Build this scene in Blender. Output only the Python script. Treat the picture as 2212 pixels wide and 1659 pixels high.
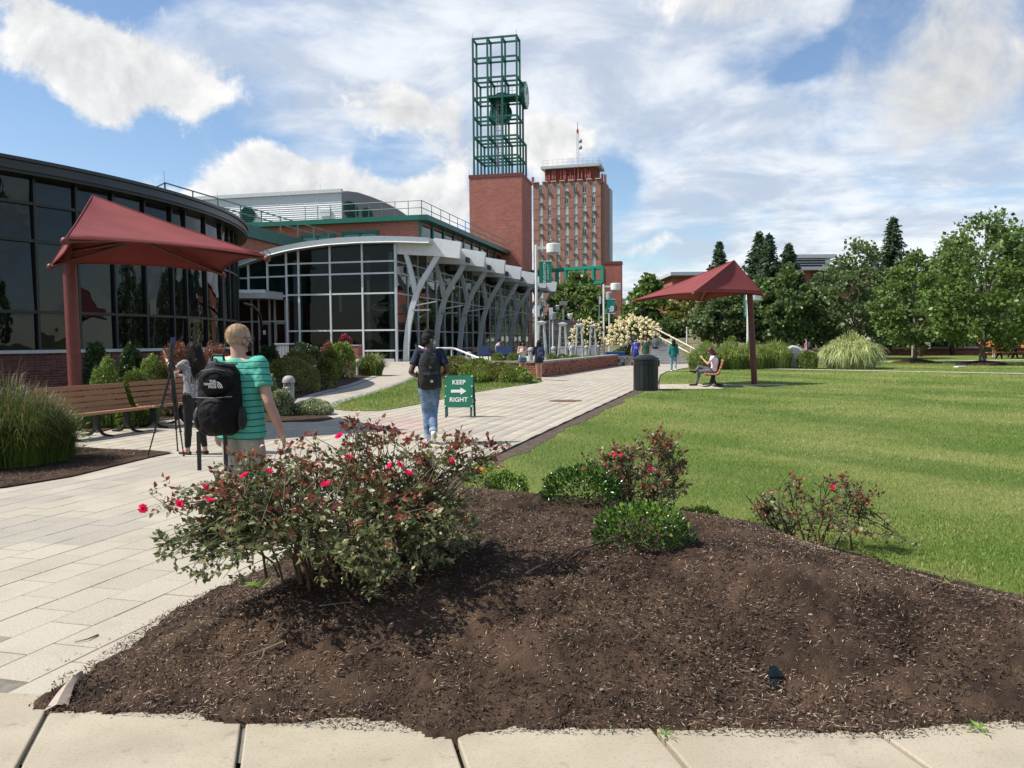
import bpy, bmesh, math, random
import numpy as np
from mathutils import Vector, Matrix, Euler
for o in list(bpy.data.objects):
 bpy.data.objects.remove(o)
SC = bpy.context.scene
COL = SC.collection
R = math.radians
# ------------------------------------------------------------------ camera
CAM_Z = 1.65
FOCAL = 1789.0 / 2212.0            # in picture widths
cam_data = bpy.data.cameras.new('camera')
cam_data.sensor_width = 36.0
cam_data.lens = 36.0 * FOCAL
cam_data.clip_start = 0.05
cam_data.clip_end = 6000.0
cam = bpy.data.objects.new('camera', cam_data)
COL.objects.link(cam)
CAM_ROT = Matrix.Rotation(R(90 - 2.99), 3, 'X') @ Matrix.Rotation(R(-0.5), 3, 'Z')
cam.matrix_world = Matrix.Translation((0, 0, CAM_Z)) @ CAM_ROT.to_4x4()
SC.camera = cam
# ------------------------------------------------------------------ exposure
SC.view_settings.view_transform = 'Standard'
SC.view_settings.look = 'None'
SC.view_settings.exposure = 0.32
SC.view_settings.gamma = 1.0
SC.view_settings.use_curve_mapping = False
SC.render.engine = 'CYCLES'
SC.cycles.use_denoising = True
SC.cycles.max_bounces = 6
SC.cycles.diffuse_bounces = 3
SC.cycles.glossy_bounces = 3
SC.cycles.transparent_max_bounces = 16
SC.cycles.sample_clamp_indirect = 6.0
SC.cycles.caustics_reflective = False
SC.cycles.caustics_refractive = False
# ------------------------------------------------------------------ sun
SUN_EL = R(52.5)
TO_SUN = Vector((-math.cos(SUN_EL) * 0.995, -math.cos(SUN_EL) * 0.10, math.sin(SUN_EL)))
sun_data = bpy.data.lights.new('sun', 'SUN')
sun_data.energy = 4.75
sun_data.angle = R(0.55)
sun_data.color = (1.0, 0.945, 0.86)
sun = bpy.data.objects.new('sun', sun_data)
COL.objects.link(sun)
sun.rotation_euler = (-TO_SUN).to_track_quat('-Z', 'Y').to_euler()
# ------------------------------------------------------------------ world: blue sky with broken cloud
world = bpy.data.worlds.new('World')
SC.world = world
world.use_nodes = True
wt = world.node_tree
wt.nodes.clear()
class NG:
 """tiny helper to write node graphs as expressions"""
 def __init__(self, tree):
  self.t = tree
 def n(self, typ, **kw):
  nd = self.t.nodes.new(typ)
  for k, v in kw.items():
   setattr(nd, k, v)
  return nd
 def put(self, sock, v):
  if isinstance(v, bpy.types.NodeSocket):
   self.t.links.new(v, sock)
  elif v is not None:
   sock.default_value = v
 def m(self, op, a, b=None, c=None, clamp=False):
  nd = self.n('ShaderNodeMath', operation=op, use_clamp=clamp)
  self.put(nd.inputs[0], a)
  if b is not None:
   self.put(nd.inputs[1], b)
  if c is not None:
   self.put(nd.inputs[2], c)
  return nd.outputs[0]
 def v(self, op, a, b=None, scale=None):
  nd = self.n('ShaderNodeVectorMath', operation=op)
  self.put(nd.inputs[0], a)
  if b is not None:
   self.put(nd.inputs[1], b)
  if scale is not None:
   self.put(nd.inputs['Scale'], scale)
  return nd.outputs[0]
 def noise(self, vec, scale, detail=4, rough=0.55, dist=0.0, lac=2.0):
  nd = self.n('ShaderNodeTexNoise')
  self.put(nd.inputs['Vector'], vec)
  nd.inputs['Scale'].default_value = scale
  nd.inputs['Detail'].default_value = detail
  nd.inputs['Roughness'].default_value = rough
  nd.inputs['Distortion'].default_value = dist
  nd.inputs['Lacunarity'].default_value = lac
  return nd.outputs[0]
 def ss(self, v, lo, hi, a=0.0, b=1.0):
  nd = self.n('ShaderNodeMapRange', interpolation_type='SMOOTHSTEP')
  self.put(nd.inputs[0], v)
  self.put(nd.inputs[1], lo)
  self.put(nd.inputs[2], hi)
  nd.inputs[3].default_value = a
  nd.inputs[4].default_value = b
  return nd.outputs[0]
 def mix(self, f, a, b, typ='MIX'):
  nd = self.n('ShaderNodeMix', data_type='RGBA', blend_type=typ)
  self.put(nd.inputs[0], f)
  for s, x in ((nd.inputs[6], a), (nd.inputs[7], b)):
   if isinstance(x, (tuple, list)) and len(x) == 3:
    x = (*x, 1.0)
   self.put(s, x)
  return nd.outputs[2]
def build_sky():
 g = NG(wt)
 tc = g.n('ShaderNodeTexCoord').outputs['Generated']
 d = g.v('NORMALIZE', tc)
 sep = g.n('ShaderNodeSeparateXYZ')
 g.put(sep.inputs[0], d)
 x, y, z = sep.outputs
 az = g.m('ARCTAN2', x, y)
 el = g.m('ARCSINE', z)
 # slow warp so the cloud banks get ragged outlines
 warp = g.n('ShaderNodeTexNoise')
 g.put(warp.inputs['Vector'], d)
 warp.inputs['Scale'].default_value = 7.0
 warp.inputs['Detail'].default_value = 5.0
 ws = g.n('ShaderNodeSeparateXYZ')
 g.put(ws.inputs[0], g.v('SUBTRACT', warp.outputs['Color'], (0.5, 0.5, 0.5)))
 azw = g.m('ADD', az, g.m('MULTIPLY', ws.outputs[0], 0.16))
 elw = g.m('ADD', el, g.m('MULTIPLY', ws.outputs[1], 0.10))
 def blob(a0, e0, sa, se, amp, rot=0.0):
  da = g.m('SUBTRACT', azw, a0)
  de = g.m('SUBTRACT', elw, e0)
  c, s = math.cos(rot), math.sin(rot)
  p = g.m('ADD', g.m('MULTIPLY', da, c / sa), g.m('MULTIPLY', de, s / sa))
  q = g.m('ADD', g.m('MULTIPLY', da, -s / se), g.m('MULTIPLY', de, c / se))
  r2 = g.m('ADD', g.m('MULTIPLY', p, p), g.m('MULTIPLY', q, q))
  return g.m('MULTIPLY', g.m('EXPONENT', g.m('MULTIPLY', r2, -1.0)), amp)
 def total(lst):
  t = None
  for b in lst:
   o = blob(*b)
   t = o if t is None else g.m('ADD', t, o)
  return t
 # streaky high veil: stretched planar noise (cloud deck seen in perspective)
 zz = g.m('ADD', g.m('MAXIMUM', z, 0.0), 0.16)
 comb = g.n('ShaderNodeCombineXYZ')
 g.put(comb.inputs[0], g.m('DIVIDE', x, zz))
 g.put(comb.inputs[1], g.m('DIVIDE', y, zz))
 deck = comb.outputs[0]
 n_veil = g.m('ADD', g.m('MULTIPLY', g.noise(deck, 0.62, 8, 0.58, 0.7), 0.7), g.m('MULTIPLY', g.noise(deck, 1.9, 7, 0.6, 0.5), 0.3))
 VEIL = [(-0.22, 0.31, 0.17, 0.12, .13), (-0.20, 0.16, 0.05, 0.09, .13), (0.34, 0.17, 0.34, 0.12, .17), (0.48, 0.07, 0.3, 0.06, .20),
   (0.14, 0.36, 0.20, 0.10, .16), (-0.52, 0.21, 0.14, 0.07, -.42), (-0.54, 0.42, 0.13, 0.08, -.50), (-0.46, 0.13, 0.16, 0.05, -.3), (-0.17, 0.21, 0.05, 0.04, -.16),
   (-0.38, 0.165, 0.18, 0.05, -.42), (0.41, 0.325, 0.05, 0.035, -.34), (0.36, 0.29, 0.09, 0.02, -.2), (0.12, 0.17, 0.035, 0.03, -.25), (0.09, 0.245, 0.05, 0.03, .10), (0.16, 0.10, 0.05, .02, -.14)]
 dens_v = g.m('ADD', g.m('MULTIPLY', g.m('SUBTRACT', n_veil, 0.475), 1.5), total(VEIL))
 a_veil = g.ss(dens_v, -0.03, 0.20, 0.0, 0.88)
 # cumulus: crisp heaps
 n_c = g.noise(d, 10.0, 10, 0.62, 0.3)
 up = g.v('ADD', d, (-0.012, 0.0, 0.022))
 n_c2 = g.noise(up, 10.0, 7, 0.62, 0.3)
 CUM = [(-0.465, 0.305, 0.125, 0.050, .66, -0.12), (-0.385, 0.275, 0.085, 0.042, .42, -.12), (-0.235, 0.170, 0.165, 0.034, .85), (-0.275, 0.195, 0.06, 0.026, .5), (-0.12, 0.15, 0.07, 0.03, .5),
           (-0.12, 0.255, 0.085, 0.026, .62, -.2), (-0.065, 0.205, 0.04, 0.025, .35), (0.06, 0.225, 0.065, 0.035, .52), (0.03, 0.245, 0.05, 0.03, .3),
           (-0.515, 0.2, 0.05, 0.012, .3, -.4), (0.17, 0.105, 0.075, 0.016, .36), (0.44, 0.235, 0.10, 0.05, .50), (0.50, 0.335, 0.085, 0.075, .56), (0.54, 0.25, 0.08, 0.075, .40),
           (0.24, 0.375, 0.13, 0.045, .50), (0.32, 0.345, 0.06, 0.03, .25)]
 tot_c = total(CUM)
 far = g.ss(g.m('ABSOLUTE', az), 0.62, 0.9)            # beyond the picture the sky goes on half covered
 dens_c = g.m('ADD', g.m('ADD', g.m('MULTIPLY', g.m('SUBTRACT', n_c, 0.5), 1.55), tot_c), g.m('SUBTRACT', g.m('MULTIPLY', far, 0.20), 0.28))
 a_cum = g.m('MULTIPLY', g.ss(dens_c, -0.04, g.m('ADD', 0.22, g.ss(az, 0.1, 0.45, 0.0, 0.38))), 0.97)
 relief = g.m('SUBTRACT', n_c, n_c2)
 thick = g.ss(dens_c, 0.10, 0.50)
 lit = g.m('ADD', g.m('MULTIPLY', relief, 2.2), 0.62)
 lit = g.m('SUBTRACT', lit, g.m('MULTIPLY', thick, 0.16), clamp=True)
 col_c = g.mix(lit, (0.44, 0.455, 0.48), (0.90, 0.89, 0.87))
 grey_side = g.ss(az, 0.16, 0.5, 0.0, 0.42)           # the bank to the right is thicker and greyer
 col_c = g.mix(grey_side, col_c, (0.49, 0.485, 0.48))
 n_w = g.noise(deck, 2.1, 7, 0.6, 0.4)
 col_v = g.mix(g.ss(n_w, 0.38, 0.62), (0.46, 0.525, 0.63), (0.80, 0.82, 0.845))
 sky = g.n('ShaderNodeTexSky', sky_type='NISHITA')
 sky.sun_disc = False
 sky.sun_elevation = SUN_EL
 sky.sun_rotation = math.atan2(TO_SUN.x, TO_SUN.y)
 sky.air_density = 1.0
 sky.dust_density = 0.3
 sky.ozone_density = 3.0
 bg_sky = g.n('ShaderNodeBackground')
 g.put(bg_sky.inputs[0], sky.outputs[0])
 bg_sky.inputs[1].default_value = 0.12
 bg_v = g.n('ShaderNodeBackground')
 g.put(bg_v.inputs[0], col_v)
 bg_c = g.n('ShaderNodeBackground')
 g.put(bg_c.inputs[0], col_c)
 m1 = g.n('ShaderNodeMixShader')
 above = g.ss(z, -0.02, 0.03)
 g.put(m1.inputs[0], g.m('MULTIPLY', a_veil, above))
 wt.links.new(bg_sky.outputs[0], m1.inputs[1])
 wt.links.new(bg_v.outputs[0], m1.inputs[2])
 m2 = g.n('ShaderNodeMixShader')
 g.put(m2.inputs[0], g.m('MULTIPLY', a_cum, above))
 wt.links.new(m1.outputs[0], m2.inputs[1])
 wt.links.new(bg_c.outputs[0], m2.inputs[2])
 out = g.n('ShaderNodeOutputWorld')
 wt.links.new(m2.outputs[0], out.inputs[0])
 world.cycles.sampling_method = 'MANUAL'
 world.cycles.sample_map_resolution = 512
build_sky()
# ------------------------------------------------------------------ survey: photo pixel -> point in the place
def ray(px, py):
 return CAM_ROT @ Vector(((px - 1106) / 1789, -(py - 829.5) / 1789, -1))
def G(px, py, z=0.0):
 d = ray(px, py)
 t = (z - CAM_Z) / d.z
 return Vector((0, 0, CAM_Z)) + d * t
def AT(px, py, Y):
 d = ray(px, py)
 return Vector((0, 0, CAM_Z)) + d * (Y / d.y)
# ------------------------------------------------------------------ mesh helpers
class MB:
 def __init__(self):
  self.v, self.f, self.mi = [], [], []
 def add(self, vs, fs, m=0):
  b = len(self.v)
  self.v += [tuple(p) for p in vs]
  self.f += [tuple(i + b for i in f) for f in fs]
  self.mi += [m] * len(fs)
  return self
 def box(self, c, s, rz=0.0, m=0, M=None):
  c = Vector(c)
  h = [x / 2 for x in s]
  rot = Matrix.Rotation(rz, 3, 'Z') if M is None else M
  vs = [c + rot @ Vector((sx * h[0], sy * h[1], sz * h[2])) for sz in (-1, 1) for sx, sy in ((-1, -1), (1, -1), (1, 1), (-1, 1))]
  return self.add(vs, [(0, 3, 2, 1), (4, 5, 6, 7), (0, 1, 5, 4), (1, 2, 6, 5), (2, 3, 7, 6), (3, 0, 4, 7)], m)
 def beam(self, p0, p1, w, h, up=(0, 0, 1), m=0):
  p0, p1 = Vector(p0), Vector(p1)
  d = (p1 - p0).normalized()
  up = Vector(up)
  s = d.cross(up)
  if s.length < 1e-4:
   s = d.cross(Vector((0, 1, 0)))
  s.normalize()
  t = s.cross(d).normalized()
  q = [(-1, -1), (1, -1), (1, 1), (-1, 1)]
  vs = [p + s * (a * w / 2) + t * (b * h / 2) for p in (p0, p1) for a, b in q]
  return self.add(vs, [(0, 3, 2, 1), (4, 5, 6, 7), (0, 1, 5, 4), (1, 2, 6, 5), (2, 3, 7, 6), (3, 0, 4, 7)], m)
 def tube(self, pts, r, n=8, m=0, cap=True):
  pts = [Vector(p) for p in pts]
  k = len(pts)
  rs = r if isinstance(r, (list, tuple)) else [r] * k
  prev = None
  vs, fs = [], []
  for i, p in enumerate(pts):
   d = (pts[min(i + 1, k - 1)] - pts[max(i - 1, 0)])
   if d.length < 1e-9:
    d = Vector((0, 0, 1))
   d.normalize()
   if prev is None:
    a = Vector((0, 0, 1)) if abs(d.z) < 0.9 else Vector((1, 0, 0))
    s = d.cross(a).normalized()
   else:
    s = (prev - d * prev.dot(d))
    s = s.normalized() if s.length > 1e-6 else d.orthogonal().normalized()
   prev = s
   t = d.cross(s)
   for j in range(n):
    an = 2 * math.pi * j / n
    vs.append(p + (s * math.cos(an) + t * math.sin(an)) * rs[i])
  for i in range(k - 1):
   for j in range(n):
    a, b = i * n + j, i * n + (j + 1) % n
    fs.append((a, b, b + n, a + n))
  if cap:
   fs.append(tuple(range(n - 1, -1, -1)))
   fs.append(tuple(range((k - 1) * n, k * n)))
  return self.add(vs, fs, m)
 def lathe(self, prof, n=16, c=(0, 0, 0), m=0, M=None):
  c = Vector(c)
  vs, fs = [], []
  k = len(prof)
  for r, z in prof:
   for j in range(n):
    a = 2 * math.pi * j / n
    p = Vector((r * math.cos(a), r * math.sin(a), z))
    vs.append(c + (M @ p if M is not None else p))
  for i in range(k - 1):
   for j in range(n):
    a, b = i * n + j, i * n + (j + 1) % n
    fs.append((a, b, b + n, a + n))
  fs.append(tuple(range(n - 1, -1, -1)))
  fs.append(tuple(range((k - 1) * n, k * n)))
  return self.add(vs, fs, m)
 def prism(self, poly, off, m=0):
  """closed polygon (3D points) extruded by a vector"""
  n = len(poly)
  off = Vector(off)
  a = [Vector(p) for p in poly]
  vs = a + [p + off for p in a]
  fs = [tuple(range(n - 1, -1, -1)), tuple(range(n, 2 * n))]
  fs += [(i, (i + 1) % n, n + (i + 1) % n, n + i) for i in range(n)]
  return self.add(vs, fs, m)
 def strip(self, a, b, m=0):
  """quad strip between two polylines"""
  n = len(a)
  return self.add(list(a) + list(b), [(i, i + 1, n + i + 1, n + i) for i in range(n - 1)], m)
 def ell(self, c, r, n=12, k=8, m=0, M=None):
  c = Vector(c)
  if not isinstance(r, (tuple, list)):
   r = (r, r, r)
  vs, fs = [], []
  def P(x, y, z):
   p = Vector((x * r[0], y * r[1], z * r[2]))
   return c + (M @ p if M is not None else p)
  vs.append(P(0, 0, -1))
  for i in range(1, k):
   ph = -math.pi / 2 + math.pi * i / k
   for j in range(n):
    a = 2 * math.pi * j / n
    vs.append(P(math.cos(ph) * math.cos(a), math.cos(ph) * math.sin(a), math.sin(ph)))
  vs.append(P(0, 0, 1))
  top = len(vs) - 1
  for j in range(n):
   fs.append((0, 1 + (j + 1) % n, 1 + j))
   fs.append((top, 1 + (k - 2) * n + j, 1 + (k - 2) * n + (j + 1) % n))
  for i in range(k - 2):
   for j in range(n):
    a, b = 1 + i * n + j, 1 + i * n + (j + 1) % n
    fs.append((a, b, b + n, a + n))
  return self.add(vs, fs, m)
 def build(self, name, mats, parent=None, smooth=False, loc=None, rot=None):
  me = bpy.data.meshes.new(name)
  me.from_pydata(self.v, [], self.f)
  if not isinstance(mats, (list, tuple)):
   mats = [mats]
  for x in mats:
   me.materials.append(x)
  if len(mats) > 1:
   me.polygons.foreach_set('material_index', self.mi)
  if smooth:
   me.polygons.foreach_set('use_smooth', [True] * len(me.polygons))
   try:
    me.set_sharp_from_angle(angle=R(38))
   except Exception:
    pass
  me.update()
  return link(name, me, parent, loc, rot)
def link(name, data, parent=None, loc=None, rot=None):
 o = bpy.data.objects.new(name, data)
 COL.objects.link(o)
 if parent is not None:
  o.parent = parent
 if loc is not None:
  o.location = loc
 if rot is not None:
  o.rotation_euler = rot
 return o
def np_mesh(name, V, F, mats, mi=None, smooth=False):
 V = np.asarray(V, np.float32)
 F = np.asarray(F, np.int32)
 me = bpy.data.meshes.new(name)
 n, k = F.shape
 me.vertices.add(len(V))
 me.vertices.foreach_set('co', V.ravel())
 me.loops.add(n * k)
 me.loops.foreach_set('vertex_index', F.ravel())
 me.polygons.add(n)
 me.polygons.foreach_set('loop_start', np.arange(0, n * k, k, dtype=np.int32))
 me.polygons.foreach_set('loop_total', np.full(n, k, np.int32))
 for x in (mats if isinstance(mats, (list, tuple)) else [mats]):
  me.materials.append(x)
 if mi is not None:
  me.polygons.foreach_set('material_index', np.asarray(mi, np.int32))
 if smooth:
  me.polygons.foreach_set('use_smooth', np.ones(n, bool))
 me.update(calc_edges=True)
 return me
def thing(name, label, cat, loc=(0, 0, 0), rz=0.0, group=None):
 o = bpy.data.objects.new(name, None)
 o.empty_display_size = 0.2
 COL.objects.link(o)
 o.location = loc
 o.rotation_euler = (0, 0, rz)
 return tag(o, label, cat, group)
def tag(o, label=None, cat=None, group=None, kind=None):
 if label:
  o['label'] = label
 if cat:
  o['category'] = cat
 if group:
  o['group'] = group
 if kind:
  o['kind'] = kind
 return o
def copy_tree(src, loc=None, rz=None, label=None, parent=None):
 c = src.copy()
 COL.objects.link(c)
 if parent is not None:
  c.parent = parent
 for ch in list(KIDS(src)):
  copy_tree(ch, parent=c)
 if loc is not None:
  c.location = loc
 if rz is not None:
  c.rotation_euler = (0, 0, rz)
 if label:
  c['label'] = label
 return c
def KIDS(o):
 return [x for x in COL.objects if x.parent is o] if False else list(o.children)
# ------------------------------------------------------------------ materials
def sRGB(r, g, b):
 f = lambda c: (c / 255 / 12.92) if c / 255 <= 0.04045 else ((c / 255 + 0.055) / 1.055) ** 2.4
 return (f(r), f(g), f(b))
def mat(name, col, rough=0.6, metal=0.0, spec=0.5, var=0.12, vscale=3.0, bump=0.0, bscale=60.0, stretch=(1, 1, 1), col2=None,
  island=0.0, translucent=0.0, obj_rand=0.0, coat=0.0, stain=None):
 m = bpy.data.materials.new(name)
 m.use_nodes = True
 t = m.node_tree
 g = NG(t)
 b = t.nodes['Principled BSDF']
 out = t.nodes['Material Output']
 tc = g.n('ShaderNodeTexCoord').outputs['Object']
 mp = g.n('ShaderNodeMapping')
 g.put(mp.inputs[0], tc)
 mp.inputs['Scale'].default_value = stretch
 vec = mp.outputs[0]
 c = (*col, 1.0)
 base = None
 if var > 0 or col2 is not None:
  nz = g.noise(vec, vscale, 5, 0.6)
  f = g.ss(nz, 0.3, 0.7)
  lo = tuple(x * (1 - var) for x in col)
  hi = tuple(min(1, x * (1 + var)) for x in (col2 or col))
  base = g.mix(f, lo, hi)
 if stain is not None:
  b0 = base if base is not None else c
  for sc_, lo_, hi_, am_ in stain[1]:
   b0 = g.mix(g.ss(g.noise(tc, sc_, 6, 0.68), lo_, hi_, 0, am_), b0, stain[0])
  base = b0
 if island > 0 or obj_rand > 0:
  if island > 0:
   rnd = g.n('ShaderNodeNewGeometry').outputs['Random Per Island']
   k = island
  else:
   rnd = g.n('ShaderNodeObjectInfo').outputs['Random']
   k = obj_rand
  hsv = g.n('ShaderNodeHueSaturation')
  g.put(hsv.inputs['Color'], base if base is not None else c)
  g.put(hsv.inputs['Value'], g.m('ADD', g.m('MULTIPLY', rnd, 2 * k), 1 - k))
  r2 = g.m('FRACT', g.m('MULTIPLY', rnd, 7.31))
  g.put(hsv.inputs['Hue'], g.m('ADD', g.m('MULTIPLY', r2, 0.06 * k), 0.5 - 0.03 * k))
  base = hsv.outputs[0]
 if base is None:
  base = c
 g.put(b.inputs['Base Color'], base)
 b.inputs['Roughness'].default_value = rough
 b.inputs['Metallic'].default_value = metal
 b.inputs['Specular IOR Level'].default_value = spec
 b.inputs['Coat Weight'].default_value = coat
 if bump > 0:
  bn = g.noise(vec, bscale, 4, 0.6)
  bp = g.n('ShaderNodeBump')
  bp.inputs['Strength'].default_value = min(1.0, bump)
  bp.inputs['Distance'].default_value = 0.012
  g.put(bp.inputs['Height'], bn)
  g.put(b.inputs['Normal'], bp.outputs[0])
 if translucent > 0:
  tr = g.n('ShaderNodeBsdfTranslucent')
  hs = g.n('ShaderNodeHueSaturation')
  g.put(hs.inputs['Color'], base)
  hs.inputs['Value'].default_value = 1.6
  hs.inputs['Hue'].default_value = 0.49
  g.put(tr.inputs[0], hs.outputs[0])
  mx = g.n('ShaderNodeMixShader')
  mx.inputs[0].default_value = translucent
  t.links.new(b.outputs[0], mx.inputs[1])
  t.links.new(tr.outputs[0], mx.inputs[2])
  t.links.new(mx.outputs[0], out.inputs[0])
 return m
def brick_mat(name, c1, c2, mortar, bw=0.203, bh=0.0677, gap=0.010, dark=None, rough=0.85, bump=0.6, angle=None):
 """running-bond brickwork for walls too far off to tell bricks apart; pattern runs along the wall in metres"""
 m = bpy.data.materials.new(name)
 m.use_nodes = True
 t = m.node_tree
 g = NG(t)
 b = t.nodes['Principled BSDF']
 geo = g.n('ShaderNodeNewGeometry')
 pos = geo.outputs['Position']
 nrm = geo.outputs['True Normal']
 # tangent along the wall = z x n
 tan = g.v('CROSS_PRODUCT', (0, 0, 1), nrm)
 dot = g.n('ShaderNodeVectorMath', operation='DOT_PRODUCT')
 g.put(dot.inputs[0], pos)
 g.put(dot.inputs[1], tan)
 sp = g.n('ShaderNodeSeparateXYZ')
 g.put(sp.inputs[0], pos)
 cb = g.n('ShaderNodeCombineXYZ')
 g.put(cb.inputs[0], dot.outputs['Value'])
 g.put(cb.inputs[1], sp.outputs[2])
 br = g.n('ShaderNodeTexBrick')
 g.put(br.inputs['Vector'], cb.outputs[0])
 br.inputs['Scale'].default_value = 1.0
 br.inputs['Brick Width'].default_value = bw
 br.inputs['Row Height'].default_value = bh
 br.inputs['Mortar Size'].default_value = gap
 br.inputs['Mortar Smooth'].default_value = 0.2
 br.inputs['Bias'].default_value = -0.1
 br.inputs['Color1'].default_value = (*c1, 1)
 br.inputs['Color2'].default_value = (*c2, 1)
 br.inputs['Mortar'].default_value = (*mortar, 1)
 col = br.outputs[0]
 big = g.noise(cb.outputs[0], 0.35, 6, 0.65)
 col = g.mix(g.ss(big, 0.35, 0.7, 0.0, 0.30), col, tuple(x * 0.72 for x in c2))
 st = g.n('ShaderNodeMapping')
 g.put(st.inputs[0], cb.outputs[0])
 st.inputs['Scale'].default_value = (1.1, 9.0, 1)
 streak = g.noise(st.outputs[0], 1.0, 5, 0.7)
 col = g.mix(g.ss(streak, 0.50, 0.68, 0.0, 0.6), col, tuple(x * 0.5 for x in c2))
 if dark is not None:
  pick = g.n('ShaderNodeTexWhiteNoise')
  col = g.mix(g.ss(g.noise(cb.outputs[0], 6, 2), 0.66, 0.7), col, dark)
 g.put(b.inputs['Base Color'], col)
 b.inputs['Roughness'].default_value = rough
 b.inputs['Specular IOR Level'].default_value = 0.25
 bp = g.n('ShaderNodeBump')
 bp.inputs['Strength'].default_value = bump
 bp.inputs['Distance'].default_value = 0.02
 g.put(bp.inputs['Height'], g.m('SUBTRACT', g.m('MULTIPLY', streak, 0.9), br.outputs['Fac']))
 g.put(b.inputs['Normal'], bp.outputs[0])
 return m
def glass_mat(name, tint, through=0.5, wave=0.0, rough=0.01, mirror=1.5):
 """window glass: fresnel mirror over a tinted clear sheet; wave bends reflections a little, pane by pane"""
 m = bpy.data.materials.new(name)
 m.use_nodes = True
 t = m.node_tree
 t.nodes.clear()
 g = NG(t)
 gl = g.n('ShaderNodeBsdfGlossy')
 gl.inputs['Roughness'].default_value = rough
 gl.inputs['Color'].default_value = (0.92, 0.95, 0.96, 1)
 fr = g.n('ShaderNodeFresnel')
 fr.inputs['IOR'].default_value = 1.55
 if wave > 0:
  pos = g.n('ShaderNodeNewGeometry').outputs['Position']
  nz = g.noise(pos, 0.9, 2, 0.5)
  bp = g.n('ShaderNodeBump')
  bp.inputs['Strength'].default_value = 1.0
  bp.inputs['Distance'].default_value = wave
  g.put(bp.inputs['Height'], nz)
  g.put(gl.inputs['Normal'], bp.outputs[0])
 f = g.m('MULTIPLY', fr.outputs[0], mirror, clamp=True)
 tr = g.n('ShaderNodeBsdfTransparent')
 tr.inputs[0].default_value = (*tint, 1)
 df = g.n('ShaderNodeBsdfDiffuse')
 df.inputs[0].default_value = (0.006, 0.008, 0.008, 1)
 m1 = g.n('ShaderNodeMixShader')
 m1.inputs[0].default_value = through
 t.links.new(df.outputs[0], m1.inputs[1])
 t.links.new(tr.outputs[0], m1.inputs[2])
 m2 = g.n('ShaderNodeMixShader')
 g.put(m2.inputs[0], f)
 t.links.new(m1.outputs[0], m2.inputs[1])
 t.links.new(gl.outputs[0], m2.inputs[2])
 out = g.n('ShaderNodeOutputMaterial')
 t.links.new(m2.outputs[0], out.inputs[0])
 return m
M = dict(
 white_metal=mat('white_metal', (0.74, 0.75, 0.75), 0.45, var=0.05),
 silver_metal=mat('silver_metal', (0.55, 0.57, 0.58), 0.35, metal=0.35, var=0.06),
 grey_metal=mat('grey_metal', (0.33, 0.35, 0.36), 0.45, metal=0.3, var=0.08),
 dark_metal=mat('dark_metal', (0.010, 0.011, 0.012), 0.55, spec=.3, var=0.2),
 bronze=mat('bronze', (0.012, 0.012, 0.013), 0.45, var=0.25, vscale=1.5),
 green_metal=mat('green_metal', (0.004, 0.27, 0.17), 0.45, var=0.12),
 deep_green=mat('deep_green', (0.004, 0.085, 0.06), 0.45, var=0.15),
 green_trim=mat('green_trim', (0.004, 0.135, 0.088), 0.45, var=0.1),
 teal_panel=mat('teal_panel', (0.10, 0.28, 0.27), 0.18, var=0.1),
 black_plastic=mat('black_plastic', (0.012, 0.012, 0.013), 0.35, var=0.2),
 black_fabric=mat('black_fabric', (0.009, 0.009, 0.010), 0.75, var=0.3, vscale=8, bump=0.25, bscale=90),
 concrete=mat('concrete', (0.43, 0.385, 0.305), 0.85, var=0.12, vscale=2.2, bump=0.12, bscale=70),
 concrete_grey=mat('concrete_grey', (0.40, 0.40, 0.385), 0.85, var=0.10, vscale=4, bump=0.15, bscale=60),
 stone_cap=mat('stone_cap', (0.30, 0.30, 0.28), 0.8, var=0.2, vscale=4, bump=0.3, bscale=25),
 bollard=mat('bollard', (0.36, 0.36, 0.355), 0.7, var=0.08, vscale=6),
 dirt=mat('dirt', (0.085, 0.058, 0.04), 0.95, var=0.35, vscale=6, bump=0.6, bscale=40),
 skin_light=mat('skin_light', (0.56, 0.32, 0.24), 0.5, var=0.07, vscale=10),
 skin_tan=mat('skin_tan', (0.50, 0.28, 0.19), 0.5, var=0.07, vscale=10),
 skin_dark=mat('skin_dark', (0.10, 0.045, 0.028), 0.45, var=0.1, vscale=10),
 red_canvas=mat('red_canvas', (0.245, 0.050, 0.050), 0.85, var=0.10, vscale=1.2, bump=0.3, bscale=14, stretch=(1, 2.5, 1), translucent=.14),
 red_steel=mat('red_steel', (0.155, 0.036, 0.030), 0.5, var=0.15, vscale=8, bump=0.2, bscale=90),
 dark_red_steel=mat('dark_red_steel', (0.12, 0.03, 0.025), 0.5, var=0.15, vscale=8),
 bark=mat('bark', (0.17, 0.145, 0.12), 0.9, var=0.3, vscale=12, bump=0.8, bscale=30, stretch=(1, 1, 0.25)),
 dark_bark=mat('dark_bark', (0.06, 0.048, 0.04), 0.9, var=0.3, vscale=12, bump=0.8, bscale=30, stretch=(1, 1, 0.25)),
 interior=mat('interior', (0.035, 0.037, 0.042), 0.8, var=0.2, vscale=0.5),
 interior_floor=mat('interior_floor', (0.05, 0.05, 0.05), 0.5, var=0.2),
 paper=mat('paper', (0.8, 0.8, 0.78), 0.7, var=0.02),
 lamp_white=mat('lamp_white', (0.72, 0.72, 0.70), 0.45, var=0.04),
 lens=mat('lens', (0.25, 0.26, 0.26), 0.1, var=0.1),
 rust=mat('rust', (0.16, 0.075, 0.05), 0.8, var=0.25, vscale=9, bump=0.4, bscale=60),
)
def leafmat(name, col, isl=0.35, tr=0.28, rough=0.45, col2=None, var=0.25, vscale=1.5, spec=0.5):
 return mat(name, col, rough, var=var, vscale=vscale, island=isl, translucent=tr, col2=col2, spec=spec)
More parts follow.
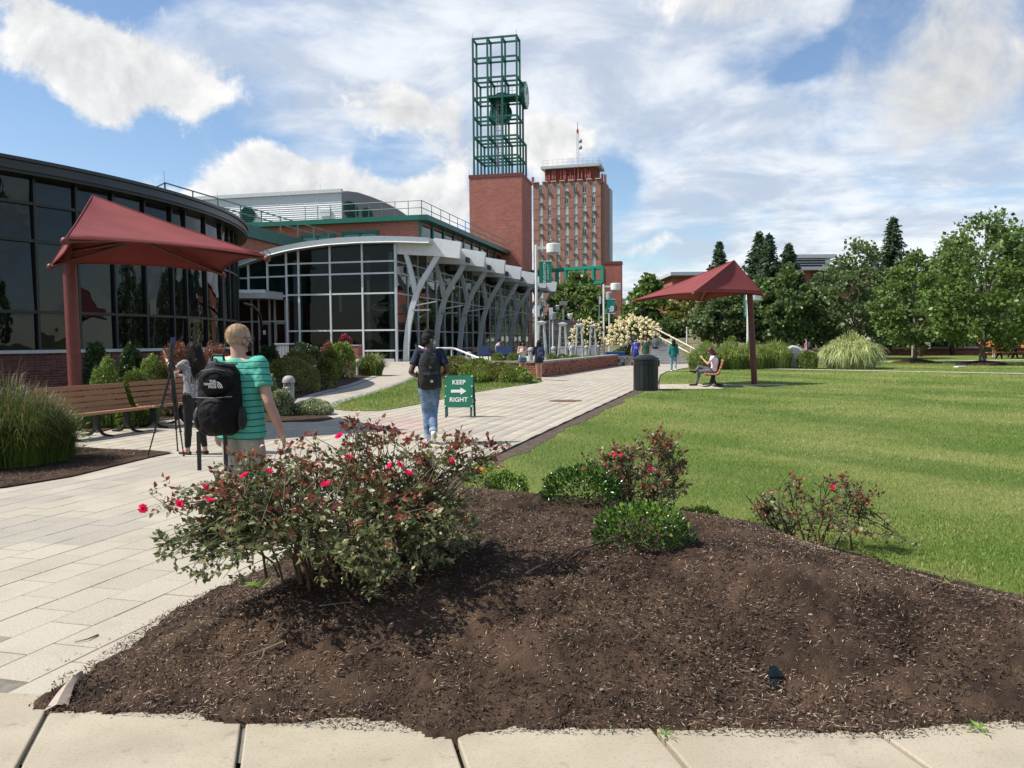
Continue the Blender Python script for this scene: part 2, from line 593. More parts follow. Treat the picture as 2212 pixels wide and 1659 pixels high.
L = dict(
 maple=leafmat('leaf_maple', (0.105, 0.165, 0.038), col2=(0.14, 0.21, 0.052)),
 maple_dark=leafmat('leaf_maple_dark', (0.080, 0.130, 0.036), col2=(0.11, 0.17, 0.048)),
 maple_grey=leafmat('leaf_maple_grey', (0.10, 0.145, 0.05), col2=(0.135, 0.185, 0.068)),
 maple_bright=leafmat('leaf_maple_bright', (0.095, 0.165, 0.032), col2=(0.13, 0.21, 0.045)),
 spruce=leafmat('leaf_spruce', (0.055, 0.095, 0.045), tr=0.25, col2=(0.078, 0.122, 0.06)),
 box=leafmat('leaf_box', (0.13, 0.18, 0.030), col2=(0.17, 0.235, 0.045)),
 box_light=leafmat('leaf_box_light', (0.155, 0.235, 0.040), col2=(0.20, 0.29, 0.055)),
 olive=leafmat('leaf_olive', (0.14, 0.155, 0.030), col2=(0.19, 0.20, 0.045)),
 yew=leafmat('leaf_yew', (0.035, 0.066, 0.020), tr=0.2, col2=(0.055, 0.095, 0.03)),
 barberry=leafmat('leaf_barberry', (0.17, 0.068, 0.040), col2=(0.25, 0.11, 0.06)),
 red_maple=leafmat('leaf_red_maple', (0.20, 0.022, 0.030), col2=(0.28, 0.04, 0.05)),
 variegated=leafmat('leaf_variegated', (0.17, 0.21, 0.09), isl=0.6, col2=(0.34, 0.38, 0.22)),
 grass=leafmat('blade_green', (0.085, 0.135, 0.022), col2=(0.13, 0.18, 0.035)),
 grass_pale=leafmat('blade_pale', (0.30, 0.36, 0.12), col2=(0.46, 0.50, 0.24), isl=0.45),
 grass_hedge=leafmat('blade_hedge', (0.16, 0.225, 0.045), col2=(0.22, 0.29, 0.07)),
 grass_left=leafmat('blade_left', (0.060, 0.095, 0.022), col2=(0.10, 0.14, 0.032)),
 seed=leafmat('seed_head', (0.22, 0.12, 0.085), col2=(0.28, 0.17, 0.11)),
 lily=leafmat('blade_lily', (0.10, 0.18, 0.04), col2=(0.15, 0.24, 0.06)),
 holly=leafmat('leaf_holly', (0.022, 0.060, 0.010), tr=0.12, rough=0.24, col2=(0.045, 0.11, 0.018)),
 holly_tip=leafmat('leaf_holly_tip', (0.15, 0.27, 0.03), rough=0.3, col2=(0.2, 0.33, 0.05)),
 rose=leafmat('leaf_rose', (0.100, 0.142, 0.045), tr=0.3, rough=0.42, isl=0.6, col2=(0.17, 0.185, 0.08)),
 rose_pale=leafmat('leaf_rose_pale', (0.24, 0.235, 0.12), tr=0.3, rough=0.5, isl=0.5, col2=(0.33, 0.29, 0.16)),
 rose_red=leafmat('leaf_rose_red', (0.17, 0.045, 0.032), tr=0.3, rough=0.38, isl=0.5, col2=(0.26, 0.08, 0.045)),
 stem=mat('stem', (0.085, 0.075, 0.035), 0.6, var=0.3, vscale=20),
 stem_brown=mat('stem_brown', (0.10, 0.062, 0.035), 0.7, var=0.3, vscale=20),
 petal=leafmat('petal_red', (0.78, 0.015, 0.075), tr=0.45, rough=0.5, isl=0.25, col2=(0.75, 0.03, 0.12), var=0.1),
 petal_yellow=leafmat('petal_yellow', (0.72, 0.48, 0.03), tr=0.3, isl=0.2, var=0.1),
 blossom=leafmat('blossom_cream', (0.86, 0.78, 0.50), tr=0.3, rough=0.7, isl=0.15, col2=(0.88, 0.82, 0.58), var=0.1, vscale=12),
 hydrangea=leafmat('leaf_hydrangea', (0.055, 0.10, 0.02), col2=(0.085, 0.14, 0.03)),
 weed=leafmat('leaf_weed', (0.16, 0.30, 0.05), col2=(0.22, 0.38, 0.08)),
)
RNG = np.random.default_rng(7)
# ================================================================== GROUND
def vnoise(x, y, seed=0):
 xi, yi = np.floor(x).astype(np.int64), np.floor(y).astype(np.int64)
 xf, yf = x - xi, y - yi
 xf, yf = xf * xf * (3 - 2 * xf), yf * yf * (3 - 2 * yf)
 def h(a, b):
  n = (a * 374761393 + b * 668265263 + seed * 974634777) & 0xffffffff
  n = ((n ^ (n >> 13)) * 1274126177) & 0xffffffff
  return ((n ^ (n >> 16)) & 0xffff) / 65535.0
 return (h(xi, yi) * (1 - xf) + h(xi + 1, yi) * xf) * (1 - yf) + (h(xi, yi + 1) * (1 - xf) + h(xi + 1, yi + 1) * xf) * yf
def fbm(x, y, oct=4, seed=0, gain=0.5):
 t, a, s = 0.0, 1.0, 0.0
 for i in range(oct):
  t = t + a * vnoise(x * 2 ** i, y * 2 ** i, seed + i * 17)
  s += a
  a *= gain
 return t / s
def in_poly(px, py, poly):
 px, py = np.asarray(px, float), np.asarray(py, float)
 ins = np.zeros(px.shape, bool)
 n = len(poly)
 for i in range(n):
  x0, y0 = poly[i][0], poly[i][1]
  x1, y1 = poly[(i + 1) % n][0], poly[(i + 1) % n][1]
  if y0 == y1:
   continue
  c = ((y0 > py) != (y1 > py)) & (px < (x1 - x0) * (py - y0) / (y1 - y0) + x0)
  ins ^= c
 return ins
def poly_dist(px, py, poly):
 px, py = np.asarray(px, float), np.asarray(py, float)
 d = np.full(px.shape, 1e9)
 n = len(poly)
 for i in range(n):
  ax, ay = poly[i][0], poly[i][1]
  bx, by = poly[(i + 1) % n][0], poly[(i + 1) % n][1]
  l2 = (bx - ax) ** 2 + (by - ay) ** 2 + 1e-12
  t = np.clip(((px - ax) * (bx - ax) + (py - ay) * (by - ay)) / l2, 0, 1)
  d = np.minimum(d, np.hypot(px - ax - t * (bx - ax), py - ay - t * (by - ay)))
 return d
def smooth_poly(pts, k=4):
 """closed Catmull-Rom through 2D points"""
 out = []
 n = len(pts)
 P = [np.array(p[:2], float) for p in pts]
 for i in range(n):
  a, b, c, d = P[i - 1], P[i], P[(i + 1) % n], P[(i + 2) % n]
  for j in range(k):
   t = j / k
   out.append(tuple(0.5 * ((2 * b) + (c - a) * t + (2 * a - 5 * b + 4 * c - d) * t * t + (3 * b - a - 3 * c + d) * t ** 3)))
 return out
def sheet(name, poly, z, m, thick=0.0):
 mb = MB()
 pts = [(p[0], p[1], z) for p in poly]
 if thick:
  mb.prism([(p[0], p[1], z - thick) for p in poly], (0, 0, thick))
 else:
  mb.add(pts, [tuple(range(len(pts)))])
 o = mb.build(name, m)
 bm = bmesh.new()
 bm.from_mesh(o.data)
 bmesh.ops.triangulate(bm, faces=[f for f in bm.faces if len(f.verts) > 4])
 bmesh.ops.recalc_face_normals(bm, faces=bm.faces)
 if not thick:
  for f in bm.faces:
   if f.normal.z < 0:
    f.normal_flip()
 bm.to_mesh(o.data)
 bm.free()
 o['kind'] = 'structure'
 return o
def gp(lst):
 return [tuple(G(*p)[:2]) for p in lst]
# base earth, to the horizon
m_earth = mat('earth', (0.075, 0.085, 0.03), 0.95, var=0.3, vscale=0.05)
mb = MB()
ring = [(3000 * math.cos(a), 3000 * math.sin(a), -0.06) for a in np.linspace(0, 2 * math.pi, 48, endpoint=False)]
mb.add(ring, [tuple(range(48))])
ground = mb.build('ground', m_earth)
ground['kind'] = 'structure'
TH = R(15.5)
PU = Vector((math.sin(TH), math.cos(TH), 0))      # along the walk
PV = Vector((math.cos(TH), -math.sin(TH), 0))     # across it
# ------------------------------------------------------------------ polygons on the ground (world metres)
EDGE_A = G(500, 1260)
EDGE_B = G(1370, 845)
eu = (EDGE_B - EDGE_A).normalized()
BED = [tuple(G(128, 1476)[:2]), tuple(G(180, 1450)[:2]), tuple((EDGE_A - eu * 0.6)[:2]), tuple(EDGE_A[:2]), tuple((EDGE_A + eu * 1.6)[:2]), tuple((EDGE_A + eu * 2.4)[:2]),
       (-.45, 8.4), (.15, 8.15), (.75, 7.6), (1.35, 7.2), (1.85, 7.0), (2.42, 6.55), (2.88, 5.65), (3.3, 5.0), (4.4, 4.35), (5.2, 3.8), (5.0, 3.2),
       tuple(G(2212, 1580)[:2]), tuple(G(1918, 1602)[:2]), tuple(G(1425, 1593)[:2]), tuple(G(980, 1592)[:2]), tuple(G(525, 1568)[:2]), tuple(G(300, 1552)[:2]), tuple(G(60, 1540)[:2])]
LAWN = gp([(1095, 980), (1235, 912), (1372, 846), (1424, 840), (1424, 822), (1428, 808), (1445, 803), (1500, 793), (1520, 797)]) + [(14.6, 42.0), (60, 41.0), (120, 40.0), (120, 74.5), (60, 74.5)]
LAWN = LAWN[:9] + [(16.0, 46.5), (26, 60), (34, 74.3), (110, 74.3), (110, 5), (20, 3.0), (5.5, 3.2), (1.0, 5.5), (-1.0, 7.2), (-1.22, 8.2)]
ISLAND = smooth_poly(gp([(713, 881), (730, 869), (800, 851), (880, 823), (912, 803), (935, 790), (1000, 786), (1100, 797), (1168, 820), (1148, 829), (1060, 842), (960, 862), (860, 882), (800, 888), (745, 887)]), 3)
BACKBED = gp([(826, 788), (815, 811), (760, 832), (690, 850), (655, 862), (648, 872), (662, 884), (722, 905), (690, 911), (530, 913), (460, 908), (380, 905), (280, 918), (210, 935), (125, 928), (60, 922)]) + [(-14, 14.5), (-18, 20), (-20, 45), (-16, 66), (-10.5, 66)]
LEFTBED = gp([(0, 1056), (100, 1040), (150, 1032), (243, 1009), (330, 988), (374, 979), (330, 975), (243, 972), (150, 966), (100, 962)]) + [(-9.5, 13.6), (-12, 11), (-9, 8.0)]
PATH = [(-9, 3.2), (-.9, 3.2), (-1.55, 4.7)] + [tuple(EDGE_A[:2]), tuple(EDGE_B[:2])] + gp([(1424, 842), (1428, 808), (1500, 793)]) + [(14, 58), (-12, 70), (-16, 66), (-20, 30), (-14, 12)]
TERRACE = [(1.15, 37.5), (6.4, 52.9), (7.1, 56.0), (1.0, 66.5), (-4.6, 66.0), (-6.2, 56), (-4.2, 39.0)]
# ------------------------------------------------------------------ the paved walk
def paver_mat(name, geo):
 m = bpy.data.materials.new(name)
 m.use_nodes = True
 t = m.node_tree
 g = NG(t)
 b = t.nodes['Principled BSDF']
 gn = g.n('ShaderNodeNewGeometry')
 pos = gn.outputs['Position']
 mp = g.n('ShaderNodeMapping')
 mp.vector_type = 'TEXTURE'
 mp.inputs['Rotation'].default_value = (0, 0, R(90) - TH)
 g.put(mp.inputs[0], pos)
 vec = mp.outputs[0]                              # x along the walk, y across
 c_lo, c_hi = (0.405, 0.358, 0.282), (0.455, 0.408, 0.328)
 if geo:
  rnd = g.n('ShaderNodeObjectInfo').outputs['Random']
  rnd2 = gn.outputs['Random Per Island']
  rnd = g.m('FRACT', g.m('ADD', rnd, rnd2))
 else:
  br = g.n('ShaderNodeTexBrick')
  g.put(br.inputs['Vector'], vec)
  br.inputs['Scale'].default_value = 1
  br.inputs['Brick Width'].default_value = 0.46
  br.inputs['Row Height'].default_value = 0.305
  br.inputs['Mortar Size'].default_value = 0.006
  br.inputs['Mortar'].default_value = (0.2, 0.18, 0.15, 1)
  br.inputs['Color1'].default_value = (*c_lo, 1)
  br.inputs['Color2'].default_value = (*c_hi, 1)
  rnd = None
 base = g.mix(rnd, c_lo, c_hi) if geo else br.outputs[0]
 # paler and greyer courses laid as loose bands across the walk
 sp = g.n('ShaderNodeSeparateXYZ')
 g.put(sp.inputs[0], vec)
 band_v = g.n('ShaderNodeCombineXYZ')
 rowi = g.m('FLOOR', g.m('DIVIDE', sp.outputs[1], 0.305))
 g.put(band_v.inputs[0], g.m('MULTIPLY', g.m('FLOOR', g.m('DIVIDE', sp.outputs[0], 0.92)), 0.55))
 g.put(band_v.inputs[1], g.m('MULTIPLY', rowi, 0.23))
 band = g.ss(g.noise(band_v.outputs[0], 1.0, 2, 0.5), 0.56, 0.60)
 base = g.mix(g.m('MULTIPLY', band, 0.7), base, (0.34, 0.312, 0.262))
 # a pinkish worn patch by the folding sign
 dx = g.v('SUBTRACT', pos, tuple(G(880, 917)))
 ln = g.n('ShaderNodeVectorMath', operation='LENGTH')
 g.put(ln.inputs[0], g.v('MULTIPLY', dx, (1, 0.55, 0)))
 pink = g.ss(g.m('ADD', ln.outputs['Value'], g.m('MULTIPLY', g.noise(pos, 1.3, 3), 0.9)), 0.9, 1.75, 0.6, 0.0)
 base = g.mix(pink, base, (0.46, 0.31, 0.27))
 fine = g.noise(pos, 75, 5, 0.75)
 base = g.mix(g.ss(fine, 0.54, 0.66, 0.0, 0.75), base, (0.64, 0.61, 0.54))
 base = g.mix(g.ss(fine, 0.46, 0.34, 0.0, 0.55), base, (0.21, 0.19, 0.15))
 stain = g.noise(pos, 0.9, 6, 0.65)
 base = g.mix(g.ss(stain, 0.45, 0.72, 0.0, 0.42), base, (0.26, 0.24, 0.20))
 g.put(b.inputs['Base Color'], base)
 b.inputs['Roughness'].default_value = 0.85
 b.inputs['Specular IOR Level'].default_value = 0.3
 bp = g.n('ShaderNodeBump')
 bp.inputs['Strength'].default_value = 0.35
 bp.inputs['Distance'].default_value = 0.004
 g.put(bp.inputs['Height'], fine)
 g.put(b.inputs['Normal'], bp.outputs[0])
 return m
m_paver = paver_mat('paver_concrete', True)
m_paver_far = paver_mat('paver_concrete_far', False)
m_joint = mat('joint_sand', (0.19, 0.172, 0.14), 0.95, var=0.3, vscale=9)
path = sheet('path', PATH, -0.012, m_joint)
far_line = 31.0
PW, PL, GAP = 0.305, 0.46, 0.006
prism_me = None
pavers = []
rows = range(-60, 40)
for r in rows:
 off = 0.5 * PL if r % 2 else 0.0
 off += 0.02 * ((r * 7) % 5 - 2)
 for c in range(-12, 84):
  a, b_ = c * PL + off, r * PW
  p = PU * (a + PL / 2) + PV * (b_ + PW / 2)
  pavers.append((p.x, p.y))
pv = np.array(pavers)
ok = in_poly(pv[:, 0], pv[:, 1], PATH) & (pv[:, 1] < far_line + 0.5) & (pv[:, 1] > 2.5)
# the rows at the very edge of the walk reach under the mulch
ok |= (poly_dist(pv[:, 0], pv[:, 1], PATH) < 0.3) & (pv[:, 1] < far_line + .5) & (pv[:, 1] > 2.5) & in_poly(pv[:, 0], pv[:, 1], BED)
for pl_, dd in ((BED, 0.5), (LEFTBED, 0.45), (BACKBED, 0.5), (ISLAND, 0.5)):
 ok &= ~(in_poly(pv[:, 0], pv[:, 1], pl_) & (poly_dist(pv[:, 0], pv[:, 1], pl_) > dd))
ok &= pv[:, 1] > np.array([3.70 - 0.028 * (x + 2.1) - 0.012 * (4 - (x - 0.3) ** 2) for x in pv[:, 0]]) + .08
ok &= (pv[:, 0] / pv[:, 1] > -1.5) & (pv[:, 0] / pv[:, 1] < 0.5)
pv = pv[ok]
inframe = (np.abs(pv[:, 0] / pv[:, 1]) < 0.68) & (pv[:, 1] > 3.3)
score = np.where(inframe, 0, 100) + np.hypot(pv[:, 0], pv[:, 1])
order = np.argsort(score)
bev = 0.0035
mb = MB()
hl, hw = PL / 2 - .0055, PW / 2 - .0022
vs = [(sx * hl, sy * hw, -0.05) for sx, sy in ((-1, -1), (1, -1), (1, 1), (-1, 1))]
vs += [(sx * hl, sy * hw, -bev) for sx, sy in ((-1, -1), (1, -1), (1, 1), (-1, 1))]
vs += [(sx * (hl - bev), sy * (hw - bev), 0) for sx, sy in ((-1, -1), (1, -1), (1, 1), (-1, 1))]
fs = [(8, 9, 10, 11)] + [(a, (a + 1) % 4, 4 + (a + 1) % 4, 4 + a) for a in range(4)] + [(4 + a, 4 + (a + 1) % 4, 8 + (a + 1) % 4, 8 + a) for a in range(4)]
paver_proto = MB().add(vs, fs).build('paver', m_paver, path)
paver_me = paver_proto.data
first = True
for i in order[:300]:
 if first:
  o, first = paver_proto, False
 else:
  o = link('paver', paver_me, path)
 o.location = (pv[i, 0], pv[i, 1], RNG.uniform(-0.0015, 0.0015))
 o.rotation_euler = (RNG.normal(0, 0.002), RNG.normal(0, 0.002), R(90) - TH)
rest = order[300:]
pvv = np.array(vs)
ca, sa = math.cos(R(90) - TH), math.sin(R(90) - TH)
rx = np.stack([pvv[:, 0] * ca - pvv[:, 1] * sa, pvv[:, 0] * sa + pvv[:, 1] * ca, pvv[:, 2]], 1)
V = (rx[None] + np.stack([pv[rest, 0], pv[rest, 1], RNG.uniform(-0.0015, 0.0015, len(rest))], 1)[:, None]).reshape(-1, 3)
F = (np.array(fs)[None] + (np.arange(len(rest)) * 12)[:, None, None]).reshape(-1, 4)
tag(link('pavers', np_mesh('pavers', V, F, m_paver), path), kind='stuff')
# beyond the reach of single pavers: one sheet whose material carries the joints
FARP = [(-20, far_line), (12, far_line), (14, 58), (-12, 70), (-16, 66)]
far_walk = sheet('far_paving', FARP, -0.001, m_paver_far)
far_walk.parent = path
if 'kind' in far_walk:
 del far_walk['kind']
# ------------------------------------------------------------------ sidewalk in the very front
m_slab = mat('sidewalk_concrete', (0.40, 0.348, 0.255), 0.88, var=0.06, vscale=2.3, bump=0.15, bscale=190, col2=(0.425, 0.372, 0.28), stain=((0.16, 0.12, 0.08), ((1.1, .5, .72, .16), (9, .57, .70, .45), (70, .54, .66, .40), (170, .52, .66, .40))))
m_gap = mat('slab_joint', (0.05, 0.04, 0.03), 0.95, var=0.4, vscale=20)
sw_top = lambda x: 3.70 - 0.028 * (x + 2.1) - 0.020 * (4 - (x - 0.3) ** 2) * 0.6
SW = [(x, sw_top(x) + 0.12) for x in np.linspace(-8, 8, 40)] + [(8, 1.4), (-8, 1.4)]
sidewalk = sheet('sidewalk', SW, -0.03, m_gap)
joints = []
for px, qx in (((100, 1545), (40, 1659)), ((525, 1568), (513, 1659)), ((980, 1590), (1003, 1659)), ((1425, 1593), (1480, 1659)), ((1918, 1602), (1998, 1659))):
 joints.append((G(*px), G(*qx)))
j0 = joints[0]
step = (joints[1][0] - j0[0])
ext = [(j0[0] - step * k, j0[1] - step * k * 1.02) for k in (4, 3, 2, 1)] + joints
st2 = joints[-1][0] - joints[-2][0]
ext += [(joints[-1][0] + st2 * k, joints[-1][1] + st2 * k * 1.02) for k in (1, 2, 3)]
for (a0, a1), (b0, b1) in zip(ext[:-1], ext[1:]):
 def cut(p, q, y):
  t = (y - p.y) / (q.y - p.y)
  return p + (q - p) * t
 g_ = 0.011
 A0, B0 = cut(a0, a1, sw_top(a0.x) + 0.1), cut(b0, b1, sw_top(b0.x) + 0.1)
 A1, B1 = cut(a0, a1, 2.1), cut(b0, b1, 2.1)
 poly = [(A0.x + g_, A0.y), (A1.x + g_, A1.y), (B1.x - g_, B1.y), (B0.x - g_, B0.y)]
 s = MB().prism([(x, y, -0.1) for x, y in poly], (0, 0, 0.1)).build('slab', m_slab, sidewalk)
 bv = s.modifiers.new('bevel', 'BEVEL')
 bv.width = 0.008
 bv.segments = 2
 dz = RNG.uniform(0.005, 0.010)
 s.location.z = dz
# ------------------------------------------------------------------ lawns
def lawn_mat(name):
 m = bpy.data.materials.new(name)
 m.use_nodes = True
 t = m.node_tree
 g = NG(t)
 b = t.nodes['Principled BSDF']
 pos = g.n('ShaderNodeNewGeometry').outputs['Position']
 big = g.noise(pos, 0.28, 5, 0.6, 0.4)
 mp = g.n('ShaderNodeMapping')
 mp.vector_type = 'TEXTURE'
 mp.inputs['Rotation'].default_value = (0, 0, R(-64))
 mp.inputs['Scale'].default_value = (10.0, 2.3, 1)
 g.put(mp.inputs[0], pos)
 strip = g.noise(mp.outputs[0], 1.0, 3, 0.5, 0.3)
 fine = g.noise(pos, 22, 4, 0.7)
 base = g.mix(g.ss(big, 0.34, 0.66), (0.135, 0.19, 0.032), (0.225, 0.25, 0.068))
 base = g.mix(g.ss(strip, 0.44, 0.62, 0, .6), base, (0.075, 0.14, 0.02))
 dry = g.noise(pos, 0.55, 5, 0.7)
 base = g.mix(g.ss(dry, 0.56, 0.74, 0, 0.75), base, (0.29, 0.27, 0.11))
 base = g.mix(g.ss(fine, 0.45, 0.75, 0, 0.5), base, (0.035, 0.06, 0.012))
 g.put(b.inputs['Base Color'], base)
 b.inputs['Roughness'].default_value = 0.8
 b.inputs['Specular IOR Level'].default_value = 0.15
 bp = g.n('ShaderNodeBump')
 bp.inputs['Strength'].default_value = 0.9
 bp.inputs['Distance'].default_value = 0.05
 g.put(bp.inputs['Height'], fine)
 g.put(b.inputs['Normal'], bp.outputs[0])
 return m
m_lawn = lawn_mat('lawn_soil')
lawn = sheet('lawn', LAWN, 0.012, m_lawn)
island = sheet('island_lawn', ISLAND, 0.012, m_lawn)
# bare worn earth and the black edging lip where the lawn meets the walk
m_edge = mat('edging_black', (0.02, 0.018, 0.016), 0.7, var=0.3)
edge_pts = [EDGE_A + eu * t for t in np.linspace(2.1, (EDGE_B - EDGE_A).length, 60)]
earth_r, lip = [], []
a_, b_ = [], []
for k, p in enumerate(edge_pts):
 w = 0.10 + 0.42 * fbm(np.array([k * 0.35]), np.array([0.3]), 3, 5)[0]
 q = p + PV * w
 a_.append((p.x, p.y, 0.017))
 b_.append((q.x, q.y, 0.017))
o = MB().strip(b_, a_).build('worn_earth', m_dirt if 'm_dirt' in globals() else M['dirt'])
o['kind'] = 'structure'
mb = MB()
pts_l = [p - PV * 0.01 + Vector((0, 0, 0.02 + 0.006 * math.sin(i * 1.7))) for i, p in enumerate(edge_pts)]
mb.tube(pts_l, 0.021, 6)
edge_extra = [G(*q) for q in ((1424, 842), (1423, 826), (1426, 812), (1440, 804), (1470, 798), (1500, 793))]
o = mb.build('lawn_edging', m_edge, smooth=True)
tag(o, 'black plastic edging strip between the paved walk and the big lawn', 'edging')
o = MB().tube([p + Vector((0, 0, .02)) for p in edge_extra], 0.02, 6).build('lawn_edging', m_edge, smooth=True)
tag(o, 'black edging strip curving round the lawn corner behind the black bin', 'edging')
def grass_mesh(name, pts, h0, h1, w, m, lean=0.5, two=False, z0=0.01, tone=None):
 n = len(pts)
 h = RNG.uniform(h0, h1, n)
 an = RNG.uniform(0, 2 * np.pi, n)
 ln = RNG.uniform(0.1, lean, n) * h
 la = RNG.uniform(0, 2 * np.pi, n)
 ww = w * RNG.uniform(0.7, 1.3, n)
 bx, by = pts[:, 0], pts[:, 1]
 z0 = np.full(n, z0)
 sx, sy = np.cos(an) * ww / 2, np.sin(an) * ww / 2
 tx, ty = bx + np.cos(la) * ln, by + np.sin(la) * ln
 mx, my = bx + np.cos(la) * ln * 0.35, by + np.sin(la) * ln * 0.35
 if two:
  V = np.stack([np.stack([bx - sx, by - sy, z0], 1), np.stack([bx + sx, by + sy, z0], 1),
                      np.stack([mx + sx * .8, my + sy * .8, z0 + h * .6], 1), np.stack([mx - sx * .8, my - sy * .8, z0 + h * .6], 1),
                      np.stack([tx, ty, z0 + h], 1)], 1).reshape(-1, 3)
  b = (np.arange(n) * 5)[:, None]
  F = np.concatenate([b + [[0, 1, 2]], b + [[0, 2, 3]], b + [[3, 2, 4]]])
 else:
  V = np.stack([np.stack([bx - sx, by - sy, z0], 1), np.stack([bx + sx, by + sy, z0], 1), np.stack([tx, ty, z0 + h], 1)], 1).reshape(-1, 3)
  F = (np.arange(n) * 3)[:, None] + [[0, 1, 2]]
 return np_mesh(name, V, F, m)
def blade_mat(name):
 m = bpy.data.materials.new(name)
 m.use_nodes = True
 t = m.node_tree
 g = NG(t)
 b = t.nodes['Principled BSDF']
 gn = g.n('ShaderNodeNewGeometry')
 pos = gn.outputs['Position']
 rnd = gn.outputs['Random Per Island']
 big = g.noise(pos, 0.28, 5, 0.6, 0.4)
 mp = g.n('ShaderNodeMapping')
 mp.vector_type = 'TEXTURE'
 mp.inputs['Rotation'].default_value = (0, 0, R(-64))
 mp.inputs['Scale'].default_value = (10.0, 2.3, 1)
 g.put(mp.inputs[0], pos)
 strip = g.noise(mp.outputs[0], 1.0, 3, 0.5, 0.3)
 c = g.mix(g.ss(big, 0.34, 0.66), (0.165, 0.265, 0.047), (0.285, 0.35, 0.105))
 c = g.mix(g.ss(strip, 0.44, 0.62, 0, .6), c, (0.105, 0.205, 0.028))
 dry = g.noise(pos, 0.55, 5, 0.7)
 c = g.mix(g.ss(g.m('ADD', dry, g.m('MULTIPLY', rnd, 0.16)), 0.56, 0.78, 0, 0.85), c, (0.40, 0.37, 0.16))
 hs = g.n('ShaderNodeHueSaturation')
 g.put(hs.inputs['Color'], c)
 g.put(hs.inputs['Value'], g.m('ADD', g.m('MULTIPLY', rnd, 0.7), 0.65))
 g.put(b.inputs['Base Color'], hs.outputs[0])
 b.inputs['Roughness'].default_value = 0.5
 b.inputs['Specular IOR Level'].default_value = 0.3
 tr = g.n('ShaderNodeBsdfTranslucent')
 g.put(tr.inputs[0], hs.outputs[0])
 mx = g.n('ShaderNodeMixShader')
 mx.inputs[0].default_value = 0.3
 t.links.new(b.outputs[0], mx.inputs[1])
 t.links.new(tr.outputs[0], mx.inputs[2])
 t.links.new(mx.outputs[0], t.nodes['Material Output'].inputs[0])
 return m
m_blade = blade_mat('grass_blade')
def scatter(poly, y0, y1, dens, keep=None, xr=(-0.8, 0.8), seed=1):
 """random points of a density per square metre inside poly, between two distances and roughly inside the view"""
 r = np.random.default_rng(seed)
 xs = [p[0] for p in poly]
 x0, x1 = max(min(xs), y1 * xr[0] - 1), min(max(xs), y1 * xr[1] + 1)
 n = int((x1 - x0) * (y1 - y0) * dens)
 p = np.stack([r.uniform(x0, x1, n), r.uniform(y0, y1, n)], 1)
 q = in_poly(p[:, 0], p[:, 1], poly) & (p[:, 0] > p[:, 1] * xr[0] - 1.2) & (p[:, 0] < p[:, 1] * xr[1] + 1.2)
 p = p[q]
 if keep is not None:
  p = p[keep(p)]
 return p
def not_bed(p):
 d = poly_dist(p[:, 0], p[:, 1], BED)
 i = in_poly(p[:, 0], p[:, 1], BED)
 nz = 0.22 * fbm(p[:, 0] * 2.2, p[:, 1] * 2.2, 3, 9)
 return ((~i) & (d > nz * 0.7)) | (i & (d < 0.05))
def worn(p):
 e = (p[:, 0] - EDGE_A.x) * PV.x + (p[:, 1] - EDGE_A.y) * PV.y
 return e > 0.14 + 0.35 * RNG.random(len(p))
blades = []
for y0, y1, dens, h0, h1, w, two, sd in ((4.0, 7.5, 3600, 0.014, 0.038, 0.0048, True, 11), (7.5, 11, 1900, 0.016, 0.04, 0.006, False, 12), (11, 17, 640, 0.02, 0.042, 0.009, False, 13),
                                         (17, 30, 170, 0.025, 0.055, 0.016, False, 14), (30, 60, 34, 0.025, 0.055, 0.035, False, 15)):
 p = scatter(LAWN, y0, y1, dens, lambda q: not_bed(q) & worn(q), xr=(-0.2, 0.74), seed=sd)
 n_ = fbm(p[:, 0] * 1.6, p[:, 1] * 1.6, 3, 3)
 p = p[RNG.random(len(p)) < 0.45 + 0.9 * n_]
 o = link('lawn_grass', grass_mesh('lawn_grass', p, h0, h1, w, m_blade, lean=0.9, two=two))
 tag(o, 'short mown grass of the big lawn', 'grass', kind='stuff')
 blades.append(o)
p = scatter(ISLAND, 15, 45, 230, seed=21)
o = link('island_grass', grass_mesh('island_grass', p, 0.05, 0.11, 0.016, m_blade, lean=0.9))
tag(o, 'mown grass on the small lawn island between the two paths', 'grass', kind='stuff')
# ------------------------------------------------------------------ thin concrete walks far across the lawn
for nm, a, b, w in (('far_walk', (1650, 797.5), (2400, 812), 0.9), ('far_walk', (1880, 783), (2400, 775.5), 1.9)):
 A, B = G(*a), G(*b)
 d = (B - A).normalized()
 n = Vector((-d.y, d.x, 0)) * w / 2
 sheet(nm, [tuple((A - n)[:2]), tuple((B - n)[:2]), tuple((B + n)[:2]), tuple((A + n)[:2])], 0.03, M['concrete'])
# kerb stones along the curved side path
m_kerb = mat('kerb_grey', (0.30, 0.295, 0.28), 0.85, var=0.12, vscale=5)
for pts in ([(648, 872), (655, 862), (690, 850), (760, 832), (815, 811), (826, 790)], [(724, 872), (760, 861), (800, 850), (880, 822), (910, 804)], [(713, 881), (717, 876), (724, 872)]):
 P3 = [G(*q) for q in pts]
 dense = []
 for i in range(len(P3) - 1):
  for t in np.linspace(0, 1, 8, endpoint=False):
   dense.append(P3[i].lerp(P3[i + 1], t))
 dense.append(P3[-1])
 a_, b_ = [], []
 for i, q in enumerate(dense):
  d = (dense[min(i + 1, len(dense) - 1)] - dense[max(0, i - 1)]).normalized()
  n = Vector((d.y, -d.x, 0)) * 0.16
  a_.append((q.x - n.x, q.y - n.y, 0.020))
  b_.append((q.x + n.x, q.y + n.y, 0.020))
 o = MB().strip(b_, a_).build('kerb', m_kerb)
 o['kind'] = 'structure'
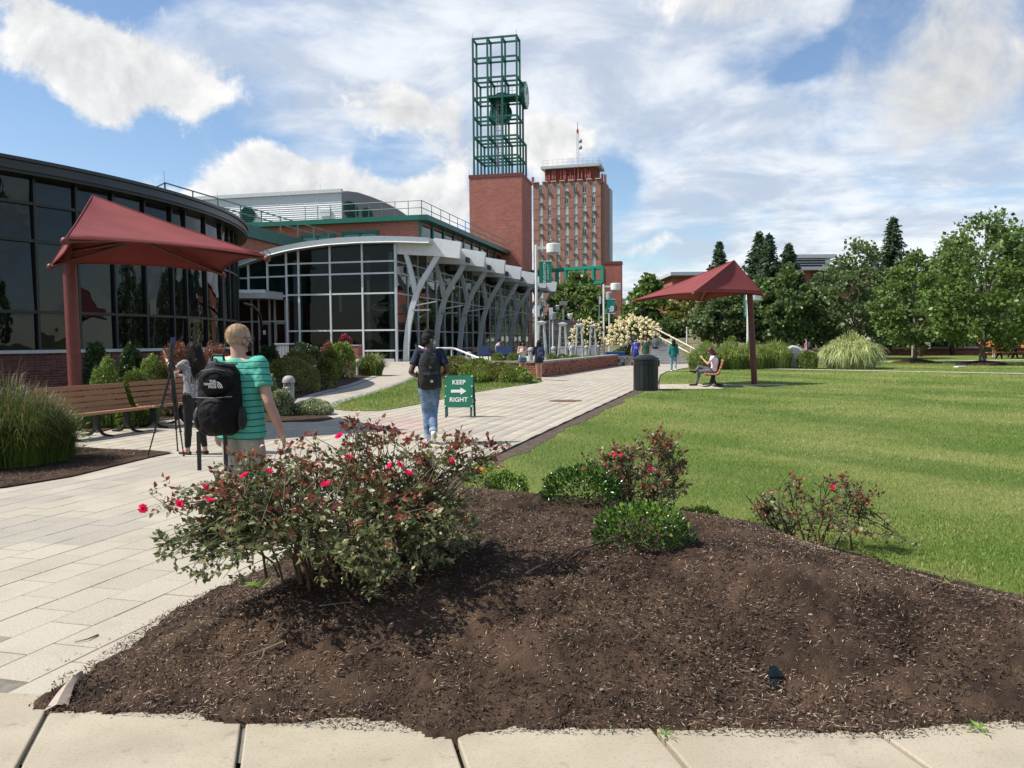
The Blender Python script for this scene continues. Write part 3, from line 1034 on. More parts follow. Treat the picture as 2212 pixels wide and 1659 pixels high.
# ------------------------------------------------------------------ bench pad under the right canopy
pad_poly = [G(1418, 843), G(1562, 842), G(1571, 835.5), G(1690, 834.5), G(1692, 831.5), G(1570, 831), G(1420, 830)]
pad = sheet('bench_pad', [tuple(p[:2]) for p in pad_poly], 0.022, m_joint)
px0, px1 = G(1420, 842.5), G(1565, 841.5)
dirx = (px1 - px0).normalized()
ny = Vector((-dirx.y, dirx.x, 0))
m_pad = mat('pad_paver', (0.47, 0.42, 0.33), 0.85, var=0.08, obj_rand=0.1)
pp = MB().box((0, 0, 0), (0.52, 0.93, 0.05)).build('paver', m_pad, pad)
nn = int((px1 - px0).length / 0.535)
for i in range(nn):
 for j in range(3):
  o = pp if i == j == 0 else link('paver', pp.data, pad)
  q = px0 + dirx * (0.27 + i * 0.535) + ny * (0.48 + j * 0.945)
  o.location = (q.x, q.y, 0.008)
  o.rotation_euler = (0, 0, math.atan2(dirx.y, dirx.x))
o = MB().box((0, 0, 0), (2.2, 0.5, 0.05)).build('footing', M['concrete'], pad)
q = G(1630, 833)
o.location = (q.x, q.y, 0.005)
# ------------------------------------------------------------------ planting beds
m_mulch = mat('mulch_soil', (0.047, 0.0285, 0.018), 0.95, var=0.4, vscale=3, bump=1.0, bscale=70, col2=(0.064, 0.040, 0.026), spec=0.2)
m_mulch2 = mat('mulch_brown', (0.06, 0.036, 0.022), 0.95, var=0.35, vscale=5, bump=1.0, bscale=45, spec=0.2)
back_bed = sheet('back_bed', BACKBED, 0.016, m_mulch2)
left_bed = sheet('left_bed', LEFTBED, 0.018, m_mulch)
def mound(x, y):
 x, y = np.asarray(x, float), np.asarray(y, float)
 d = np.where(in_poly(x, y, BED), poly_dist(x, y, BED), 0.0)
 t = np.clip(d / 1.45, 0, 1)
 h = 0.40 * t * t * (3 - 2 * t)
 h = h * (0.92 + 0.22 * fbm(x * 0.8 + 3, y * 0.8, 2, 4))
 h = h * np.where(x > 1.6, np.clip(1 - (x - 1.6) * 0.22, 0.5, 1), 1)
 return h + 0.02
def mz(x, y):
 return float(mound(np.array([x]), np.array([y]))[0])
def bed_mesh():
 st = 0.017
 xs = np.arange(-2.7, 5.4, st)
 ys = np.arange(3.1, 9.3, st)
 X, Y = np.meshgrid(xs, ys)
 ragged = 0.05 * (fbm(X * 5, Y * 5, 3, 31) - 0.5) * 2 + 0.03 * (vnoise(X * 17, Y * 17, 8) - .5)
 ragged = ragged + np.where(Y < 4.6, .20 * (fbm(X * 2.4 + 1.7, Y * 2.4, 3, 12) - .56), 0)
 d = poly_dist(X, Y, BED)
 ins = in_poly(X, Y, BED)
 sd = np.where(ins, d, -d) + ragged
 Z = mound(X, Y)
 Z = Z + np.clip(sd / 0.12, 0, 1) * (0.026 * (fbm(X * 9, Y * 9, 4, 2) - 0.45) + 0.026 * (vnoise(X * 34, Y * 34, 5) - 0.4) + 0.014 * (vnoise(X * 55, Y * 55, 15) - .5) + 0.035 * (fbm(X * 2.3, Y * 2.3, 2, 6) - 0.5))
 Z = np.where(sd < 0.03, -0.02, Z)
 keep = sd > -0.03
 idx = -np.ones(X.shape, int)
 idx[keep] = np.arange(keep.sum())
 q = keep[:-1, :-1] & keep[1:, :-1] & keep[:-1, 1:] & keep[1:, 1:]
 F = np.stack([idx[:-1, :-1][q], idx[:-1, 1:][q], idx[1:, 1:][q], idx[1:, :-1][q]], 1)
 V = np.stack([X[keep], Y[keep], Z[keep]], 1)
 o = link('mulch_bed', np_mesh('mulch_bed', V, F, m_mulch, smooth=True))
 o['kind'] = 'structure'
 return o
mulch_bed = bed_mesh()
def chips(name, pts, zf, L0, L1, W0, W1, m, tilt=0.35, label=None):
 """splinters of bark: thin four-sided slivers lying at all angles"""
 n = len(pts)
 l = RNG.uniform(L0, L1, n) / 2
 w = RNG.uniform(W0, W1, n) / 2
 a = RNG.uniform(0, 2 * np.pi, n)
 t = RNG.normal(0, tilt, n)
 d = np.stack([np.cos(a) * np.cos(t), np.sin(a) * np.cos(t), np.sin(t)], 1)
 s = np.stack([-np.sin(a), np.cos(a), np.zeros(n)], 1)
 u = np.cross(d, s)
 c = np.stack([pts[:, 0], pts[:, 1], zf + np.abs(np.sin(t)) * l * 0.6 + 0.003], 1)
 V = np.stack([c - d * l[:, None] + s * (w * 0.5)[:, None], c - s * w[:, None] * 1.0, c + d * l[:, None], c + s * w[:, None] + d * (l * 0.2)[:, None], c - u * (w * 0.9)[:, None]], 1).reshape(-1, 3)
 b = (np.arange(n) * 5)[:, None]
 F = np.concatenate([b + [[0, 3, 1]], b + [[1, 3, 2]], b + [[0, 1, 4]], b + [[2, 3, 4]]])
 o = link(name, np_mesh(name, V, F, m))
 tag(o, label, 'mulch', kind='stuff')
 return o
m_chip_d = mat('chip_dark', (0.058, 0.036, 0.023), 0.9, var=0.3, island=0.5)
m_chip_m = mat('chip_brown', (0.15, 0.092, 0.058), 0.9, var=0.3, island=0.5)
m_chip_l = mat('chip_pale', (0.48, 0.37, 0.26), 0.85, var=0.2, island=0.4)
def bed_points(n, seed, bias=None):
 r = np.random.default_rng(seed)
 p = np.stack([r.uniform(-2.6, 5.2, n), r.uniform(3.3, 8.6, n)], 1)
 p = p[in_poly(p[:, 0], p[:, 1], BED) & (p[:, 0] < p[:, 1] * 1.3)]
 near = 1.0 / (1 + np.exp((p[:, 1] - 6.2) * 1.6))
 p = p[r.random(len(p)) < 0.25 + 0.75 * near]
 if bias is not None:
  p = p[r.random(len(p)) < bias(p)]
 return p
p = bed_points(135000, 41)
chips('mulch_chips', p, mound(p[:, 0], p[:, 1]) + 0.004, 0.008, 0.038, 0.003, 0.010, m_chip_d, 0.5, 'dark damp shredded mulch covering the mound')
patch = lambda p: np.clip((fbm(p[:, 0] * 0.9 + 8, p[:, 1] * 0.9, 3, 77) - 0.34) * 3.2, 0.06, 1)
p = bed_points(95000, 42, patch)
chips('mulch_chips', p, mound(p[:, 0], p[:, 1]) + 0.010, 0.008, 0.042, 0.0018, 0.006, m_chip_m, 0.35, 'dry brown splinters in the mulch of the mound')
p = bed_points(42000, 43, patch)
chips('mulch_chips', p, mound(p[:, 0], p[:, 1]) + 0.015, 0.010, 0.042, 0.0016, 0.0045, m_chip_l, 0.2, 'pale dry wood splinters scattered over the mound')
# crumbs of soil spilled on the sidewalk and the pavers
r_ = np.random.default_rng(5)
cx = np.concatenate([r_.normal(-1.45, 0.35, 700), r_.uniform(-2.4, 3, 450), r_.normal(-0.9, .12, 250)])
cy = np.array([sw_top(x) for x in cx]) + 0.03 - np.abs(r_.normal(0, 0.055, len(cx)))
p = np.stack([cx, cy], 1)
chips('soil_crumbs', p, np.full(len(p), 0.002), 0.004, 0.022, 0.003, 0.012, m_chip_d, 0.2, 'dark soil crumbs spilled from the mound over the sidewalk edge')
t_ = r_.uniform(-1.8, 3.5, 120)
p = np.array([[EDGE_A.x + eu.x * t - PV.x * abs(o) , EDGE_A.y + eu.y * t - PV.y * abs(o)] for t, o in zip(t_, r_.normal(0, 0.02, 120))])
chips('soil_crumbs', p, np.full(len(p), 0.002), 0.004, 0.02, 0.002, 0.008, m_chip_d, 0.2, 'soil crumbs spilled along the edge of the pavers')
# chips on the far small beds
r_ = np.random.default_rng(6)
p = np.stack([r_.uniform(-9, -5.5, 9000), r_.uniform(8.2, 13.5, 9000)], 1)
p = p[in_poly(p[:, 0], p[:, 1], LEFTBED)]
chips('mulch_chips', p, np.full(len(p), 0.018), 0.02, 0.07, 0.004, 0.014, m_chip_m, 0.3, 'brown mulch under the tall grass by the benches')
# pebbles on the mound
m_peb = mat('pebble', (0.26, 0.20, 0.14), 0.8, var=0.2, obj_rand=0.35)
peb = MB().ell((0, 0, 0), (0.016, 0.011, 0.008), 8, 5).build('pebble', m_peb, smooth=True)
tag(peb, 'small rounded pebble lying in the mulch of the mound', 'pebble', 'pebbles scattered over the mulch mound')
PEB = [(1163, 1411), (1320, 1297), (1347, 1262), (1385, 1250), (1420, 1287), (1310, 1345), (1522, 1330), (1533, 1362), (1600, 1230), (1452, 1452), (1380, 1556), (1560, 1560), (1700, 1320), (1750, 1420), (1935, 1443), (2060, 1582), (1240, 1490), (1300, 1500), (1550, 1460), (1625, 1472), (830, 1310), (905, 1475)]
for i, q in enumerate(PEB):
 o = peb if i == 0 else peb.copy()
 if i:
  COL.objects.link(o)
 g0 = G(*q)
 for _ in range(6):
  g0 = G(q[0], q[1], mz(g0.x, g0.y))
 s = RNG.uniform(0.45, 0.9)
 o.location = (g0.x, g0.y, mz(g0.x, g0.y) + 0.015)
 o.scale = (s, s, s)
 o.rotation_euler = (0, 0, RNG.uniform(0, 6))
def on_mound(px, py, dz=0.0):
 g0 = G(px, py)
 for _ in range(14):
  g0 = G(px, py, mz(g0.x, g0.y) * 0.6 + g0.z * 0.4)
 return Vector((g0.x, g0.y, mz(g0.x, g0.y) + dz))
# the little buried spotlight in the mulch
q = on_mound(1673, 1466)
s = thing('garden_spotlight', 'small dark glass spotlight half sunk in the mulch mound', 'spotlight', q)
m_dglass = mat('dark_glass', (0.006, 0.010, 0.009), 0.12, var=0.3, spec=0.6)
bmx = MB().lathe([(0.040, -0.03), (0.042, 0.012), (0.034, 0.022), (0.015, 0.026)], 10, M=Matrix.Rotation(R(28), 3, 'X'))
bmx.build('housing', m_dglass, s)
mb = MB()
for i in range(5):
 a = -0.9 + i * 0.45
 mb.beam((math.sin(a) * 0.034, -0.03, 0.018), (math.sin(a) * 0.016, 0.03, 0.044), 0.010, 0.012)
mb.build('louvre', m_dglass, s)
o = MB().lathe([(0.07, -0.02), (0.068, -0.005), (0.058, -0.004), (0.056, -0.02)], 14).build('collar', M['black_plastic'], s)
# a torn pale strip of landscape edging at the left tip of the bed
mb = MB()
e0, e1 = G(178, 1455, 0.05), G(122, 1530, 0.02)
side = Vector((0.8, 0.6, 0))
n = 10
aa, bb, cc_ = [], [], []
for i in range(n + 1):
 t = i / n
 c = e0.lerp(e1, t) + Vector((0, 0, 0.03 * math.sin(t * 3.1)))
 w = 0.006 + 0.042 * t ** 1.3
 aa.append(c - side * w)
 cc_.append(c + Vector((0, 0, 0.016)))
 bb.append(c + side * w)
mb.strip(aa, cc_)
mb.strip(cc_, bb)
o = mb.build('edging_strip', mat('edging_pale', (0.40, 0.32, 0.26), 0.6, var=0.15, vscale=14, stretch=(1, 1, 4)))
tag(o, 'pale torn strip of edging at the left tip of the mulch mound', 'edging')
# twigs and fallen sticks
def stick(label, pts, r, extra=(), m=None):
 t = thing('twig', label, 'twig', on_mound(*pts[0]))
 P = [on_mound(*q, 0.028) - t.location for q in pts]
 MB().tube(P, [r * (1 - 0.6 * i / (len(P) - 1)) for i in range(len(P))], 5).build('stem', m or M_twig, t, smooth=True)
 for e in extra:
  P = [on_mound(*q, 0.028) - t.location for q in e]
  MB().tube(P, [r * 0.7 * (1 - 0.6 * i / (len(P) - 1)) for i in range(len(P))], 5).build('side_shoot', m or M_twig, t, smooth=True)
 return t
M_twig = mat('twig', (0.24, 0.17, 0.11), 0.8, var=0.3, vscale=30)
stick('forked pale twig lying on the dark mulch below the big rose bush', [(612, 1398), (590, 1408), (566, 1417), (526, 1428)], 0.005, [[(572, 1415), (568, 1430), (552, 1452), (526, 1465)]])
stick('curved brown root lying on the mulch beside the low holly bush', [(1305, 1180), (1270, 1192), (1235, 1200), (1200, 1222)], 0.010, [[(1262, 1194), (1240, 1212), (1225, 1226)], [(1238, 1199), (1228, 1212), (1215, 1228)]], mat('root', (0.10, 0.06, 0.04), 0.85, var=0.3, vscale=20))
stick('thin dry twig on the mulch in front of the big rose bush', [(690, 1320), (720, 1316), (760, 1312)], 0.004, [[(720, 1316), (735, 1330)]])
stick('short dead stick on the mulch between the rose bush and the holly', [(1135, 1250), (1160, 1236), (1178, 1228)], 0.007)
o = MB().tube([G(160, 1387, 0.008), G(190, 1380, 0.012), G(212, 1371, 0.008)], [0.002, 0.004, 0.006], 5).build('twig', M_twig, smooth=True)
tag(o, 'small dry twig lying on the pale pavers', 'twig')
# ================================================================== CURVED DARK GLASS BUILDING (left)
CCX, CCY, CR = -27.1, 29.5, 16.5
def cpt(ang, r, z):
 return Vector((CCX + r * math.cos(R(ang)), CCY + r * math.sin(R(ang)), z))
def arc(a0, a1, r, z, n):
 return [cpt(a0 + (a1 - a0) * i / n, r, z) for i in range(n + 1)]
def ring_block(a0, a1, r0, r1, z0, z1, n):
 """solid ring sector"""
 mb = MB()
 A, B = arc(a0, a1, r1, z0, n), arc(a0, a1, r1, z1, n)
 C, D = arc(a0, a1, r0, z0, n), arc(a0, a1, r0, z1, n)
 mb.strip(A, B)
 mb.strip(B, D)
 mb.strip(D, C)
 mb.strip(C, A)
 mb.add([A[0], B[0], D[0], C[0]], [(0, 1, 2, 3)])
 mb.add([A[-1], B[-1], D[-1], C[-1]], [(3, 2, 1, 0)])
 return mb
cb = thing('curved_glass_building', 'low curved building with dark reflecting glass walls and a black curved roof edge', 'building', (0, 0, 0))
g_dark = glass_mat('glass_dark', (0.10, 0.11, 0.12), 0.2, wave=0.012, mirror=0.7)
cuts = [-52, -47.8, -43.6, -39.6, -35.6, -31.6, -27.6, -23.4, -19.1, -14.7, -10.1, -7.3, -2.3, 3.3, 7.0, 10.5, 14.5, 19, 24, 30, 36]
rowz = [1.50, 2.51, 4.36, 5.32, 5.98]
for a0, a1 in zip(cuts[:-1], cuts[1:]):
 for z0, z1 in zip(rowz[:-1], rowz[1:]):
  n = 3
  mb = MB()
  tilt = RNG.normal(0, 0.010)
  mb.strip(arc(a0, a1, CR + tilt, z0, n), arc(a0, a1, CR - tilt, z1, n))
  mb.build('pane', g_dark, cb, smooth=True)
for a in cuts:
 c = cpt(a, CR + 0.015, (1.5 + 5.98) / 2)
 MB().box(c, (0.14, 0.075, 4.48), R(a)).build('mullion', M['bronze'], cb)
for z in rowz[1:-1]:
 ring_block(-52, 36, CR - 0.05, CR + 0.075, z - 0.04, z + 0.04, 60).build('transom', M['bronze'], cb)
ring_block(-56, 40, CR - 0.4, CR + 0.02, 1.42, 1.498, 60).build('back_sill', M['bronze'], cb)
ring_block(-56, 40, CR - 0.25, CR + 0.16, 1.43, 1.515, 60).build('sill', mat('sill_stone', (0.55, 0.56, 0.55), 0.7, var=0.08), cb)
# brick plinth: single bricks where they can be told apart, joined ones elsewhere
m_mort = mat('mortar', (0.30, 0.26, 0.23), 0.95, var=0.15, vscale=20)
ring_block(-56, 40, CR - 0.3, CR + 0.04, -0.05, 1.43, 60).build('plinth_backing', m_mort, cb)
m_brick_p = mat('brick_plum', (0.155, 0.060, 0.050), 0.85, var=0.2, vscale=9, obj_rand=0.28, bump=0.4, bscale=50)
m_brick_pi = mat('brick_plum_joined', (0.155, 0.060, 0.050), 0.85, var=0.2, vscale=9, island=0.28, bump=0.4, bscale=50)
BW, BH, BG = 0.30, 0.071, 0.011
dang = math.degrees(BW / (CR + 0.04))
bp0 = MB().box((0, 0, 0), (0.05, BW - BG, BH - BG)).build('brick', m_brick_p, cb)
nsing = 0
VV, FF = [], []
box_v = np.array([(sx, sy, sz) for sz in (-1, 1) for sx, sy in ((-1, -1), (1, -1), (1, 1), (-1, 1))], float) * np.array([0.025, (BW - BG) / 2, (BH - BG) / 2])
box_f = np.array([(0, 3, 2, 1), (4, 5, 6, 7), (0, 1, 5, 4), (1, 2, 6, 5), (2, 3, 7, 6), (3, 0, 4, 7)])
for row in range(20):
 z = 1.43 - BH * (row + 0.5)
 if z < 0.0:
  break
 k = 0
 a = -50 + (row % 2) * dang / 2
 while a < 20:
  p = cpt(a, CR + 0.045 + RNG.uniform(-.003, .003), z)
  if row < 6 and -34 < a < -15.0:
   o = bp0 if nsing == 0 else link('brick', bp0.data, cb)
   o.location = p
   o.rotation_euler = (0, 0, R(a))
   nsing += 1
  else:
   ca, sa = math.cos(R(a)), math.sin(R(a))
   q = np.stack([box_v[:, 0] * ca - box_v[:, 1] * sa, box_v[:, 0] * sa + box_v[:, 1] * ca, box_v[:, 2]], 1) + np.array(p)
   FF.append(box_f + 8 * len(VV))
   VV.append(q)
  a += dang
tag(link('bricks', np_mesh('bricks', np.concatenate(VV), np.concatenate(FF), m_brick_pi), cb), kind='stuff')
# soffit, stepped fascia, roof
ring_block(-60, 44, CR - 1.0, CR + 0.45, 5.98, 6.06, 72).build('soffit', M['bronze'], cb)
m_fas = mat('fascia_black', (0.020, 0.020, 0.022), 0.35, var=0.25, vscale=0.8, spec=0.5)
ring_block(-60, 44, CR + 0.30, CR + 0.50, 6.06, 6.17, 72).build('fascia', m_fas, cb)
ring_block(-60, 44, CR + 0.28, CR + 0.46, 6.18, 6.28, 72).build('fascia', m_fas, cb)
ring_block(-60, 44, CR + 0.20, CR + 0.52, 6.29, 6.38, 72).build('fascia', m_fas, cb)
mb = MB()
top = arc(-60, 44, CR + 0.3, 6.36, 72)
mb.add([(CCX, CCY, 6.5)] + top, [(0, i + 1, i + 2) for i in range(72)])
mb.build('roof', m_fas, cb)
# dark room behind the glass so that it is not empty
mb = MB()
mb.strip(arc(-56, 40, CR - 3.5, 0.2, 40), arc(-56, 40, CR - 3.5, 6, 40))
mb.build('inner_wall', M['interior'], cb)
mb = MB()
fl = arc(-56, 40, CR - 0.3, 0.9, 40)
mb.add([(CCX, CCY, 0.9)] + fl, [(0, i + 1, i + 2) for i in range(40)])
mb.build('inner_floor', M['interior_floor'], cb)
# bent black railing by the far end of the curve
mb = MB()
mb.tube([cpt(2, CR + .9, 3.1), cpt(6, CR + .95, 3.05), cpt(10, CR + 1.0, 2.8), cpt(13, CR + 1.0, 2.3)], 0.05, 8)
mb.build('drain_pipe', M['dark_metal'], cb, smooth=True)
# ================================================================== GLASS PAVILION
PA = R(12.4)
U = Vector((math.sin(PA), math.cos(PA), 0))
Vv = Vector((math.cos(PA), -math.sin(PA), 0))
C0 = Vector((-9.55, 69.0, 0))
def pav(u, v, z):
 return C0 + U * u + Vv * v + Vector((0, 0, z))
gpv = thing('glass_pavilion', 'long glass pavilion with arched pale roof and a row of white Y shaped columns', 'building')
g_south = glass_mat('glass_clear', (0.42, 0.47, 0.47), 0.85, wave=0.004, mirror=0.4)
g_east = glass_mat('glass_east', (0.30, 0.36, 0.34), 0.6, wave=0.006, mirror=1.1)
LO = [(-16.5, 7.2), (-14.8, 7.9), (-13.4, 8.35), (-11.59, 8.87), (-9.81, 9.24), (-8.63, 9.43), (-5.85, 9.70), (-2.9, 9.78), (0.0, 9.76), (1.4, 9.68), (2.9, 9.58)]
UPP = [(-16.5, 7.85), (-14.8, 8.5), (-13.4, 8.92), (-10.49, 9.68), (-7.7, 10.08), (-4.71, 10.31), (-1.33, 10.34), (1.42, 10.19), (3.2, 10.02)]
def lerp_prof(P, v):
 for (a, za), (b, zb) in zip(P[:-1], P[1:]):
  if v <= b:
   return za + (zb - za) * (v - a) / (b - a)
 return P[-1][1]
mull = [-16.0, -13.4, -11.6, -9.83, -8.7, -5.82, -2.93, -0.12]
zrow = [0.12, 0.92, 2.63, 5.70, 7.36, 8.34]
wm = M['white_metal']
# south face panes
for a, b in zip(mull[:-1], mull[1:]):
 zs = list(zrow)
 top = min(lerp_prof(LO, a), lerp_prof(LO, b))
 if b < -9.0:
  zs = [0.12, 0.92, 2.63, 5.6, 7.28] if b > -13 else [0.12, 2.63, 5.6, 7.24]
  if b > -11 and b < -9:
   zs = [0.12, 0.92, 2.63, 5.63, 7.3, 8.28]
 zs = [z for z in zs if z < top - 0.15]
 edges = zs + [None]
 for i in range(len(zs)):
  z0, z1 = zs[i], edges[i + 1]
  if a < -9.9 and b < -9.7 and z0 < 5.5:
   continue                                        # the entrance recess is built below
  if z1 is None:
   n = 4
   lo = [pav(0, a + (b - a) * t / n, z0) for t in range(n + 1)]
   hi = [pav(0, a + (b - a) * t / n, lerp_prof(LO, a + (b - a) * t / n)) for t in range(n + 1)]
   MB().strip(lo, hi).build('pane', g_south, gpv)
  else:
   MB().add([pav(0, a, z0), pav(0, b, z0), pav(0, b, z1), pav(0, a, z1)], [(0, 1, 2, 3)]).build('pane', g_south, gpv)
  if i > 0:
   MB().beam(pav(-0.03, a, z0), pav(-0.03, b, z0), 0.16, 0.13).build('transom', wm, gpv)
 MB().beam(pav(-0.05, a, 0.02 if a > -9.9 else 5.6), pav(-0.05, a, lerp_prof(LO, a)), 0.14, 0.18, up=U).build('mullion', wm, gpv)
MB().beam(pav(-0.03, mull[3], 0.12), pav(-0.03, -0.2, 0.12), 0.3, 0.24).build('base_rail', M['silver_metal'], gpv)
MB().beam(pav(0.0, 0, 0.0), pav(0.0, 0, 9.76), 0.2, 0.2, up=U).build('corner_post', M['silver_metal'], gpv)
# entrance with canopy and doors, set back
ent = MB().beam(pav(-1.6, -15.0, 5.72), pav(-1.6, -10.15, 5.62), 3.0, 0.62).build('entrance_canopy', M['silver_metal'], gpv)
MB().beam(pav(-3.12, -15.0, 5.95), pav(-3.12, -10.15, 5.87), 0.06, 0.28).build('canopy_edge', wm, gpv)
DV = [-15.4, -13.4, -12.72, -11.70, -11.2, -10.2, -9.9]
for i, (a, b) in enumerate(zip(DV[:-1], DV[1:])):
 for z0, z1 in ((0.05, 3.45), (3.55, 5.3)):
  MB().add([pav(0.4, a + .06, z0), pav(0.4, b - .06, z0), pav(0.4, b - .06, z1), pav(0.4, a + .06, z1)], [(0, 1, 2, 3)]).build('pane', g_south, gpv)
 MB().beam(pav(0.36, b, 0), pav(0.36, b, 5.4), 0.14, 0.14, up=U).build('mullion', M['silver_metal'], gpv)
MB().beam(pav(0.36, -15.4, 3.5), pav(0.36, -9.9, 3.5), 0.13, 0.13).build('transom', M['silver_metal'], gpv)
for a in (-12.72, -11.14):
 d = MB()
 w = 1.0
 d.beam(pav(0.26, a + .06, 0.08), pav(0.26, a + .06, 3.42), 0.17, 0.09, up=U)
 d.beam(pav(0.26, a + w, 0.08), pav(0.26, a + w, 3.42), 0.17, 0.09, up=U)
 d.beam(pav(0.26, a + .06, 3.34), pav(0.26, a + w, 3.34), 0.08, 0.18)
 d.beam(pav(0.26, a + .06, 0.25), pav(0.26, a + w, 0.25), 0.08, 0.4)
 door = d.build('door', M['grey_metal'], gpv)
 MB().beam(pav(0.18, a + .16, 1.4), pav(0.18, a + .16, 1.9), 0.05, 0.05, up=U).build('handle', M['dark_metal'], door)
 if a == -12.72:
  MB().beam(pav(0.33, a + .35, 2.55), pav(0.33, a + .62, 2.55), 0.012, 0.36).build('notice', M['paper'], door)
MB().beam(pav(0.9, -9.3, 0), pav(0.9, -9.3, 8.7), 0.55, 0.55, up=U).build('column', M['silver_metal'], gpv)
MB().lathe([(0.28, 0), (0.28, 9.2)], 14, c=pav(1.3, -0.85, 0)).build('column', M['silver_metal'], gpv, smooth=True)
# east wall
BAY = 8.05
NB = 7
erow = [0.12, 0.90, 2.58, 5.65, 7.34, 8.3, 9.6]
for k in range(NB):
 for j in range(3):
  u0, u1 = 0.12 + (k + j / 3) * BAY, 0.12 + (k + (j + 1) / 3) * BAY
  for z0, z1 in zip(erow[:-1], erow[1:]):
   MB().add([pav(u0, 0, z0), pav(u1, 0, z0), pav(u1, 0, z1), pav(u0, 0, z1)], [(0, 1, 2, 3)]).build('pane', g_east, gpv)
  MB().beam(pav(u1, 0.04, 0.0), pav(u1, 0.04, 9.7), 0.12, 0.15, up=U).build('mullion', M['silver_metal'], gpv)
for z in erow:
 MB().beam(pav(0.1, 0.05, z), pav(NB * BAY, 0.05, z), 0.12, 0.11).build('transom', M['silver_metal'], gpv)
MB().beam(pav(0.1, 0.1, 0.06), pav(NB * BAY, 0.1, 0.06), 0.25, 0.2).build('base_rail', M['silver_metal'], gpv)
# inside: floor, rear wall, ceiling, lamps, inner columns
LEN = NB * BAY
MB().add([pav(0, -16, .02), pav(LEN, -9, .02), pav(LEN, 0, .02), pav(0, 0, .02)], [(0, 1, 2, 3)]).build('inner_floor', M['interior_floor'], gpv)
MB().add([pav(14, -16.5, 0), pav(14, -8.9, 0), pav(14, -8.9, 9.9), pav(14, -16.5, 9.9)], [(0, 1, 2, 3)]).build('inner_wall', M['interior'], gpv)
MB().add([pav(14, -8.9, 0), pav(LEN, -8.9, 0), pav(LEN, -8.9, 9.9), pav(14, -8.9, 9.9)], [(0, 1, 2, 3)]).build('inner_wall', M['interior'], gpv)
for k in range(NB):
 MB().lathe([(0.22, 0), (0.22, 9.4)], 12, c=pav(0.3 + k * BAY + 4, -4.2, 0)).build('column', M['grey_metal'], gpv, smooth=True)
m_pend = mat('pendant_cream', (0.75, 0.68, 0.50), 0.6, var=0.03)
for v_, z0, z1 in ((-3.35, 4.3, 7.0), (-5.95, 4.3, 5.9), (-0.9, 4.4, 6.0)):
 p = MB().lathe([(0.11, z0), (0.11, z1)], 10, c=pav(2.2, v_, 0)).build('pendant_lamp', m_pend, gpv, smooth=True)
 MB().tube([pav(2.2, v_, z1), pav(2.2, v_, 9.6)], 0.02, 5).build('cord', M['dark_metal'], p)
pts = [pav(2.5 + 0.4 * math.sin(t), -1.9 + 1.25 * math.cos(t), 4.7 + 0.42 * math.sin(t) * .8) for t in np.linspace(0, 6.283, 25)]
MB().tube(pts, 0.045, 6).build('ring_lamp', m_pend, gpv, smooth=True)
pts = [pav(31 + 0.9 * math.cos(t), -1.5, 4.2 + 0.9 * math.sin(t)) for t in np.linspace(0, 6.283, 25)]
MB().tube(pts, 0.06, 6).build('ring_lamp', m_pend, gpv, smooth=True)
# roof shell
m_roof = mat('roof_metal', (0.46, 0.48, 0.49), 0.38, metal=0.25, var=0.06)
def roof_shell(u0, u1, vmin, name):
 vs = [v for v in np.linspace(vmin, 3.2, 26)]
 prof_u = [(v, lerp_prof(UPP, v)) for v in vs]
 prof_l = [(v, min(lerp_prof(LO, min(v, 2.9)), lerp_prof(UPP, v) - .3)) for v in vs]
 poly = [pav(u0, v, z) for v, z in prof_u] + [pav(u0, v, z) for v, z in reversed(prof_l)]
 return MB().prism(poly, U * (u1 - u0)).build(name, m_roof, gpv)
roof_shell(-0.9, 13.9, -16.5, 'roof')
roof_shell(13.9, LEN + 1.0, -8.9, 'roof')
vs = np.linspace(-16.5, 3.2, 30)
MB().tube([pav(-0.93, v, lerp_prof(LO, min(v, 2.9)) + .04) for v in vs], 0.055, 6).build('roof_edge_trim', wm, gpv)
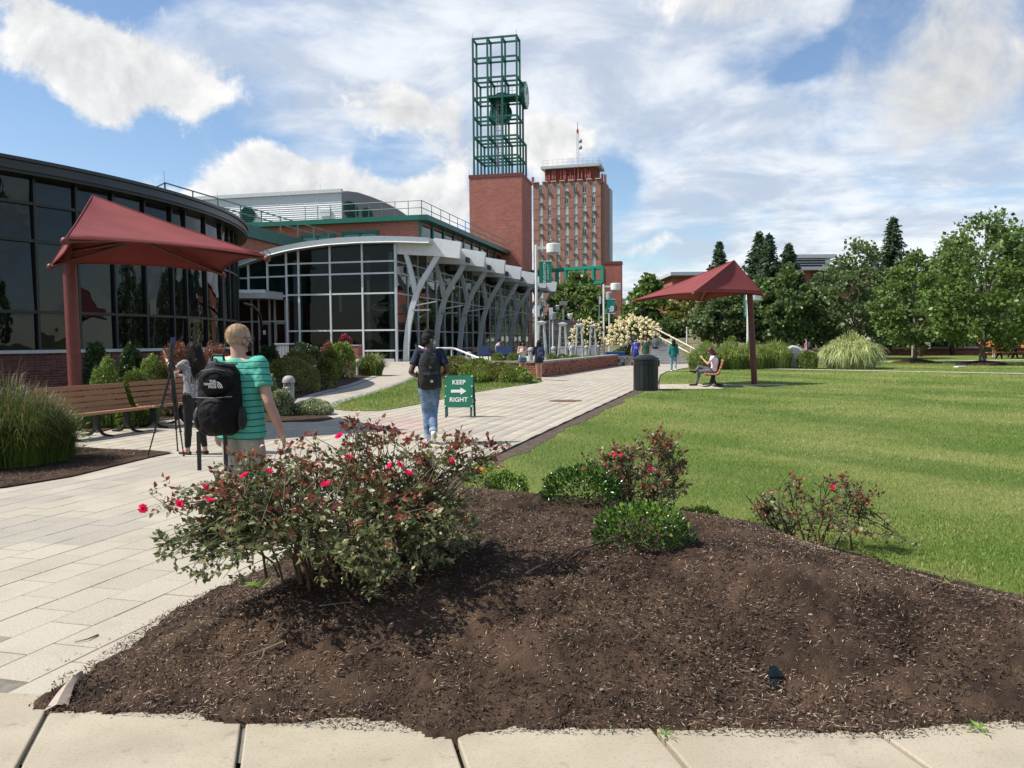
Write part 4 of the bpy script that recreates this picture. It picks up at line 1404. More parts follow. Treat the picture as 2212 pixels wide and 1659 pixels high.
# beams and Y columns
m_beam = mat('beam_white', (0.70, 0.71, 0.71), 0.5, var=0.05)
m_col = mat('column_grey', (0.56, 0.58, 0.59), 0.42, var=0.06)
TR = [(0.69, -0.02), (0.77, 1.51), (0.95, 3.03), (1.32, 4.55), (1.70, 5.68), (2.27, 6.73), (2.92, 7.69), (3.65, 8.80)]
BRC = [(1.58, 5.70), (1.46, 6.45), (1.10, 7.97), (0.78, 9.0)]
for k in range(NB + 1):
 u = 0.3 + k * BAY
 poly = [pav(u - 0.24, v, z) for v, z in ((0.0, 9.74), (0.0, 8.92), (3.73, 8.62), (5.45, 8.38), (5.62, 9.70), (3.4, 10.12), (2.9, 9.7))]
 MB().prism(poly, U * 0.48).build('roof_beam', m_beam, gpv)
 mb = MB()
 for path_, w0, w1 in ((TR, 0.50, 0.40), (BRC, 0.40, 0.34)):
  a_, b_ = [], []
  n = len(path_)
  for i, (v, z) in enumerate(path_):
   v0, z0 = path_[max(0, i - 1)]
   v1, z1 = path_[min(n - 1, i + 1)]
   l = math.hypot(v1 - v0, z1 - z0)
   nv, nz = (z1 - z0) / l, -(v1 - v0) / l
   w = (w0 + (w1 - w0) * i / (n - 1)) / 2
   a_.append((v - nv * w, z - nz * w))
   b_.append((v + nv * w, z + nz * w))
  for i in range(n - 1):
   q = [a_[i], b_[i], b_[i + 1], a_[i + 1]]
   vsq = [pav(u - 0.13, *p) for p in q] + [pav(u + 0.13, *p) for p in q]
   mb.add(vsq, [(0, 3, 2, 1), (4, 5, 6, 7), (0, 1, 5, 4), (2, 3, 7, 6)] + ([(1, 2, 6, 5)] if True else []) + [(3, 0, 4, 7)])
 MB_col = mb.build('y_column', m_col, gpv)
 if k < NB:
  MB().beam(pav(u + 0.26, 2.6, 9.74), pav(u + BAY - 0.26, 2.6, 9.74), 1.5, 0.46).build('gutter_box', m_beam, gpv)
  MB().box(pav(u + BAY * .93, 4.1, 9.0), (0.12, 1.5, 0.45), -PA).build('beam_lamp', M['dark_metal'], gpv)
 if k in (1, 2, 4, 6, 7, 0):
  lm = MB().beam(pav(u, 1.25, 4.6), pav(u, 3.4 if k != 7 else 2.5, 4.95), 0.09, 0.09).build('arm_lamp', m_beam, gpv)
  MB().box(pav(u - .1, 2.1, 4.25), (1.5, 0.3, 0.14), -PA).build('lamp_head', M['grey_metal'], lm)
 if k % 2 == 1 and k < NB:
  MB().lathe([(0.75, 8.7), (0.7, 8.2), (0.3, 7.9), (0.05, 7.85)], 14, c=pav(u + 1.2, 2.0, 0)).build('loudspeaker', M['bronze'], gpv, smooth=True)
# ================================================================== BRICK UNION BUILDING BEHIND
red = brick_mat('brick_red', sRGB(188, 116, 96), sRGB(170, 97, 80), (0.36, 0.28, 0.24), bh=0.11, bw=0.32)
UA = R(13.5)
UU = Vector((math.sin(UA), math.cos(UA), 0))
UW = Vector((-math.cos(UA), math.sin(UA), 0))      # towards the west
ub = thing('brick_union_building', 'red brick building with green metal trim and a curved metal roof behind the glass pavilion', 'building')
E0 = AT(905.6, 466, 95.0)
ZC = E0.z
E0.z = 0
def ubp(w, n, z):
 return E0 + UW * w + UU * n + Vector((0, 0, z))
def block(p00, p10, p11, p01, z0, z1):
 return MB().prism([(p.x, p.y, z0) for p in (p00, p10, p11, p01)], (0, 0, z1 - z0))
block(ubp(0, 0, 0), ubp(0, 42, 0), ubp(42, 42, 0), ubp(42, 0, 0), 0, ZC - .5).build('wall', red, ub)
gt = M['green_trim']
MB().beam(ubp(-0.15, -0.35, ZC - 0.28), ubp(42, -0.35, ZC - 0.28), 0.9, 0.55).build('cornice', gt, ub)
MB().beam(ubp(-0.5, -0.8, ZC - 0.30), ubp(-0.5, 42, ZC - 0.30), 1.5, 0.58).build('cornice', M['deep_green'], ub)
block(ubp(0.3, 0.3, 0), ubp(0.3, 42, 0), ubp(42, 42, 0), ubp(42, 0.3, 0), ZC - .55, ZC - 0.2).build('roof_deck', M['grey_metal'], ub)
# clerestory strip under the eastern cornice
for j in range(9):
 a, b = 0.5 + j * 4.2, 0.5 + j * 4.2 + 3.6
 MB().add([ubp(-0.03, a, ZC - 4.6), ubp(-0.03, b, ZC - 4.6), ubp(-0.03, b, ZC - .9), ubp(-0.03, a, ZC - .9)], [(0, 1, 2, 3)]).build('pane', g_east, ub)
 MB().beam(ubp(-0.06, a - .3, ZC - 4.7), ubp(-0.06, a - .3, ZC - .6), 0.25, 0.5, up=UU).build('mullion', gt, ub)
# framed windows high on the south wall
def plane_hit(px, py, p0, n):
 d = ray(px, py)
 o = Vector((0, 0, CAM_Z))
 t = (p0 - o).dot(n) / d.dot(n)
 return o + d * t
for x0, x1, yt in ((650, 721, 509), (740, 814, 502)):
 a = plane_hit(x0, yt, ubp(0, -0.1, 0), UU)
 b = plane_hit(x1, yt, ubp(0, -0.1, 0), UU)
 z1 = (a.z + b.z) / 2
 z0 = z1 - 2.2
 A, B = Vector((a.x, a.y, 0)), Vector((b.x, b.y, 0))
 fr = MB()
 up = Vector((0, 0, 1))
 fr.beam(A + up * z0, A + up * (z1 + .15), 0.3, 0.25, up=UU).beam(B + up * z0, B + up * (z1 + .15), 0.3, 0.25, up=UU).beam(A + up * z1, B + up * z1, 0.3, 0.3).beam(A + up * z0, B + up * z0, 0.3, 0.3)
 mdl = (A + B) / 2
 fr.beam(mdl + up * z0, mdl + up * z1, 0.2, 0.1, up=UU)
 w = fr.build('window', gt, ub)
 MB().add([A + up * z0 + UU * .06, B + up * z0 + UU * .06, B + up * z1 + UU * .06, A + up * z1 + UU * .06], [(0, 1, 2, 3)]).build('pane', M['teal_panel'], w)
# penthouse with corrugated wall, quarter-barrel roof and round louvres
m_corr = mat('corrugated_metal', (0.60, 0.61, 0.60), 0.45, var=0.05)
m_dgrey = mat('zinc_grey', (0.20, 0.205, 0.21), 0.5, var=0.08, metal=0.2)
P0 = AT(738, 413, 105.0)
ZP = P0.z
P0.z = 0
pp_ = lambda w, n, z: P0 + UW * w + UU * n + Vector((0, 0, z))
PR = [(0, ZC - .2), (0, ZP), (2, ZP + .35), (5, ZP + .7), (9, ZP + .85), (13, ZP + .9), (17, ZP + .8), (20, ZP + .6), (23, ZP + .3), (30, ZP - 1.2), (38, ZP - 3.5), (41, ZC - .2)]
MB().prism([pp_(0, n, z) for n, z in PR], UW * 46).build('penthouse', m_dgrey, ub)
mb = MB()
zs = np.arange(ZC - .2, ZP, 0.13)
a_ = [pp_(-0.0, -0.02 - 0.06 * (i % 2), z) for i, z in enumerate(zs)]
b_ = [pp_(46, -0.02 - 0.06 * (i % 2), z) for i, z in enumerate(zs)]
mb.strip(b_, a_)
mb.build('corrugated_siding', m_corr, ub)
MB().beam(pp_(-.1, -.1, ZP + .05), pp_(46, -.1, ZP + .05), 0.5, 0.45).build('roof_edge_trim', m_corr, ub)
def louvre(c, ru, rv, du, name='louvre', nslat=9):
 """round louvre: dark disc, green ring, green slats"""
 side = du.normalized()
 out = Vector((side.y, -side.x, 0))
 up = Vector((0, 0, 1))
 n = 28
 dsk = [c + side * (ru * math.cos(t)) + up * (rv * math.sin(t)) + out * .03 for t in np.linspace(0, 2 * math.pi, n, endpoint=False)]
 lv = MB().add(dsk, [tuple(range(n))]).build(name, M['bronze'], ub)
 MB().tube([p + out * .04 for p in dsk] + [dsk[0] + out * .04], 0.07, 5).build('ring', gt, lv)
 for i in range(nslat):
  t = -1 + 2 * (i + .5) / nslat
  w = ru * math.sqrt(max(0, 1 - t * t)) * .97
  MB().beam(c + side * -w + up * (rv * t) + out * .14, c + side * w + up * (rv * t) + out * .14, 0.26, 0.05).build('slat', gt, lv)
lc = plane_hit(535, 465, pp_(0, -.15, 0), UU)
louvre(lc, 1.05, 1.05, -UW)
for x, y, r in ((758.5, 454, 1.05), (793.5, 463, 0.8)):
 c = plane_hit(x, y, pp_(-0.05, 0, 0), UW)
 louvre(c, r * 2.0, r, UU)
hb = plane_hit(703, 458, pp_(0, -.15, 0), UU)
MB().box(hb + Vector((0, 0, -.1)), (1.3, .25, .9), UA * -1).build('wall_hatch', m_corr, ub)
# roof railings
def railing(pts, h, nposts, m, parent, rails=2, r=0.045):
 rl = MB()
 for k in range(rails):
  rl.tube([p + Vector((0, 0, h * (1 - 0.48 * k))) for p in pts], r, 5)
 ro = rl.build('railing', m, parent)
 segs = [(pts[i], pts[i + 1]) for i in range(len(pts) - 1)]
 tot = sum((b - a).length for a, b in segs)
 for a, b in segs:
  k = max(1, round(nposts * (b - a).length / tot))
  for i in range(k + 1):
   p = a.lerp(b, i / k)
   MB().tube([p, p + Vector((0, 0, h))], r, 5).build('post', m, ro)
 return ro
m_rail = mat('rail_green', (0.10, 0.22, 0.18), 0.5, var=0.1)
railing([ubp(14, -0.3, ZC), ubp(-.4, -0.3, ZC)], 1.65, 9, m_rail, ub)
railing([ubp(-.4, -0.3, ZC), ubp(-.4, 41, ZC)], 1.65, 12, m_rail, ub, rails=3)
# lower wing: green fascia running along the walk, brick band, teal windows
W0, W1 = AT(549, 493, 75.0), AT(668, 524, 87.0)
ZW = (W0.z + W1.z) / 2
W0.z = W1.z = 0
wd = (W1 - W0).normalized()
wS, wE = W0 - wd * 16, W1 + wd * 6.5
wn = Vector((wd.y, -wd.x, 0))
up = Vector((0, 0, 1))
MB().beam(wS + up * (ZW - .5), wE + up * (ZW - .5), 0.8, 1.1).build('cornice', M['deep_green'], ub)
MB().beam(wS + up * (ZW - 1.9) - wn * .3, wE + up * (ZW - 1.9) - wn * .3, 0.4, 1.7).build('brick_band', red, ub)
MB().beam(wS + up * (ZW - 2.85), wE + up * (ZW - 2.85), 0.5, 0.22).build('ledge', M['grey_metal'], ub)
MB().beam(wS + up * (ZW - 8.0) - wn * .6, wE + up * (ZW - 8.0) - wn * .6, 0.3, 10.2).build('wall', red, ub)
for j in range(9):
 a = wS + wd * (1 + j * 3.9)
 b = a + wd * 3.4
 if (b - wS).length > (wE - wS).length - 2:
  break
 f = MB()
 f.beam(a + up * (ZW - 6.4), a + up * (ZW - 3), 0.3, 0.28, up=wd).beam(b + up * (ZW - 6.4), b + up * (ZW - 3), 0.3, 0.28, up=wd).beam(a + up * (ZW - 3.15), b + up * (ZW - 3.15), 0.3, 0.3)
 w = f.build('window', gt, ub)
 MB().add([a + up * (ZW - 6.4) - wn * .05, b + up * (ZW - 6.4) - wn * .05, b + up * (ZW - 3) - wn * .05, a + up * (ZW - 3) - wn * .05], [(0, 1, 2, 3)]).build('pane', M['teal_panel'], w)
rl0 = AT(356, 395, 62.0)
rl1 = AT(739, 509, 92.0)
railing([Vector((rl0.x, rl0.y, rl0.z - 1.35)), Vector((rl1.x, rl1.y, rl1.z - 1.35))], 1.35, 9, m_rail, ub, r=0.06)
rl2 = AT(310, 400, 66.0)
railing([Vector((rl2.x, rl2.y, rl0.z - 1.35)), Vector((rl0.x, rl0.y, rl0.z - 1.35))], 1.35, 2, m_rail, ub, rails=1, r=0.06)
for q in ((355, 395, 62), (692, 413, 106), (470, 430, 106)):
 b0 = AT(*q)
 MB().tube([b0, b0 + up * .9], 0.02, 4).build('lightning_rod', M['grey_metal'], ub)
# ================================================================== CLOCK TOWER
ct = thing('clock_tower', 'square brick tower topped by an open green steel lattice with a round clock', 'tower')
TA = math.radians(12.0)
tS = Vector((-math.cos(TA), math.sin(TA), 0))       # along the south face, to the west
tN = Vector((math.sin(TA), math.cos(TA), 0))        # into the depth
K = AT(1126.7, 372.5, 132.0)
ZT = K.z
K.z = 0
TW = 8.55
def tp(w, n, z):
 return K + tS * w + tN * n + Vector((0, 0, z))
red_t = brick_mat('brick_tower', sRGB(190, 118, 100), sRGB(172, 98, 82), (0.32, 0.23, 0.2), bh=0.2, bw=0.6, gap=0.02)
block(tp(0, 0, 0), tp(0, TW, 0), tp(TW, TW, 0), tp(TW, 0, 0), 0, ZT - .5).build('shaft', red_t, ct)
m_cap = mat('cap_red', (0.17, 0.040, 0.030), 0.6, var=0.1)
block(tp(-.08, -.08, 0), tp(-.08, TW + .08, 0), tp(TW + .08, TW + .08, 0), tp(TW + .08, -.08, 0), ZT - .5, ZT).build('coping', m_cap, ct)
m_lat = mat('lattice_green', (0.006, 0.115, 0.083), 0.5, var=0.15)
LW = 7.1
LZ = (AT(1107, 76, 133).z - ZT) / 7.0
bx0 = 0.75
bw = LW / 3
dn = LW / 3
depth_at = [3, 3, 2, 2, 2, 1, 1]         # bays deep at each storey, from the bottom
ps = 0.28
for i in range(4):
 for j in range(4):
  top = sum(1 for d in depth_at if d >= j)
  if j == 0:
   top = 7
  MB().beam(tp(bx0 + i * bw, .55 + j * dn, ZT), tp(bx0 + i * bw, .55 + j * dn, ZT + top * LZ), ps, ps, up=tN).build('post', m_lat, ct)
for lv in range(1, 8):
 dmax = depth_at[lv - 1]
 z = ZT + lv * LZ - .15
 for j in range(dmax + 1):
  MB().beam(tp(bx0, .55 + j * dn, z), tp(bx0 + LW, .55 + j * dn, z), 0.22, 0.27).build('crossbar', m_lat, ct)
 for i in range(4):
  MB().beam(tp(bx0 + i * bw, .55, z), tp(bx0 + i * bw, .55 + dmax * dn, z), 0.22, 0.27).build('crossbar', m_lat, ct)
# clocks: one on the east side, one looking north
def clock(c, axis, name, r):
 axis = axis.normalized()
 q = axis.to_track_quat('Z', 'Y').to_matrix()
 drum = MB().lathe([(r * .96, -.35), (r, -.3), (r, .3), (r * .9, .3)], 32, c=c, M=q).build(name, M['deep_green'], ct, smooth=True)
 MB().lathe([(r * .92, .29), (r * .92, .36)], 32, c=c, M=q).build('dial', mat('dial_white', (0.72, 0.73, 0.70), 0.5, var=0.03), drum, smooth=True)
 for h in range(12):
  a = h * math.pi / 6
  p0 = Vector((math.sin(a) * r * .70, math.cos(a) * r * .70, .375))
  p1 = Vector((math.sin(a) * r * .86, math.cos(a) * r * .86, .375))
  MB().beam(c + q @ p0, c + q @ p1, 0.12, 0.03, up=axis).build('hour_mark', M['bronze'], drum)
 for a, l in ((R(330), .5), (R(20), .72)):
  MB().beam(c + q @ Vector((0, 0, .4)), c + q @ Vector((math.sin(a) * r * l, math.cos(a) * r * l, .4)), 0.14, 0.03, up=axis).build('hand', M['bronze'], drum)
clock(tp(bx0 - .55, .55 + 1.5 * dn, ZT + 4.25 * LZ), -tS, 'clock_face', 2.15)
clock(tp(bx0 + 1.6 * bw, .55 + 2.0 * dn + .5, ZT + 3.55 * LZ), tN, 'clock_face', 1.85)
# service platform, drum, caged ladder
z = ZT + 4 * LZ + .1
MB().prism([tp(bx0, .55 + .1 * dn, z), tp(bx0, .55 + 1.9 * dn, z), tp(bx0 + 2 * bw, .55 + 1.9 * dn, z), tp(bx0 + 2 * bw, .55 + .1 * dn, z)], (0, 0, .12)).build('platform', M['deep_green'], ct)
MB().lathe([(0.9, -.2), (1.5, 0), (1.5, .25), (0.9, .75), (0.2, .95)], 18, c=tp(bx0 + 1.25 * bw, .55 + dn, z + .1)).build('bell_cap', M['deep_green'], ct, smooth=True)
rl = railing([tp(bx0 + .1, .55 + .15 * dn, z), tp(bx0 + 1.0 * bw, .55 + .15 * dn, z)], 1.3, 3, M['grey_metal'], ct, rails=3, r=0.035)
mb = MB()
lx, ly = bx0 + 1.45 * bw, .55 + 1.0 * dn
for s in (-.28, .28):
 mb.tube([tp(lx + s, ly, ZT), tp(lx + s, ly, ZT + 4.9 * LZ)], 0.05, 5)
zz = ZT + .4
while zz < ZT + 4.8 * LZ:
 mb.tube([tp(lx - .28, ly, zz), tp(lx + .28, ly, zz)], 0.03, 4)
 zz += .5
mb.build('ladder', M['grey_metal'], ct)
mb = MB()
zz = ZT + 1.6
while zz < ZT + 4.2 * LZ:
 mb.tube([tp(lx + .5 * math.cos(t), ly - .5 * math.sin(t) - .1, zz) for t in np.linspace(0, math.pi, 9)], 0.03, 4)
 zz += 1.15
for t in np.linspace(0, math.pi, 5):
 mb.tube([tp(lx + .5 * math.cos(t), ly - .5 * math.sin(t) - .1, ZT + 1.6), tp(lx + .5 * math.cos(t), ly - .5 * math.sin(t) - .1, ZT + 4.2 * LZ)], 0.025, 4)
mb.build('ladder_cage', M['grey_metal'], ct)
for w, n in ((0, 0), (TW, 0), (bx0, .55), (bx0 + LW, .55)):
 zb = ZT if n == 0 else ZT + 7 * LZ
 MB().tube([tp(w, n, zb), tp(w, n, zb + .8)], 0.03, 4).build('lightning_rod', M['grey_metal'], ct)
# ================================================================== GREEN TRUSS AND BRICK PIER
PK = AT(1342, 564, 128.0)
ZPR = PK.z
PK.z = 0
bpier = thing('brick_pier', 'free standing square red brick pier carrying one end of the green truss', 'pier')
pk = lambda w, n, z: PK + tS * w + tN * n + Vector((0, 0, z))
red_p = brick_mat('brick_pier', sRGB(178, 106, 90), sRGB(160, 90, 74), (0.32, 0.23, 0.2), bh=0.13, bw=0.4, gap=0.014)
block(pk(0, 0, 0), pk(0, 2.1, 0), pk(2.84, 2.1, 0), pk(2.84, 0, 0), -.5, ZPR - .4).build('shaft', red_p, bpier)
block(pk(-.08, -.08, 0), pk(-.08, 2.18, 0), pk(2.92, 2.18, 0), pk(2.92, -.08, 0), ZPR - .4, ZPR).build('coping', m_cap, bpier)
tr = thing('green_truss', 'green steel box truss spanning between the clock tower and the brick pier', 'truss')
za, zb = AT(1298, 575, 128).z, AT(1298, 609, 128).z
e1a, e1b = pk(2.84, .1, 0), pk(2.84, 1.9, 0)
e0 = tp(-.02, TW * .6, 0)
span = e0 - e1a
tdir = span.normalized()
sd = Vector((-tdir.y, tdir.x, 0))
for off in (0, 1):
 A = e1a if off == 0 else e1b
 B = A + tdir * span.length * (0.97 if off == 0 else .99)
 for z in (za, zb):
  MB().beam(A + up * z, B + up * z, 0.42, 0.42).build('chord', M['green_metal'], tr)
 nseg = 8
 for i in range(nseg + 1):
  p = A.lerp(B, i / nseg)
  MB().beam(p + up * zb, p + up * za, 0.36, 0.36, up=tdir).build('upright', M['green_metal'], tr)
nseg = 8
for i in range(nseg + 1):
 p, q = e1a.lerp(e1a + tdir * span.length * .97, i / nseg), e1b.lerp(e1b + tdir * span.length * .99, i / nseg)
 for z in (za, zb):
  MB().beam(p + up * z, q + up * z, 0.26, 0.26).build('crosspiece', M['green_metal'], tr)
# ================================================================== BRICK HIGH-RISE
ht = thing('brick_high_rise', 'tall brick and concrete tower block with vertical window strips and a rooftop mast', 'building')
HA = math.radians(15.0)
hS = Vector((-math.cos(HA), math.sin(HA), 0))
hN = Vector((math.sin(HA), math.cos(HA), 0))
HK = AT(1297, 386, 236.0)
ZH = HK.z
HK.z = 0
HWID = 0.0
lft = plane_hit(1151, 398, HK, hN)
HWID = (Vector((lft.x, lft.y, 0)) - HK).length
hp = lambda w, n, z: HK + hS * w + hN * n + Vector((0, 0, z))
m_hb = mat('brick_orange', (0.36, 0.175, 0.13), 0.85, var=0.12, vscale=0.6)
m_hc = mat('panel_concrete', (0.50, 0.49, 0.40), 0.8, var=0.08, vscale=0.3)
m_hw = mat('wall_white', (0.50, 0.52, 0.54), 0.8, var=0.05, vscale=.2)
block(hp(0, .5, 0), hp(0, 13, 0), hp(HWID, 13, 0), hp(HWID, .5, 0), 0, ZH - .6).build('core', m_hc, ht)
x_p = [(951, 1018), (1057, 1117), (1153, 1214), (1252, 1310), (1350, 1412), (1450, 1508), (1550, 1610), (1650, 1708)]
ctrs = []
for i, (a, b) in enumerate(x_p):
 wa = (1708 - b) / (1708 - 951) * HWID
 wb = (1708 - a) / (1708 - 951) * HWID
 ctrs.append((wa, wb))
 block(hp(wa, 0.28, 0), hp(wa, .9, 0), hp(wb, .9, 0), hp(wb, 0.28, 0), 0, ZH).build('brick_pier', m_hb, ht)
 MB().beam(hp(wa, .4, ZH + .1), hp(wb, .4, ZH + .1), 1.1, 0.25).build('coping', m_hw, ht)
m_jn = mat('joint_brown', (0.12, 0.05, 0.035), .9, var=.1)
FH = 113 * 0.1984 * 236 / 1789
glz = glass_mat('glass_office', (0.2, 0.22, 0.24), 0.3)
m_blind = mat('blind_white', (0.74, 0.74, 0.70), 0.6, var=0.04, obj_rand=0.12)
m_ac = mat('ac_unit', (0.10, 0.10, 0.095), 0.7, var=0.1)
fl = 0
zf = ZH - 1.9
rr = random.Random(4)
while zf - 1.9 > 4:
 for i, (wa, wb) in enumerate(ctrs):
  MB().beam(hp(wa, .27, zf - 2.85), hp(wb, .27, zf - 2.85), 0.03, 0.09).build('joint', m_jn, ht)
 for i in range(7):
  s0, s1 = ctrs[i + 1][0], ctrs[i][1]
  w0, w1 = min(ctrs[i + 1][0], ctrs[i][1]), max(ctrs[i + 1][0], ctrs[i][1])
  w0, w1 = ctrs[i + 1][1], ctrs[i][0]
  zt, zb_ = zf, zf - 1.65
  fr = MB()
  for w in (w0 + .06, (w0 + w1) / 2, w1 - .06):
   fr.beam(hp(w, .46, zb_), hp(w, .46, zt), 0.09, 0.1, up=hN)
  fr.beam(hp(w0, .46, zt), hp(w1, .46, zt), .1, .1).beam(hp(w0, .42, zb_), hp(w1, .42, zb_), .16, .14)
  wd_ = fr.build('window', m_hw, ht)
  dark = rr.random() < .32
  MB().add([hp(w0, .48, zb_), hp(w1, .48, zb_), hp(w1, .48, zt), hp(w0, .48, zt)], [(0, 1, 2, 3)]).build('pane', glz if dark else m_blind, wd_)
  if rr.random() < .45:
   q = rr.random()
   MB().box(hp(w0 + (w1 - w0) * (.3 + .4 * q), .25, zb_ + .38), (.85, .6, .5), -HA).build('air_conditioner', m_ac, wd_)
 zf -= FH
 fl += 1
east_w = block(hp(-1.1, 1.0, 0), hp(-1.1, 8.5, 0), hp(0, 8.5, 0), hp(0, 1.0, 0), 0, ZH - .6).build('side_wall', m_hb, ht)
block(hp(-1.5, 8.5, 0), hp(-1.5, 13.5, 0), hp(0.2, 13.5, 0), hp(.2, 8.5, 0), 0, ZH - 1.2).build('side_wall', m_hw, ht)
# penthouse and its flat white roof, antenna panels, mast
pl_, pr_ = plane_hit(1174, 372, hp(0, 3, 0), hN), plane_hit(1293, 368, hp(0, 3, 0), hN)
wl, wr = (Vector((pl_.x, pl_.y, 0)) - hp(0, 3, 0)).dot(hS), (Vector((pr_.x, pr_.y, 0)) - hp(0, 3, 0)).dot(hS)
zr = plane_hit(1250, 362, hp(0, 3, 0), hN).z
m_ph = brick_mat('brick_penthouse', sRGB(140, 72, 58), sRGB(120, 58, 46), (0.2, 0.12, 0.1), bh=.3, bw=.9)
block(hp(wr + .7, 3, 0), hp(wr + .7, 10, 0), hp(wl - .5, 10, 0), hp(wl - .5, 3, 0), ZH - 2, zr).build('penthouse', m_ph, ht)
block(hp(wr - .5, 1.8, 0), hp(wr - .5, 11, 0), hp(wl + .6, 11, 0), hp(wl + .6, 1.8, 0), zr, zr + .75).build('penthouse_roof', m_hw, ht)
railing([hp(wl, 2.2, zr + .75), hp(wr, 2.2, zr + .75), hp(wr, 10.5, zr + .75)], 1.7, 16, M['grey_metal'], ht, rails=3, r=0.03)
m_ant = mat('antenna_red', (0.34, 0.09, 0.065), 0.6, var=0.2)
for i in range(24):
 w = wr + 1 + (wl - wr - 1.5) * rr.random()
 h = 1.2 + 2.2 * rr.random() * (1.4 if w < (wl + wr) / 2 - 1 else .8)
 MB().box(hp(w, 2.6 - .2 * rr.random(), ZH + .2 + h / 2 + rr.random() * .9), (.26 + .2 * rr.random(), .25, h), -HA).build('antenna', m_ant, ht)
for w, n in ((-.6, .4), (-1.0, 1.2), (-.3, .2), (HWID + .2, .2), (HWID - .2, .1), (-1.2, 2.2)):
 MB().box(hp(w, n, ZH - .5 + rr.random()), (.35, .3, 2.4), -HA).build('antenna', m_ant, ht)
mt0 = plane_hit(1248, 354, hp(0, 6, 0), hN)
mt1 = plane_hit(1247, 280, hp(0, 6, 0), hN)
mb = MB()
H_ = mt1.z - mt0.z
for dx in (-.35, .35):
 mb.tube([mt0 + hS * dx, mt0 + hS * dx * .8 + up * H_ * .93], 0.07, 4)
mb.tube([mt0 + hN * .5, mt0 + hN * .4 + up * H_ * .93], 0.07, 4)
k = 0
zz = .5
while zz < H_ * .92:
 mb.tube([mt0 + hS * (-.35) + up * zz, mt0 + hS * .35 + up * (zz + .7)], .035, 4)
 zz += .75
mast = mb.build('mast', m_hw, ht)
MB().lathe([(.3, 0), (.35, .8), (.1, 1.4), (.03, 3.4)], 8, c=mt0 + up * H_ * .9).build('mast_top', m_ant, mast)
for z in (.47, .66):
 MB().ell(mt0 + hS * -.8 + up * H_ * z, (.55, .4, .65), 10, 6).build('dish', M['grey_metal'], mast, smooth=True)
# ================================================================== BUILDINGS BEHIND THE TREES ON THE RIGHT
rb = thing('brick_hall', 'low brick hall with flat white roof edges half hidden behind the trees on the right', 'building')
Yb = 112.0
def hx(px, py, Y=Yb):
 return AT(px, py, Y)
a, b = hx(1443, 590), hx(1900, 590)
zt = a.z
wall_z = hx(1451, 597).z
block(Vector((hx(1452, 600).x, Yb, 0)), Vector((hx(1452, 600).x, Yb + 25, 0)), Vector((hx(1600, 600).x, Yb + 25, 0)), Vector((hx(1600, 600).x, Yb, 0)), 0, wall_z).build('wall', red_p, rb)
MB().box(((hx(1443, 590).x + hx(1600, 590).x) / 2, Yb + 11.5, (zt + wall_z) / 2), (hx(1600, 590).x - hx(1443, 590).x, 27, zt - wall_z)).build('roof', m_hw, rb)
x0, x1 = hx(1700, 580).x, hx(1880, 580).x
z1, z0 = hx(1780, 579).z, hx(1780, 585).z
block(Vector((x0, Yb, 0)), Vector((x0, Yb + 25, 0)), Vector((x1, Yb + 25, 0)), Vector((x1, Yb, 0)), 0, z0).build('wall', red_p, rb)
MB().box(((x0 + x1) / 2, Yb + 11.5, (z0 + z1) / 2), (x1 - x0 + 1.5, 27, z1 - z0)).build('roof', m_hw, rb)
xa, xb = hx(1715, 560).x, hx(1783, 560).x
zt2, zm2 = hx(1750, 551).z, hx(1750, 558).z
MB().box(((xa + xb) / 2, Yb + 3, (z1 + zm2) / 2), (xb - xa, 6, zm2 - z1)).build('clerestory', M['bronze'], rb)
for i in range(4):
 zq = z1 + (zm2 - z1) * (i + .5) / 4
 MB().beam((xa, Yb - .05, zq), (xb, Yb - .05, zq), .12, .1).build('window_bar', m_hw, rb)
MB().box(((xa + xb) / 2, Yb + 3, (zt2 + zm2) / 2), (xb - xa + 2.2, 8, zt2 - zm2)).build('clerestory_roof', m_hw, rb)
q0, q1 = hx(1806, 560), hx(1828, 540)
MB().box(((q0.x + q1.x) / 2, Yb + 8, (z1 + q1.z) / 2), (q1.x - q0.x, 5, q1.z - z1)).build('plant_room', mat('pale_green', (0.42, 0.47, 0.38), .7, var=.05), rb)
for px in (1757, 1768):
 MB().box((hx(px, 600).x, Yb - .1, z0 - 3), (.5, .3, 6)).build('downpipe', M['dark_red_steel'], rb)
# the long low wing at ground level
lw = thing('long_low_wing', 'long low brick wing with pale ledge and curtained windows behind the maples', 'building')
Yl = 76.0
xa, xb = AT(1900, 750, Yl).x, AT(2330, 750, Yl).x
zl = AT(2050, 749.5, Yl).z
block(Vector((xa, Yl, 0)), Vector((xa, Yl + 12, 0)), Vector((xb, Yl + 12, 0)), Vector((xb, Yl, 0)), -.1, zl - .14).build('wall', red_p, lw)
MB().box(((xa + xb) / 2, Yl + 5.9, zl - .07), (xb - xa + .2, 12.6, .14)).build('ledge', M['concrete'], lw)
m_curt = mat('curtain_grey', (0.34, 0.345, 0.33), .8, var=.35, vscale=1.2, stretch=(3, 1, .3))
MB().box(((xa + xb) / 2, Yl + 6.4, zl + 1.6), (xb - xa, 11, 3.2)).build('window_core', m_curt, lw)
MB().box(((xa + xb) / 2, Yl + 6.2, zl + 3.6), (xb - xa + .5, 12.5, .8)).build('roof', M['bronze'], lw)
n = 17
for i in range(n + 1):
 x = xa + (xb - xa) * i / n
 MB().box((x, Yl + .82, zl + 1.6), (.14 if i % 3 else .5, .16, 3.2)).build('mullion', M['bronze'], lw)
MB().box(((xa + xb) / 2, Yl + .84, zl + .75), (xb - xa, .1, .1)).build('transom', M['bronze'], lw)
